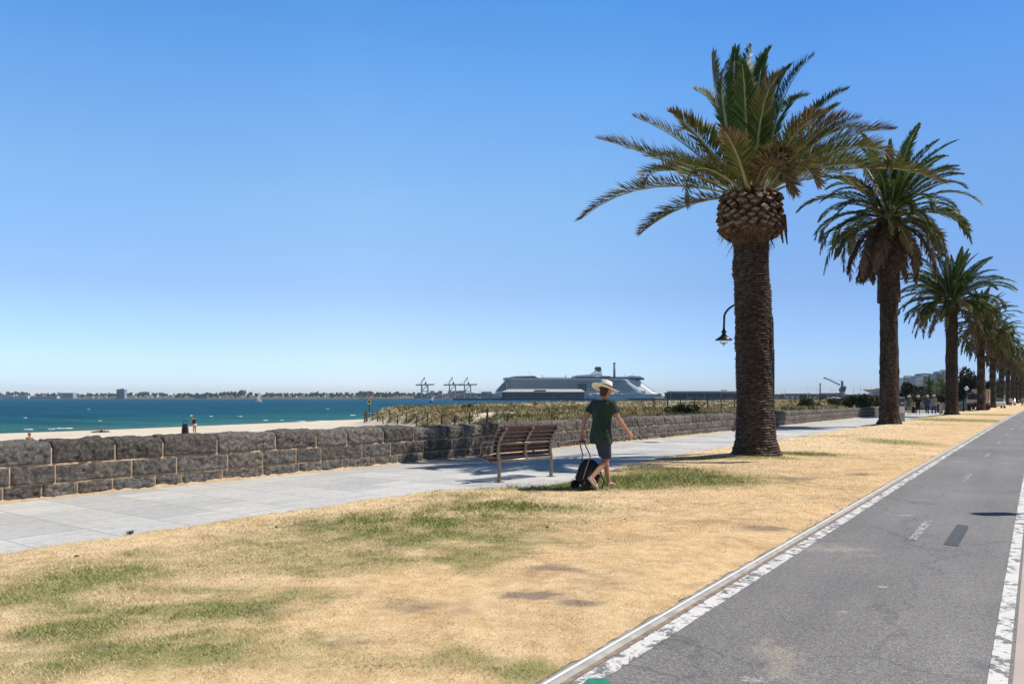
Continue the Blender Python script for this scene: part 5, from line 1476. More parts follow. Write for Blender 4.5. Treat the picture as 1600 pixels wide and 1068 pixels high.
# ------------------------------------------------------------------ street furniture along the path
q = D(1408, 45.6)
t = thing('information_pillar', 'blue-grey information pillar with a dark symbol and pale notice beside the second palm', 'sign', (q.x, q.y, 0), TH + R(8))
hh = zat(620, 45.6); ww = 10.5 / F * 45.6
mb = MB(); mb.box((0, 0, hh / 2), (ww, .16, hh)); mb.build('panel', M_['signgrey'], t, bevel=.02)
mb = MB(); mb.box((0, -.083, hh * .80), (ww * .86, .012, hh * .30)); mb.build('symbol_panel', M_['signblue'], t)
mb = MB(); mb.lathe([(.035, -.095), (.035, -.088)], 12, (0, 0, hh * .84), 0, Matrix.Rotation(R(90), 3, 'X')); mb.box((0, -.0915, hh * .76), (.10, .006, .10)); mb.box((.08, -.0915, hh * .775), (.07, .006, .025)); mb.build('symbol', M_['white'], t)
mb = MB(); mb.box((0, -.083, hh * .50), (ww * .8, .012, hh * .24)); mb.build('notice', M_['white'], t)
mb = MB()
for k in range(5): mb.box((-.02 * (k % 2), -.0905, hh * (.58 - .04 * k)), (ww * .6 - .04 * (k % 2), .004, .012))
mb.build('notice_lines', M_['signgrey'], t)
mb = MB(); mb.box((0, 0, .03), (ww * 1.1, .2, .06)); mb.build('plinth', M_['conc'], t)


def bin_(px, py, label, h, r, m):
    q = P(px, py); t = thing('litter_bin', label, 'bin', (q.x, q.y, 0), TH)
    mb = MB(); mb.lathe([(r * .92, 0.02), (r, .1), (r, h * .86), (r * .96, h * .88)], 18); mb.build('bin_body', m, t, smooth=True)
    mb = MB(); mb.lathe([(r * 1.06, h * .88), (r * 1.06, h * .93), (r * .8, h), (.04, h + .03)], 18); mb.build('lid', M_['dark_metal'], t, smooth=True)
    mb = MB(); mb.box((0, -r * 1.0, h * .72), (r * 1.0, .05, .14)); mb.build('slot', M_['black_cloth'], t)


bin_(1427.5, 645.5, 'dark squat litter bin between the two leftmost walkers', .68, .20, M_['dark_metal'])
bin_(1467, 644.5, 'dark rounded litter bin right of the rightmost walker', .80, .20, M_['dark_metal'])
q = P(1470.3, 647.3); t = thing('stone_bollard', 'short pale stone bollard beside the walkers', 'bollard', (q.x, q.y, 0), TH)
hh = 15 / (647.3 - HZ) * 1.5; mb = MB(); mb.box((0, 0, hh * .45), (.24, .24, hh * .9)); mb.build('shaft', M_['conc'], t, bevel=.02)
mb = MB(); mb.box((0, 0, hh * .9 + .02), (.27, .27, .04)); mb.box((0, 0, hh * .97), (.2, .2, .08), taper=.5); mb.build('cap', M_['conc'], t)
q = P(1505.3, 643); t = thing('bollard', 'black cylindrical bollard left of the utility truck', 'bollard', (q.x, q.y, 0), TH)
hh = 15.5 / (643 - HZ) * 1.5; mb = MB(); mb.lathe([(.09, 0), (.09, hh - .1), (.07, hh - .07)], 14); mb.build('shaft', M_['dark_metal'], t, smooth=True)
mb = MB(); mb.lathe([(.10, hh - .08), (.11, hh - .04), (.07, hh), (.02, hh + .02)], 14); mb.build('cap', M_['dark_metal'], t, smooth=True)

# far low stone wall beyond the walkers
far = thing('stone_wall', 'pale low stone wall crossing behind the four walkers', 'wall', (0, 0, 0))
a_, e_ = D(1412, 92), D(1512, 88); mbs = MB(); mbc = MB(); rr = random.Random(9)
dv = (e_ - a_); L_ = dv.length; dv.normalize()
for c_ in range(3):
    s_ = -rr.random() * .4
    while s_ < L_:
        l = rr.uniform(.5, .95); p_ = a_ + dv * max(0, s_); p2 = a_ + dv * min(L_, s_ + l - .02)
        if (p2 - p_).length > .1: mbs.bar(p_ + Vector((0, 0, .13 + .25 * c_)), p2 + Vector((0, 0, .13 + .25 * c_)), .42 + rr.uniform(-.03, .03), .235)
        s_ += l
m_ps = mat('pale_stone', (.3, .28, .25), .9, .3, 3, .4, 20)
mbs.build('stonework', m_ps, far, bevel=.02)
mbc.bar(a_ + Vector((0, 0, .8)), e_ + Vector((0, 0, .8)), .5, .09); mbc.build('coping', m_ps, far, bevel=.015)

# utility truck seen from behind, mostly hidden by the fourth palm
tq = D(1528, 86)
t = thing('utility_truck', 'pale utility truck seen from behind beneath the palms, with a black hoop on its tray', 'truck', (tq.x, tq.y, 0), R(2))
mb = MB(); mb.box((0, 3.4, 1.28), (1.9, 1.8, 1.75), taper=.9); mb.build('cab', M_['truck'], t, bevel=.08)
mb = MB(); mb.box((0, .4, .98), (2.2, 4.2, .10)); mb.box((0, -1.66, 1.12), (2.2, .06, .42)); mb.box((-1.07, .4, 1.12), (.06, 4.1, .42)); mb.box((1.07, .4, 1.12), (.06, 4.1, .42)); mb.build('tray', M_['truck'], t, bevel=.015)
mb = MB(); mb.box((0, 1.0, .72), (1.0, 6.0, .22)); mb.box((0, -1.6, .62), (1.9, .12, .16)); mb.build('chassis', M_['rubber'], t)
for sg in (-1, 1):
    for y in (-.7, 3.2):
        MX = Matrix.Rotation(R(90), 3, 'Y'); mb = MB(); mb.lathe([(.20, -.13), (.42, -.13), (.45, -.08), (.45, .08), (.42, .13), (.2, .13)], 20, (sg * .88, y, .45), 0, MX); wh = mb.build('wheel', M_['rubber'], t, smooth=True)
        mb = MB(); mb.lathe([(.02, -.1), (.21, -.1), (.21, .1), (.02, .1)], 16, (sg * .88, y, .45), 0, MX); mb.build('rim', M_['galv'], wh)
    mb = MB(); mb.box((sg * .85, -1.71, .82), (.32, .05, .13)); mb.build('tail_light', M_['red'], t, bevel=.01)
mb = MB(); mb.box((0, -1.70, .80), (.42, .02, .12)); mb.build('number_plate', M_['white'], t)
mb = MB(); mb.tube([(-.75 + .36 * math.cos(a), -1.2, 1.85 + .36 * math.sin(a)) for a in [2 * math.pi * k / 20 for k in range(21)]], .10, 8); mb.build('spare_hoop', M_['rubber'], t, smooth=True)
mb = MB()
for x in (-1.0, 0, 1.0): mb.bar((x, 2.3, 1.3), (x, 2.3, 2.2), .06, .06); mb.bar((x, -1.5, 1.3), (x, -1.5, 2.05), .06, .06)
mb.bar((-1.03, 2.3, 2.2), (1.03, 2.3, 2.2), .06, .06); mb.bar((-1.03, -1.5, 2.05), (1.03, -1.5, 2.05), .06, .06); mb.build('ladder_rack', M_['galv'], t)
mb = MB(); mb.box((-.2, .3, 1.6), (1.5, 2.6, .75)); mb.build('tool_box', M_['signblue'], t, bevel=.03)
mb = MB(); mb.box((0, 4.31, 1.75), (1.5, .03, .5)); mb.box((0, 2.48, 1.75), (1.35, .03, .45)); mb.build('window', M_['win'], t)
tq = D(1533, 94); t = thing('box_van', 'tan box van behind the utility truck and the fourth palm trunk', 'van', (tq.x, tq.y, 0), R(2))
mb = MB(); mb.box((0, 0, 1.6), (1.9, 4.0, 2.0)); mb.build('cargo_box', M_['truck_o'], t, bevel=.04)
mb = MB(); mb.box((0, 2.9, 1.3), (1.95, 1.7, 1.6), taper=.9); mb.build('cab', M_['truck'], t, bevel=.08)
mb = MB(); mb.box((0, -2.02, 1.7), (.03, .02, 2.0)); mb.box((.12, -2.03, 1.6), (.05, .03, .4)); mb.build('door_seam', M_['rubber'], t)
for sg in (-1, 1):
    for y in (-1.2, 2.6):
        mb = MB(); mb.lathe([(.2, -.12), (.38, -.12), (.4, 0), (.38, .12), (.2, .12)], 16, (sg * .85, y, .4), 0, Matrix.Rotation(R(90), 3, 'Y')); mb.build('wheel', M_['rubber'], t, smooth=True)
    mb = MB(); mb.box((sg * .9, -2.03, .75), (.2, .04, .2)); mb.build('tail_light', M_['red'], t)
def car(px, dep, rz, m, label, grp='cars parked behind the far palms'):
    q = D(px, dep); t = thing('parked_car', label, 'car', (q.x, q.y, 0), rz, grp)
    mb = MB(); mb.loft([[Vector((sx_ * w_, y, z)) for sx_, z in ((-1, .35), (1, .35), (1, h_ * .8), (.9, h_), (-.9, h_), (-1, h_ * .8))] for y, w_, h_ in ((-2.1, .8, .85), (-1.9, .88, .95), (-.4, .9, .98), (1.2, .9, .95), (1.95, .86, .82), (2.1, .78, .7))]); mb.build('body', m, t, smooth=False, bevel=.05, fix=True)
    mb = MB(); mb.loft([[Vector((-w_, y, .9)), Vector((w_, y, .9)), Vector((w_ * .85, y, z)), Vector((-w_ * .85, y, z))] for y, w_, z in ((-1.8, .8, .96), (-1.2, .82, 1.42), (.2, .82, 1.47), (1.1, .82, .97))]); mb.build('cabin', M_['win'], t, fix=True)
    for sg in (-1, 1):
        for y in (-1.3, 1.3):
            mb = MB(); mb.lathe([(.18, -.1), (.31, -.1), (.33, 0), (.31, .1), (.18, .1)], 14, (sg * .8, y, .33), 0, Matrix.Rotation(R(90), 3, 'Y')); mb.build('wheel', M_['rubber'], t, smooth=True)
        mb = MB(); mb.box((sg * .65, -2.07, .75), (.28, .05, .12)); mb.build('tail_light', M_['red'], t)
car(1557, 108, R(10), M_['white'], 'white parked car glimpsed between the fifth and sixth palms')
car(1578, 150, R(5), M_['white'], 'white parked car glimpsed between the seventh and eighth palms')
car(1512, 120, R(80), M_['truck'], 'pale parked car under the big dark tree left of the truck')

# small far lamps and poles on the promenade
def far_lamp(px, py0, py1, dep, label, two=True):
    q = D(px, dep, 0); t = thing('street_lamp', label, 'street lamp', (q.x, q.y, 0), TH, 'small white far street lamps')
    z1 = zat(py1, dep); mb = MB(); mb.lathe([(.09, 0), (.07, 1), (.05, z1)], 8); mb.build('pole', M_['galv'], t)
    mb = MB(); mb.lathe([(.05, z1 - .35), (.30, z1 - .2), (.34, z1 - .05), (.12, z1 + .25), (.03, z1 + .32)], 12); mb.build('lamp_shade', M_['white'], t, smooth=True)
far_lamp(1510, 640, 606, 118, 'white far street lamp in front of the big dark tree')
far_lamp(1570.5, 635, 578, 165, 'pale pole with a white lamp between the sixth and seventh palms')
far_lamp(1578, 635, 590, 178, 'white far street lamp between the seventh and eighth palms')
def far_person(px, dep, m, label):
    q = D(px, dep); 
    return person(label, 'far people near the road end', (q.x, q.y, 0), R(5), walk_pose(.2, .1, 'L'), dict(top=m, sleeve=.6, shorts=M_['navy_cloth'], leg=2, leg_name='trousers', hair=M_['hair'], shoe=M_['black_cloth']), M_['skin_t'], .035, 1.0, False)
far_person(1579, 128, M_['pale_cloth'], 'tiny far person in a white top between the seventh and eighth palms')
far_person(1597.5, 135, M_['signgrey'], 'tiny far person in a pale blue top at the right edge of the photo')

# ------------------------------------------------------------------ leafy trees
m_leaf, nt, b = nmat('tree_leaves'); at = attr(nt)
nt.links.new(at.outputs['Color'], b.inputs['Base Color']); b.inputs['Roughness'].default_value = .7; b.inputs['Specular IOR Level'].default_value = .2


def crown_geo(r, hz, n, leaf, cols, seed, lobes=9, flat=.8):
    rs = np.random.RandomState(seed)
    cs = [(rs.uniform(-.55, .55) * r, rs.uniform(-.55, .55) * r, hz + rs.uniform(-.35, .45) * r * flat, rs.uniform(.35, .6) * r) for _ in range(lobes)]
    V = []; Cc = []
    for cx_, cy_, cz_, rad in cs:
        m_ = n // lobes
        d = rs.randn(m_, 3); d /= np.linalg.norm(d, axis=1)[:, None]
        p = np.array([cx_, cy_, cz_]) + d * rad * (0.55 + 0.5 * rs.rand(m_, 1)) * np.array([1, 1, flat])
        u = rs.randn(m_, 3); u /= np.linalg.norm(u, axis=1)[:, None]; w_ = np.cross(u, rs.randn(m_, 3)); w_ /= np.linalg.norm(w_, axis=1)[:, None]
        s_ = leaf * (.6 + .8 * rs.rand(m_, 1))
        V.append(np.stack([p - u * s_, p + w_ * s_ * .6, p + u * s_, p - w_ * s_ * .6], 1)); t_ = rs.rand(m_, 1)
        lob = rs.uniform(.75, 1.3)
        Cc.append(np.repeat(((np.array(cols[0]) * (1 - t_) + np.array(cols[1]) * t_) * lob)[:, None], 4, 1))
    V = np.concatenate(V).reshape(-1, 3); Cc = np.concatenate(Cc).reshape(-1, 3)
    return V, np.arange(len(V)).reshape(-1, 4), Cc


DARK = ((.012, .024, .014), (.045, .065, .03)); MIDG = ((.03, .05, .02), (.10, .12, .05)); OLV = ((.05, .055, .025), (.15, .14, .075))
def tree(px, dep, ytop, wpx, label, cols, seed, z0=0.0, n=2600, name='tree', group=None, trunk_h=.3, cat='tree', lobes=10, flat=.8):
    q = D(px, dep, z0); h_ = zat(ytop, dep) - z0; r = wpx / 2 / F * dep
    t = thing(name, label, cat, q, rnd.random() * 6, group)
    flat = max(flat, h_ * .5 / r); V, Fc, Cc = crown_geo(r * 1.15, h_ * .52, int(n * 1.4), r * .11, cols, seed, lobes, flat)
    V[:, 2] = np.maximum(V[:, 2], h_ * .04)
    link('crown', np_mesh('crown', V, Fc, m_leaf, col=Cc), t)
    mb = MB(); mb.tube([(0, 0, -.2), (.02 * r, .03 * r, h_ * trunk_h), (.05 * r, 0, h_ * .72)], [.07 * r + .05, .055 * r + .04, .02 * r + .02], 8)
    for k in range(4):
        a = 1.6 * k + seed; mb.tube([(.02 * r, .03 * r, h_ * trunk_h), (math.cos(a) * r * .5, math.sin(a) * r * .5, h_ * .7)], [.04 * r + .03, .01 * r + .01], 6)
    mb.build('trunk', M_['bark'], t, smooth=True)
    return t


tg_ = 'dark trees behind the walkers'
tree(1420, 180, 592, 34, 'dark round tree right behind the second palm trunk', DARK, 1, group=tg_)
tree(1438, 190, 600, 22, 'smaller dark tree behind the second walker', MIDG, 2, group=tg_)
tree(1514, 150, 575.5, 32, 'big dark dense tree behind the utility truck', DARK, 3, n=5200, group=tg_, lobes=14)
tree(1504, 160, 592, 20, 'dark tree spreading left of the big dense tree', DARK, 4, group=tg_)
tree(1547, 190, 592, 22, 'dark tree glimpsed between the fourth and fifth palms', DARK, 5, group=tg_)
tree(1562, 200, 592, 16, 'dark tree glimpsed between the fifth and sixth palms', DARK, 6, group=tg_)
tree(1430, 130, 611, 20, 'low bushy olive tree behind the leftmost walkers', OLV, 7, group=tg_)
tree(1449, 145, 614, 26, 'low green bush behind the third walker', MIDG, 8, group=tg_)
tree(1471, 120, 616, 20, 'low green bush left of the third palm trunk', DARK, 9, group=tg_)
tree(1497, 125, 618, 18, 'low dark bush right of the third palm trunk', DARK, 10, group=tg_)
tree(1588, 330, 590, 30, 'dark tree mass behind the last palms', DARK, 11, group=tg_)
tree(1620, 330, 585, 46, 'tall dark tree at the far right beyond the road end', DARK, 12, group=tg_)
# little background palms
for i, (px, ytop, dep, lb_) in enumerate(((1452, 599, 200, 'small background palm left of its twin, behind the walkers'), (1472, 600, 205, 'small background palm just left of the third palm trunk'))):
    q = D(px, dep); h_ = zat(ytop, dep); t = thing('palm_tree', lb_, 'palm tree', (q.x, q.y, 0), i, 'small background palms')
    link('trunk', trunk_mesh('trunk', h_ - 1.2, [(0, .5), (h_, .38)], .2, 24, 14, 90 + i), t)
    Vs = []; Fs = []; ms = []; Ts = []; off = 0
    for cls, az, sc, tl in crown_plan(44, random.Random(70 + i), [4, 6, 8, 9, 9, 8, 7, 5, 3]):
        _, V, Fc, mi, T = LIBL[cls * 2]; k = sc * 1.0; ca, sa = math.cos(az), math.sin(az)
        Vs.append(np.stack([V[:, 0] * k * ca - V[:, 1] * k * sa, V[:, 0] * k * sa + V[:, 1] * k * ca, V[:, 2] * k + h_ - 1.2], -1)); Fs.append(Fc + off); ms.append(mi); Ts.append(T); off += len(V)
    link('crown', np_mesh('crown', np.concatenate(Vs), np.concatenate(Fs), [m_frond, m_rach], np.concatenate(ms), np.concatenate(Ts)), t)
# bushes growing in the dune
bg_ = 'bushes growing on the dune behind the wall'
for i, (px, dep, yt, w_, cols, lb_) in enumerate(((1075, 44, 634, 34, MIDG, 'leafy green bush on the dune just left of the nearest palm trunk'), (1052, 47, 637, 26, MIDG, 'leafy green bush on the dune left of its larger neighbour'),
        (1330, 78, 617, 22, DARK, 'dark bush on the dune left of the second palm trunk'), (1352, 74, 617, 26, DARK, 'dark bush on the dune directly left of the second palm trunk'), (1372, 82, 617, 26, OLV, 'olive bush on the dune touching the second palm trunk'),
        (1310, 95, 623, 26, OLV, 'low olive bush on the dune below the harbour crane'), (728, 70, 634.5, 20, ((.10, .10, .07), (.24, .22, .17)), 'grey-green domed bush on the dune left of the bench'), (1265, 88, 624, 30, OLV, 'low olive bush on the dune midway between the first two palms'))):
    q = D(px, dep); zz = float(beach_z(np.array(q.x), np.array(q.y))[0])
    tree(px, dep, yt, w_, lb_, cols, 30 + i, zz - .05, 1500, 'dune_bush', bg_, .2, 'bush', 8, .7)

# ------------------------------------------------------------------ dune fences
def fence(pts, label, hpost, seed, side_panel=False):
    t = thing('dune_fence', label, 'fence', (0, 0, 0)); rr = random.Random(seed); tops = []
    for i, q in enumerate(pts):
        z = float(beach_z(np.array(q.x), np.array(q.y))[0]); lean = Vector((rr.gauss(0, .04), rr.gauss(0, .04), 0)); h_ = hpost * rr.uniform(.85, 1.1)
        b_ = Vector((q.x, q.y, z - .2)); e = Vector((q.x, q.y, z + h_)) + lean; mb = MB(); mb.tube([b_, e], [.06, .05], 7); mb.build('post', M_['post'], t); tops.append((Vector((q.x, q.y, z)), e))
    for f_ in (.45, .9):
        mb = MB(); mb.tube([a.lerp(b_, f_) for a, b_ in tops], .007, 4); mb.build('wire', M_['galv'], t)
    return t, tops


e0, e1, e2 = W(91, (574 - CX) / F * 91), W(50, (690 - CX) / F * 50), W(33, (830 - CX) / F * 33)
fp = [e0.lerp(e1, k / 9) for k in range(10)] + [e1.lerp(e2, k / 5) for k in range(1, 5)]
ft, tops = fence(fp, 'line of dark weathered posts with wire along the edge of the grassy dune', 1.0, 5)
a_ = e0 + Vector((-.3, .2, 0)); z = float(beach_z(np.array(e0.x), np.array(e0.y))[0]); s_ = W(0, .32)
mb = MB()
for k in range(2): mb.box((0, 0, .62), (.17, .09, 1.5), 0, Matrix.Translation(Vector((e0.x, e0.y, z)) + s_ * (-1.0 + k * .75)) @ Matrix.Rotation(TH, 4, 'Z'))
mb.build('end_board', M_['plank'], ft)
mb = MB(); q0 = Vector((e0.x, e0.y, z + 1.12)); mb.bar(q0, q0 + W(-1, 1.9, 0), .1, .1); mb.build('rail', M_['pale_cloth'], ft)
fp2 = [D(1022 + 21 * k, 62 + 2.2 * k) for k in range(9)]
fence(fp2, 'thin row of dark posts on the dune in front of the right terminal building', 1.25, 6)

# channel marker near the end of the dune
q = D(577, 125, ZW); t = thing('channel_marker', 'slim marker post with a yellow board standing in the water off the dune end', 'marker', q, TH)
mb = MB(); mb.tube([(0, 0, -1.5), (0, 0, zat(622, 125) - ZW)], .1, 8); mb.build('post', M_['post'], t)
mb = MB(); zt = zat(622, 125) - ZW; mb.prism([(-.28, zt - 1.05), (.28, zt - 1.05), (.33, zt - .5), (0, zt + .05), (-.33, zt - .5)], -.13, -.09); mb.build('board', M_['yellow'], t)
mb = MB(); mb.box((0, -.137, zt - .6), (.3, .012, .35)); mb.build('board_mark', M_['post'], t)
mb = MB(); mb.ell((-.1, 0, zt + .4), (.14, .06, .3)); mb.build('topmark', M_['red'], t, smooth=True)

# ------------------------------------------------------------------ craft on the water
def sailboat(px, dep, mast_y, label, m_main, hullm, heel, L, jib=True):
    q = D(px, dep, ZW); t = thing('sailing_boat', label, 'boat', q, TH + .5); H_ = zat(mast_y, dep) - ZW
    MH = Matrix.Rotation(heel, 3, 'Y'); hull = MB()
    hull.loft([[Vector((x, w_ * y, z)) for y, z in ((-1, .75), (-.8, .1), (0, -.35), (.8, .1), (1, .75))] for x, w_ in ((-L * .45, .7), (-L * .2, 1.05), (L * .1, 1.1), (L * .35, .6), (L * .5, .08))]); hull.v = [MH @ p for p in hull.v]; hull.build('hull', hullm, t, smooth=True, fix=True)
    mb = MB(); mb.tube([MH @ Vector((L * .08, 0, .5)), MH @ Vector((L * .08, 0, H_))], [.09, .05], 6); mb.build('mast', M_['crane_w'], t)
    mb = MB(); n = 7; rings = []
    for k in range(n):
        f_ = k / (n - 1); z = 1.3 + (H_ - 1.4) * f_; w_ = L * .46 * (1 - f_) ** .8 + .05
        rings.append([MH @ Vector((L * .07 - w_ * u, .5 * math.sin(u * 3.1) * (1 - f_) + e, z)) for u, e in ((0, -.03), (.5, -.03), (1, -.03), (1, .03), (.5, .03), (0, .03))])
    mb.loft(rings); mb.build('mainsail', m_main, t, smooth=True, fix=True)
    if jib:
        mb = MB(); mb.loft([[MH @ Vector(p) for p in ((L * .48, -.03, .9), (L * .12, .3, 1.2), (L * .12, .36, 1.2), (L * .48, .03, .9))], [MH @ Vector(p) for p in ((L * .12, -.03, H_ * .8), (L * .10, .0, H_ * .8), (L * .10, .04, H_ * .8), (L * .12, .03, H_ * .8))]]); mb.build('jib', m_main, t, fix=True)
    mb = MB(); mb.ell(MH @ Vector((-L * .2, -.5, 1.2)), (.25, .25, .5)); mb.ell(MH @ Vector((-L * .2, -.5, 1.8)), (.14, .14, .16)); mb.build('sailor', M_['contR'], t, smooth=True)
sailboat(403.5, 760, 610.5, 'white-sailed sailing boat leaning on the open water left of the dune', M_['sail'], M_['pale_cloth'], .13, 7.5)
sailboat(675, 640, 617, 'small dinghy with a blue hull and pale sail near the container cranes', M_['sail'], M_['sailblue'], .25, 6.0, False)
q = D(887, 560, ZW); t = thing('jet_ski', 'jet ski with a standing rider trailing white spray', 'jet ski', q, TH)
mb = MB(); mb.loft([[Vector((x, w_ * y, z * 1.0)) for y, z in ((-1, .7), (-.7, .0), (.7, .0), (1, .7), (.4, h_), (-.4, h_))] for x, w_, h_ in ((-1.5, .5, .8), (-.6, .6, 1.1), (.4, .6, 1.2), (1.2, .4, .9), (1.6, .1, .75))]); mb.build('hull', M_['navy'], t, fix=True)
mb = MB(); mb.tube([(-.3, .15, .8), (-.3, .15, 1.7), (-.2, .1, 2.3)], [.14, .16, .22], 8, round_=True); mb.tube([(-.2, .1, 2.2), (.4, 0, 1.7)], .08, 6, round_=True); mb.ell((-.15, .1, 2.75), (.14, .15, .18)); mb.build('rider', M_['black_cloth'], t, smooth=True)
mb = MB(); rr = random.Random(2)
for k in range(46):
    x = -1.2 - 21 * (k / 46) ** 1.2; s_ = .8 * (1 - .5 * k / 46); mb.ell((x + rr.gauss(0, .4), rr.gauss(0, .6), .25 + .45 * rr.random() * s_), (rr.uniform(.5, 1.3), .6, .35 * s_ + .12), 0, 8, 6)
for k in range(10): mb.ell((2 + rr.random() * 4, rr.gauss(0, .5), .2), (.8, .5, .3), 0, 8, 6)
mb.build('spray', M_['foam'], t, smooth=True)

# ------------------------------------------------------------------ cruise ship
DS = 1300.0; s_ = DS / F
x_st = (768 - CX) * s_; q = W(DS, x_st, ZW)
t = thing('cruise_ship', 'huge white cruise ship with rows of blue-green balcony glass moored at the pier', 'ship', q + W(-22, 2.2), TH + R(9))
def sx(px): return (px - CX) * s_ - x_st
def sz(py): return zat(py, DS) - ZW
Bm = 16.0
def plan(x0, x1, hb, bow=40, stern=10):
    return [(x0, -hb * .7), (x0 + stern, -hb), (x1 - bow, -hb), (x1 - bow * .4, -hb * .72), (x1, -hb * .12), (x1, hb * .12), (x1 - bow * .4, hb * .72), (x1 - bow, hb), (x0 + stern, hb), (x0, hb * .7)]
mb = MB(); rings = []
for z, x0, x1, hb in ((-3, sx(778), sx(1016), Bm * .82), (0.5, sx(776), sx(1022), Bm * .9), (6, sx(772), sx(1029), Bm), (11, sx(770), sx(1033), Bm)):
    rings.append([Vector((x, y, z)) for x, y in plan(x0, x1, hb, 55, 8)])
mb.loft(rings)
for k in range(50): mb.box((sx(800) + k * 4.4, -Bm - .0, 7.6), (1.5, .3, 1.5), 1)
mb.build('hull', [M_['ship_white'], M_['ship_glass']], t)
ytop = [613.5, 610.4, 607.3, 604.2, 601.2, 598.2, 595.2, 592.4]
for k, y in enumerate(ytop):
    x0 = sx(787) if k < 7 else sx(786); x1 = sx(1030 - 4.6 * k + (0 if k < 6 else 3)); z0 = sz(y) - (0 if k else 0); z1 = sz(ytop[k + 1]) if k < 7 else sz(590.6)
    mb = MB(); mb.prism(plan(x0, x1 - 2.5, Bm - 1.6, 34), z0 - .2, z1 + .2, axis='z'); mb.build('balcony_glass', M_['ship_glass'], t)
    mb = MB(); mb.prism(plan(x0 - 1, x1, Bm - .2 + (.6 if k in (0, 7) else 0), 34), z0 - (.65 if k not in (0, 7) else .9), z0 + (.62 if k not in (0, 7) else .9), axis='z')
    for j in range(60):
        xx = x0 + 6 + j * (x1 - 40 - x0) / 60; mb.box((xx, -(Bm - 1.0), (z0 + z1) / 2), (.45, 1.2, z1 - z0 - .7))
    mb.build('deck', M_['ship_white'], t)
# glass atrium, white bow shoulder, stern tiers
mb = MB(); mb.box((sx(906), -Bm + .35, (sz(611) + sz(598.5)) / 2), (13 / F * DS, 1.6, sz(598.5) - sz(611))); mb.build('atrium', mat('atrium_glass', (.02, .1, .11), .15, .3, .3), t)
mb = MB(); rings = []
for k, (z, x1) in enumerate([(sz(614.5), sx(1032))] + [(sz(y), sx(1030 - 4.6 * j + (0 if j < 6 else 3))) for j, y in enumerate(ytop)]):
    hb = Bm - .9; x0 = x1 - 40 + 1.2 * k
    rings.append([Vector(p_ + (z,)) for p_ in [(x0, -hb), (x1 - 30, -hb), (x1 - 11, -hb * .74), (x1 - .6, -hb * .16), (x1 - .6, hb * .16), (x1 - 11, hb * .74), (x1 - 30, hb), (x0, hb)]])
mb.loft(rings); mb.build('forward_superstructure', M_['ship_white'], t, fix=True)
for k in range(5):
    mb = MB(); z = sz(612 - 3.0 * k); mb.box((sx(781 + 1.5 * k), 0, z), ((14 - 2.0 * k) * s_, 2 * Bm - 5, 2.6)); mb.build('stern_tier', M_['ship_white'], t)
mb = MB(); mb.prism([(sx(771), sz(611)), (sx(787), sz(611)), (sx(787), sz(597)), (sx(783), sz(598))], -Bm + 1.0, -Bm + 1.8); mb.build('stern_glass', mat('stern_glass', (.13, .24, .32), .25, .3, .3), t, fix=True)
# upper works
def topbox(name, pts, hb, m): mb = MB(); mb.prism([(sx(a), sz(b_)) for a, b_ in pts], -hb, hb); return mb.build(name, m, t, fix=True)
topbox('lido_deck', [(786, 591.5), (792, 590), (800, 588.6), (832, 588.2), (838, 590.6), (896, 590.6), (900, 588.6), (995, 588.2), (1006, 590.5), (1008, 592.8), (786, 592.8)], Bm - 3, M_['ship_glass'])
topbox('aft_lounge_roof', [(793, 590.0), (800, 588.0), (830, 587.2), (834, 588.2), (800, 589.2)], Bm - 2.4, M_['ship_white'])
topbox('sports_deck', [(894, 588.6), (897, 586.4), (912, 585.4), (936, 583.6), (940, 586.5), (926, 588.0)], Bm - 2, M_['ship_white'])
topbox('sports_deck_glass', [(896, 591.0), (895, 588.7), (930, 588.2), (940, 587.2), (952, 587.2), (952, 591.0)], Bm - 2.8, M_['ship_glass'])
topbox('funnel', [(922, 584.6), (930, 580), (935, 573.8), (939, 573.2), (941, 584.6)], 5, M_['ship_white'])
topbox('funnel_cap', [(930.5, 575.2), (932, 573), (937, 572.4), (938.8, 573.6), (938.0, 580), (933, 580)], 5.6, M_['ship_blue'])
topbox('funnel_pipes', [(938, 574.0), (938.3, 572.6), (931.6, 572.6), (931.2, 574)], 4.2, M_['pile'])
topbox('bridge_roof', [(977, 588.4), (983, 586.4), (1000, 587.4), (1004, 589.8), (977, 589.6)], Bm - 1.5, M_['ship_white'])
topbox('bridge_windows', [(978, 590.4), (977.5, 589.5), (1005, 589.7), (1007, 591.2)], Bm - 1.7, M_['ship_glass'])
for px, py in ((829.5, 585.2), (846, 587.0), (883, 587.2), (980, 584.6)):
    mb = MB(); mb.tube([(sx(px), 0, sz(py + 3)), (sx(px), 0, sz(py))], .5, 6); mb.ell((sx(px), 0, sz(py)), (1.5, 1.5, 1.5), 0, 12, 8); mb.build('radar_dome', M_['ship_white'], t, smooth=True)
for px, y0, y1, r_ in ((825, 588, 578.5, .28), (992, 588, 580, .3), (941, 587, 580.5, .6)):
    mb = MB(); mb.tube([(sx(px), 0, sz(y0)), (sx(px), 0, sz(y1))], [r_ * 1.4, r_], 6); mb.bar((sx(px) - 2.2, 0, sz(y1 + 3)), (sx(px) + 2.2, 0, sz(y1 + 3)), .3, .3); mb.build('mast', M_['ship_white'], t)
mb = MB()
for k in range(9): mb.bar((sx(846) + k * 5.5, -Bm + 4, sz(590.4)), (sx(846) + k * 5.5, -Bm + 4, sz(588.6)), .35, .35)
mb.bar((sx(846), -Bm + 4, sz(588.8)), (sx(846) + 44, -Bm + 4, sz(588.8)), .35, .35); mb.build('railing', M_['ship_white'], t)
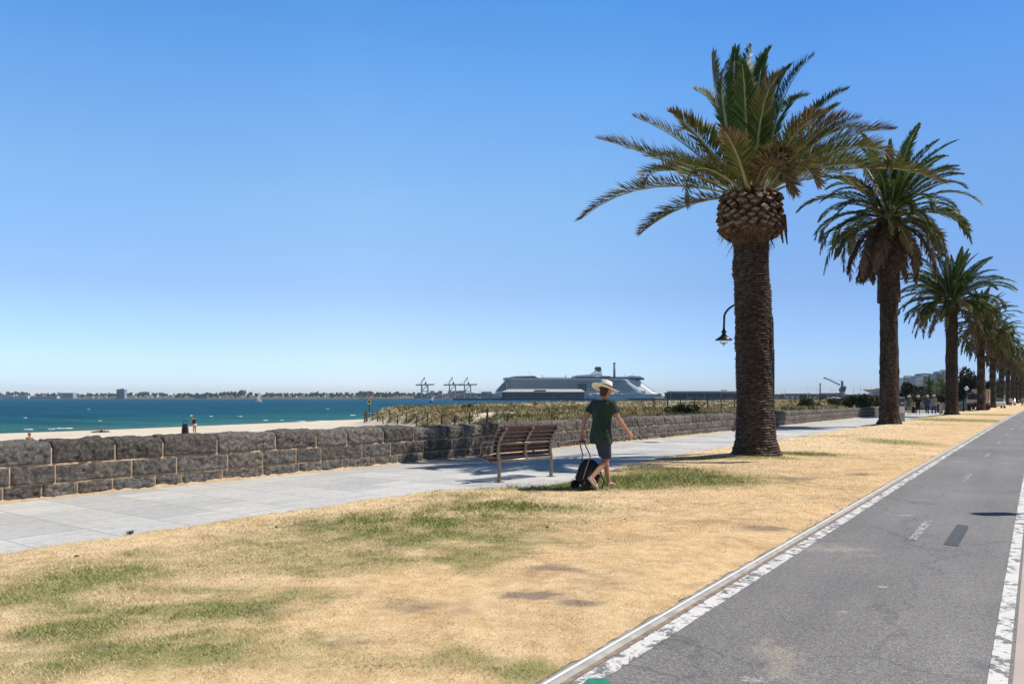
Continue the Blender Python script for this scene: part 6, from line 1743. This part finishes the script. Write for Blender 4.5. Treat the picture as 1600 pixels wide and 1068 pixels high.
for k in range(7):
    mb = MB(); x = sx(978) + k * 5.5 * 1.2 - 60; mb.ell((x, -Bm - .7, sz(615.2)), (3.2, 1.1, 1.2), 0, 12, 8); mb.build('lifeboat', M_['ship_white'] if k % 2 else M_['signgrey'], t, smooth=True)
mb = MB(); mb.box((sx(972), -Bm - .05, sz(612.4)), (22 * s_, .5, 2.6)); mb.box((sx(1000), -Bm + 1.2, sz(611.5)), (18 * s_, .5, 2.0)); mb.build('promenade_windows', M_['ship_glass'], t)

# tall stack behind the ship
q = D(960, 2100, 0); t = thing('chimney_stack', 'tall slim grey chimney stack rising behind the cruise ship', 'chimney', q, 0)
h_ = zat(566.5, 2100); mb = MB(); mb.lathe([(4.6, 0), (3.6, h_ * .6), (3.0, h_ - 2)], 14); mb.build('shaft', M_['crane'], t, smooth=True)
mb = MB(); mb.lathe([(3.4, h_ - 3), (3.4, h_), (2.6, h_ + .4)], 14); mb.build('rim', M_['pile'], t)

# ------------------------------------------------------------------ piers and terminals
def hbox(mb, px0, px1, y0, y1, dep, thick): mb.box((((px0 + px1) / 2 - CX) / F * dep, dep + thick / 2, (zat(y0, dep) + zat(y1, dep)) / 2), ((px1 - px0) / F * dep, thick, abs(zat(y0, dep) - zat(y1, dep))))
dp = 1225
t = thing('pier', 'long dark pier running in front of the cruise ship', 'pier', (0, 0, 0), TH)
mb = MB(); hbox(mb, 708, 930, 622.2, 624.0, dp, 26); mb.build('deck', M_['pile'], t)
for k in range(56):
    mb = MB(); x = (709 + k * 3.9 - CX) / F * dp; mb.tube([(x, dp + 1, -6), (x, dp + 1, zat(622.5, dp))], .8, 6); mb.build('pile', M_['pile'], t)
mb = MB(); hbox(mb, 708, 930, 624.2, 625.6, dp, 1.0); mb.build('fender_beam', M_['pile'], t)
t = thing('terminal_building', 'long dark blue pier terminal with a pale roof in front of the ship', 'terminal', (0, 0, 0), TH)
mb = MB(); hbox(mb, 784, 913, 611.8, 622.3, dp + 6, 18); mb.build('wall', M_['navy'], t)
mb = MB(); y0, y1 = zat(611.8, dp), zat(607.6, dp); xa, xb = (783 - CX) / F * dp, (912 - CX) / F * dp
mb.add([(xa, dp + 3, y0), (xb + 3, dp + 3, y0), (xb - 3, dp + 12, y1), (xa + 12, dp + 12, y1), (xa, dp + 24, y0), (xb + 3, dp + 24, y0)], [(0, 1, 2, 3), (3, 2, 5, 4), (0, 3, 4), (1, 5, 2), (0, 4, 5, 1)]); mb.build('roof', M_['shed_roof'], t, fix=True)
for k in range(18):
    mb = MB(); hbox(mb, 788 + k * 7, 792.5 + k * 7, 616.6, 618.6, dp + 5.8, .3); mb.build('window', M_['win'], t)
mb = MB(); hbox(mb, 835, 853, 608.8, 611.0, dp + 4, 2); mb.build('roof_light', M_['navy'], t)
t = thing('gangway', 'white covered gangway sloping from the terminal to the ship', 'gangway', (0, 0, 0), TH)
mb = MB(); mb.bar(((912 - CX) / F * dp, dp + 10, zat(612.6, dp)), ((928 - CX) / F * dp, dp + 12, zat(618.2, dp)), 4, 2.6); mb.build('ramp', M_['roof_pale'], t)
mb = MB(); hbox(mb, 918, 948, 617.4, 619.2, dp + 8, 5); mb.build('walkway', M_['roof_pale'], t)
for px in (920, 932, 944):
    mb = MB(); mb.tube([((px - CX) / F * dp, dp + 10, 0), ((px - CX) / F * dp, dp + 10, zat(618, dp))], .6, 6); mb.build('support', M_['crane'], t)

d2 = 800
t = thing('pier', 'dark jetty on many pale-topped piles right of the walking woman', 'pier', (0, 0, 0), TH)
mb = MB(); hbox(mb, 985, 1345, 622.3, 624.2, d2, 20); mb.build('deck', M_['pile'], t)
for k in range(90):
    mb = MB(); x = (986 + k * 4.0 - CX) / F * d2; mb.tube([(x, d2 - .6, -6), (x, d2 - .6, zat(623.0, d2))], .55, 6); mb.build('pile', M_['pile'] if k % 1 == 0 else M_['conc'], t)
for k in range(90): x = (988 + k * 4.0 - CX) / F * d2; MB().box((x, d2 - .4, zat(624.9, d2)), (1.1, .5, 1.1)).build('pile_cap', M_['conc'], t)
t = thing('terminal_building', 'low glass terminal with a long pale roof, left of the nearest palm trunk', 'terminal', (0, 0, 0), TH)
mb = MB(); hbox(mb, 1052, 1156, 613.8, 622.4, d2 + 4, 14); mb.build('wall', M_['navy'], t)
mb = MB(); hbox(mb, 1048, 1158, 610.2, 613.6, d2 + 1, 20); mb.build('roof', M_['roof_pale'], t, bevel=.6)
mb = MB(); hbox(mb, 1128, 1136, 609.0, 610.3, d2 + 5, 4); mb.build('roof_vent', M_['navy'], t)
for k in range(24):
    mb = MB(); hbox(mb, 1055 + k * 4.2, 1058.3 + k * 4.2, 616.0, 620.6, d2 + 3.8, .3); mb.build('window', M_['win'], t)
for px in (1049, 1075, 1101, 1127, 1152):
    mb = MB(); mb.tube([((px - CX) / F * d2, d2 + 1.5, .5), ((px - CX) / F * d2, d2 + 1.5, zat(613.6, d2))], .35, 8); mb.build('column', M_['crane_w'], t)
t = thing('terminal_building', 'small dark terminal annex between the ship bow and the glass terminal', 'terminal', (0, 0, 0), TH)
mb = MB(); hbox(mb, 1041, 1049, 614.4, 622.4, d2 + 10, 8); mb.build('wall', M_['navy'], t)
mb = MB(); hbox(mb, 1040, 1052, 613.0, 614.4, d2 + 9, 10); mb.build('roof', M_['greyroof'], t)

# ------------------------------------------------------------------ container port
dc = 2600
def sts(px, label):
    q = D(px, dc, ZW); t = thing('container_crane', label, 'crane', q, TH, 'container cranes across the water'); k = dc / F
    def Z(py): return zat(py, dc) - ZW
    for i, (x, y) in enumerate(((-5, -8), (5, -8), (-5, 14), (5, 14))):
        mb = MB(); mb.bar((x * k, y, 0), (x * k * .92, y, Z(600.5)), 2.6, 2.6); mb.build('leg', M_['crane_w'] if y < 0 else M_['crane'], t)
    mb = MB()
    for y in (-8, 14):
        mb.bar((-5 * k, y, Z(611)), (5 * k, y, Z(611)), 2, 2.4); mb.bar((-5 * k, y, Z(601)), (5 * k, y, Z(601)), 2, 2.6); mb.bar((-5 * k, y, Z(611)), (4.6 * k, y, Z(601)), 1.2, 1.2)
    mb.build('portal_brace', M_['crane'], t)
    mb = MB(); mb.bar((-14 * k, 2, Z(601.2)), (15 * k, 2, Z(600.4)), 5, 4.2); mb.build('boom', M_['crane'], t)
    mb = MB(); mb.bar((1.5 * k, 2, Z(601)), (1.5 * k, 2, Z(597)), 5, 6); mb.build('machine_house', M_['crane'], t)
    mb = MB(); mb.bar((-7 * k, 2, Z(601)), (-.8 * k, 2, Z(590.5)), 2.4, 2.4); mb.box((-.6 * k, 2, Z(590)), (4.2, 3, 4.2)); mb.build('apex_mast', M_['crane'], t)
    mb = MB(); mb.bar((-.8 * k, 2, Z(590.5)), (2 * k, 2, Z(597)), .9, .9); mb.bar((-.8 * k, 2, Z(590.5)), (-12 * k, 2, Z(600)), .6, .6); mb.build('tie_bar', M_['crane'], t)
sts(663.5, 'container crane standing apart, leftmost of the three'); sts(707, 'container crane in the middle of the three'); sts(730.5, 'container crane nearest the ship, rightmost of the three')
cg_ = 'container stacks at the port'
for i, (a_, b_, yt, m_, lb_) in enumerate(((647, 672, 616.6, 'ship_blue', 'blue-grey stack of containers left of the leftmost crane legs'), (652, 674, 613, 'crane', 'grey-blue stack behind the leftmost crane'), (672.5, 691, 610.2, 'contR', 'reddish tall stack right of the leftmost crane'), (690, 702, 615, 'crane_w', 'pale grey stack between the first two cranes'),
        (693, 700, 612, 'contB', 'blue stack left of the middle crane'), (700, 718, 610.5, 'contR', 'red and blue stack under the middle crane'), (716, 728, 609.8, 'contB', 'blue stack between the middle and right cranes'), (727, 742, 611, 'crane', 'grey stack under the right crane'), (733, 752, 615, 'crane_w', 'pale low stack right of the right crane'), (742, 772, 614, 'ship_blue', 'long blue shed left of the ship stern'), (752, 785, 611.5, 'crane', 'grey shed right behind the ship stern'))):
    d_ = dc + 60 + 12 * i; q = D((a_ + b_) / 2, d_, 0); w_ = (b_ - a_) / F * d_; h_ = zat(yt, d_)
    t = thing('container_stack', lb_, 'containers', q, TH, cg_); n = max(2, int(h_ / 5.2)); rr = random.Random(i)
    for mm in range(3):
        mb = MB()
        for r_ in range(n):
            for c_ in range(max(2, int(w_ / 12.5))):
                if (r_ * 7 + c_ * 5 + i) % 3 != mm or (r_ == n - 1 and rr.random() < .35): continue
                cw = w_ / max(2, int(w_ / 12.5)); mb.box((-w_ / 2 + cw * (c_ + .5), 0, h_ / n * (r_ + .5)), (cw * .96, 12, h_ / n * .95))
        if mb.v: mb.build('container', M_[(m_, 'contB' if m_ != 'contB' else 'crane', 'crane_w' if m_ == 'contR' else m_)[mm]], t)
mb = MB(); hbox(mb, 560, 1345, 622.6, 626.0, dc - 40, 900); mb2 = mb; o = mb.build('port_land', mat('port_ground', (.2, .2, .2), .9, .2, .01), None, (0, 0, 0), TH); o['kind'] = 'structure'

# ------------------------------------------------------------------ far shore
dfs = 3250
m_land = mat('far_land', (.10, .12, .07), .95, .3, .01, kind='World')
n = 90; X_ = np.linspace(-2700, 2600, n); rows_ = [(0, ZW - .5), (3, ZW + 1.2), (60, 3.0), (260, 9), (600, 14)]
lx_ = np.repeat(X_[:, None], len(rows_), 1); ld = np.array([r_[0] for r_ in rows_])[None] + dfs + 60 * fbm(X_ / 260, X_ * 0, 5, 3)[:, None] + 0 * lx_
lz = np.array([r_[1] for r_ in rows_])[None] * (0.6 + .8 * fbm(X_ / 300, X_ * 0 + 3, 6, 3))[:, None]
lz[:, 0] = ZW - .5
o = link('far_shore', grid_mesh('far_shore', lx_ * C - ld * S, ld * C + lx_ * S, lz, m_land)); o['kind'] = 'structure'
rs = np.random.RandomState(77); Vs = []; Fs = []; Cs = []; off = 0
LP = np.sort(rs.uniform(-60, 1420, 760))
for px in LP:
    dd = dfs + rs.uniform(70, 520); lat = (px - CX) / F * dd
    hgt_ = 9 + 10 * rs.rand() + 12 * max(0, float(fbm(np.array(px / 38.0), np.array(2.0), 9, 3)) - .42) * 3.0; 
    if px > 650: hgt_ *= .7
    r = 5 + 7 * rs.rand(); gz_ = np.interp(dd - dfs, [0, 60, 260, 600], [0, 3, 9, 14])
    V, Fc, Cc = crown_geo(r, hgt_ * .45, 70, r * .42, DARK, rs.randint(9999), 5, hgt_ * .55 / r)
    q = W(dd, lat, gz_)
    Vs.append(V + np.array([q.x, q.y, q.z])); Fs.append(Fc + off); Cs.append(Cc * 1.3); off += len(V)
o = link('shore_woodland', np_mesh('shore_woodland', np.concatenate(Vs), np.concatenate(Fs), m_leaf, col=np.concatenate(Cs))); tag(o, 'hazy dark line of trees along the far shore across the bay', 'trees', kind='stuff')


def house_proto(name, w_, d_, h_, gable, mw, mr, seed):
    t = thing(name, 'pale low house among the trees on the far shore', 'house', (0, 0, -50), TH, 'houses on the far shore')
    mb = MB(); mb.box((0, 0, h_ / 2), (w_, d_, h_)); mb.build('wall', mw, t)
    mb = MB()
    if gable: mb.add([(-w_ * .54, -d_ * .54, h_), (w_ * .54, -d_ * .54, h_), (w_ * .54, d_ * .54, h_), (-w_ * .54, d_ * .54, h_), (-w_ * .3, 0, h_ + 3.2), (w_ * .3, 0, h_ + 3.2)], [(0, 1, 5, 4), (1, 2, 5), (2, 3, 4, 5), (3, 0, 4), (3, 2, 1, 0)])
    else: mb.box((0, 0, h_ + .4), (w_ * 1.05, d_ * 1.05, .8))
    mb.build('roof', mr, t)
    return t
protos = [house_proto('house', 13, 10, 4.2, True, M_['house'], M_['redroof'], 1), house_proto('house', 16, 11, 6.8, False, M_['white'], M_['greyroof'], 2), house_proto('house', 11, 9, 6.4, True, M_['house'], M_['greyroof'], 3), house_proto('house', 19, 12, 4.6, False, M_['white'], M_['roof_pale'], 4)]
used = [False] * 4
hx = [px for px in np.linspace(48, 640, 74) + rs.uniform(-3, 3, 74) if not 183 < px < 198] + list(np.linspace(650, 760, 7))
for px in hx:
    k = rs.randint(4); dd = dfs + rs.uniform(60, 190) if px < 300 or rs.rand() < .7 else dfs + rs.uniform(200, 420); q = D(px, dd, float(np.interp(dd - dfs, [0, 60, 260, 600], [0, 2.6, 8.5, 13])))
    o = protos[k] if not used[k] else copy_tree(protos[k]); used[k] = True
    o.location = q; o.rotation_euler = (0, 0, TH + rs.uniform(-.3, .3)); sc_ = rs.uniform(.85, 1.35); o.scale = (sc_, sc_, sc_)
def block(px0, px1, ytop, dep, label, mw, floors, name='apartment_block', cat='building', grp=None, z0=0.0, depth=16, plant=True, ncol=None, mwin=None):
    q = D((px0 + px1) / 2, dep, z0); w_ = (px1 - px0) / F * dep; h_ = zat(ytop, dep) - z0
    t = thing(name, label, cat, q, TH, grp)
    mb = MB(); mb.box((0, 0, h_ / 2 - .5), (w_, depth, h_ + 1)); mb.build('wall', mw, t)
    fh = h_ / floors; nc = ncol or max(3, min(6, int(w_ / 3.6)))
    wm_ = MB().box((0, 0, 0), (w_ / nc * .62, .4, fh * .5)).mesh('window', mwin or M_['win'])
    if floors > 3:
        for r_ in range(floors):
            for c_ in range(nc): link('window', wm_, t, (-w_ / 2 + w_ * (c_ + .5) / nc, -depth / 2, fh * (r_ + .5)))
    mb = MB()
    for r_ in range(1, floors + 1): mb.box((0, -depth / 2 - .5, fh * r_ - .15), (w_ * 1.01, 1.2, .28))
    mb.build('balcony_slab', mw, t)
    if plant:
        mb = MB(); mb.box((w_ * .1, 0, h_ + fh * .45), (w_ * .35, depth * .5, fh * .8)); mb.build('plant_room', mw, t)
    return t
block(184, 196.5, 607.8, dfs + 40, 'lone tall apartment tower on the far shore', M_['apart_d'], 12, depth=22, plant=True)
block(6, 25, 616.4, dfs + 30, 'long white boxy shed at the left end of the far shore', M_['white'], 2, 'shed', 'shed', None, 0, 30, False)
block(26, 47, 617.6, dfs + 28, 'low white shed right of the boxy one on the far shore', M_['white'], 1, 'shed', 'shed', None, 0, 30, False)
block(50, 92, 618.6, dfs + 24, 'row of low cream buildings in the left part of the far shore', M_['house'], 1, 'shed', 'shed', None, 0, 30, False)
block(93, 117, 613.5, dfs + 50, 'wide dark boxy building left of the apartment tower', M_['apart_d'], 3, 'apartment_block', 'building', None, 0, 30, False)
block(305, 325, 617.5, dfs + 20, 'grey pavilion in the middle of the far shore', M_['crane'], 1, 'shed', 'shed', None, 0, 20, False)
for px, yt, lb_ in ((1.5, 612, 'slim pole at the left end of the far shore'), (24.5, 611, 'slim mast right of the boxy white shed'), (91.5, 611.5, 'dark cypress-like spire on the far shore')):
    q = D(px, dfs + 26, 0); h_ = zat(yt, dfs + 26); t = thing('mast', lb_, 'mast', q, 0); mb = MB(); mb.lathe([(2.2, 0), (1.6, h_ * .7), (.6, h_)], 8); mb.build('pole', M_['crane'], t); mb = MB(); mb.lathe([(2.6, h_ * .8), (2.6, h_ * .86)], 8); mb.build('collar', M_['crane'], t)

# apartments behind the trees on the right
block(1406, 1425, 590, 1000, 'wide low apartment block furthest left behind the trees', M_['apart'], 8, grp='apartment towers behind the trees')
block(1427.5, 1437, 587.2, 900, 'narrow grey apartment tower left of the pale stepped one', M_['apart_d'], 11, grp='apartment towers behind the trees')
block(1436.5, 1455, 587.6, 880, 'pale stepped apartment tower with balconies in the middle of the skyline', M_['apart'], 12, grp='apartment towers behind the trees')
block(1437, 1448, 583.4, 905, 'slim upper tower rising behind the pale stepped one', M_['apart_d'], 14, grp='apartment towers behind the trees', plant=False)
block(1456.5, 1467, 583.6, 860, 'blue-grey glass apartment tower, left half of the tallest pair', M_['apart_d'], 14, grp='apartment towers behind the trees')
block(1465.5, 1480, 579.6, 890, 'tallest pale apartment tower next to the third palm trunk', M_['apart'], 15, grp='apartment towers behind the trees')

# harbour crane and port clutter on the right
dh = 1000; k_ = dh / F
q = D(1316, dh, 0); t = thing('harbour_crane', 'dark harbour crane with a long jib reaching up to the left', 'crane', q, TH)
def Zh(py): return zat(py, dh)
for x, y in ((-3.2, -3), (3.2, -3), (-3.2, 3), (3.2, 3)):
    mb = MB(); mb.bar((x * k_, y, 0), (x * k_ * .6, y * .6, Zh(611)), 1.2, 1.2); mb.build('leg', M_['crane'], t)
mb = MB(); mb.box((0, 0, Zh(608.5)), (7.5 * k_, 7, 5 * k_)); mb.box((1.6 * k_, 0, Zh(605)), (7 * k_, 6, 3 * k_)); mb.build('machine_house', M_['ship_blue'], t, bevel=.3)
mb = MB(); mb.bar((0, 0, Zh(604)), (-.3 * k_, 0, Zh(594.5)), 2.2, 2.2); mb.build('tower', M_['crane'], t)
jb = MB(); a_, b_ = Vector((-3 * k_, 0, Zh(602))), Vector((-27.5 * k_, 0, Zh(590.4)))
for o_ in (Vector((0, -.9, .0)), Vector((0, .9, .0)), Vector((0, 0, 1.6))): jb.bar(a_ + o_, b_ + o_ * .4, .5, .5)
for j in range(14):
    c0 = a_.lerp(b_, j / 14); c1 = a_.lerp(b_, (j + 1) / 14); jb.bar(c0 + Vector((0, -.9, 0)), c1 + Vector((0, 0, 1.4)), .3, .3); jb.bar(c0 + Vector((0, .9, 0)), c1 + Vector((0, -.8, 0)), .3, .3)
jb.box(b_, (2.2, 2, 1.8)); jb.build('jib', M_['crane'], t)
mb = MB(); mb.bar((-.3 * k_, 0, Zh(594.8)), b_ * 1.0, .22, .22); mb.bar((-.3 * k_, 0, Zh(594.8)), (4 * k_, 0, Zh(604)), .3, .3); mb.build('stay', M_['crane'], t)
q = D(1281.5, 1100, 0); t = thing('chimney_stack', 'short dark round chimney left of the harbour crane', 'chimney', q, 0); h_ = zat(598.5, 1100); mb = MB(); mb.lathe([(1.0, 0), (.9, h_)], 12); mb.build('shaft', M_['pile'], t, smooth=True); mb = MB(); mb.lathe([(1.15, h_ - 1.2), (1.15, h_)], 12); mb.build('rim', M_['pile'], t)
for i, (a_, b_, yt, m_, lb_) in enumerate(((1196, 1226, 616.0, 'crane', 'hazy blue-grey shed right of the nearest palm trunk'), (1222, 1262, 614.6, 'crane', 'long low hazy warehouse in the gap between the palms'), (1258, 1292, 615.0, 'ship_blue', 'blue warehouse left of the harbour crane'), (1286, 1312, 613.8, 'crane', 'grey warehouse just below the short chimney'), (1310, 1340, 616.0, 'ship_blue', 'low blue warehouse under the harbour crane'))):
    d_ = 1250 - 12 * i; q = D((a_ + b_) / 2, d_, 0); w_ = (b_ - a_) / F * d_; h_ = zat(yt, d_)
    t = thing('warehouse', lb_, 'warehouse', q, TH, 'port warehouses on the right'); mb = MB(); mb.box((0, 0, h_ * .4), (w_, 24, h_ * .8)); mb.build('wall', M_[m_], t)
    mb = MB(); mb.prism([(-w_ * .51, h_ * .8), (w_ * .51, h_ * .8), (w_ * .46, h_), (-w_ * .46, h_)], -12.6, 12.6); mb.build('roof', M_['crane_w' if i in (5,) else 'greyroof'], t, fix=True)
    for j in range(5): MB().box((-w_ * .4 + w_ * .2 * j, -12, h_ * .25), (w_ * .08, .5, h_ * .5)).build('door', M_['crane_w'], t)
# gull-wing roofed stadium-like building behind the second palm
q = D(1371, 780, 0); t = thing('pavilion', 'pale pavilion with an upswept latticed roof left of the second palm trunk', 'pavilion', q, TH); kk_ = 780 / F
def Zp(py): return zat(py, 780)
mb = MB(); mb.prism([(-16 * kk_, Zp(608)), (-12 * kk_, Zp(606.4)), (10 * kk_, Zp(604.6)), (16 * kk_, Zp(606)), (10 * kk_, Zp(613)), (-6 * kk_, Zp(612.5))], -12, 12); mb.build('roof', M_['apart'], t, fix=True)
mb = MB()
for j in range(8): mb.bar(((-12 + 3.4 * j) * kk_, -12.2, Zp(607.5)), ((-6 + 2.2 * j) * kk_, -12.2, Zp(613)), .5, .4)
mb.build('lattice', M_['crane'], t)
mb = MB(); mb.box((2 * kk_, 0, Zp(613) / 2), (15 * kk_, 20, Zp(613))); mb.build('wall', M_['apart_d'], t)
pg_ = 'slim light poles on the port shore'
for px, yt, dep in ((1262, 606, 900), (1276.5, 607, 950), (1334, 604, 700), (1345, 601.5, 690), (1352, 607, 640), (1362, 605, 720), (1226, 607, 990), (1300, 606, 930)):
    q = D(px, dep, 0); t = thing('light_pole', 'slim grey light pole on the hazy port shore between the first two palms', 'light pole', q, TH, pg_); h_ = zat(yt, dep)
    mb = MB(); mb.tube([(0, 0, 0), (0, 0, h_)], [.22, .13], 6); mb.build('pole', M_['crane_w'], t); mb = MB(); mb.bar((0, 0, h_), (-1.4, 0, h_ + .1), .3, .15); mb.build('lamp_head', M_['crane_w'], t)
# shrubs along the port shore
for i, (px, dep, yt, w_) in enumerate(((1255, 640, 617, 12), (1285, 620, 618, 14), (1300, 560, 617.5, 10), (1333, 420, 615.5, 10), (1325, 300, 619, 14), (1345, 260, 618.5, 14), (1390, 300, 612, 20))):
    tree(px, dep, yt, w_, 'small hazy tree on the port shore between the first two palms' if i < 6 else 'dark tree hidden behind the second palm trunk', MIDG, 140 + i, 0, 700, 'tree', 'small hazy trees on the port shore' if i < 6 else None)
t = thing('beach_shelter', 'small white peaked shelter on the dune between the first two palms', 'shelter', D(1303, 150, float(beach_z(np.array(D(1303, 150).x), np.array(D(1303, 150).y))[0])), TH)
gz_ = t.location.z; k_ = 150 / F; zr_ = zat(620.2, 150) - gz_; mb = MB(); mb.add([(-8 * k_, -1.2, zr_ - .25), (8 * k_, -1.2, zr_ - .25), (8 * k_, 1.2, zr_ - .25), (-8 * k_, 1.2, zr_ - .25), (-2 * k_, 0, zr_ + .05), (2 * k_, 0, zr_ + .05)], [(0, 1, 5, 4), (1, 2, 5), (2, 3, 4, 5), (3, 0, 4), (3, 2, 1, 0)]); mb.build('canopy', M_['white'], t)
for x, y in ((-7, -1), (7, -1), (-7, 1), (7, 1)):
    mb = MB(); mb.tube([(x * k_, y, 0), (x * k_, y, zr_ - .25)], .04, 6); mb.build('post', M_['galv'], t)
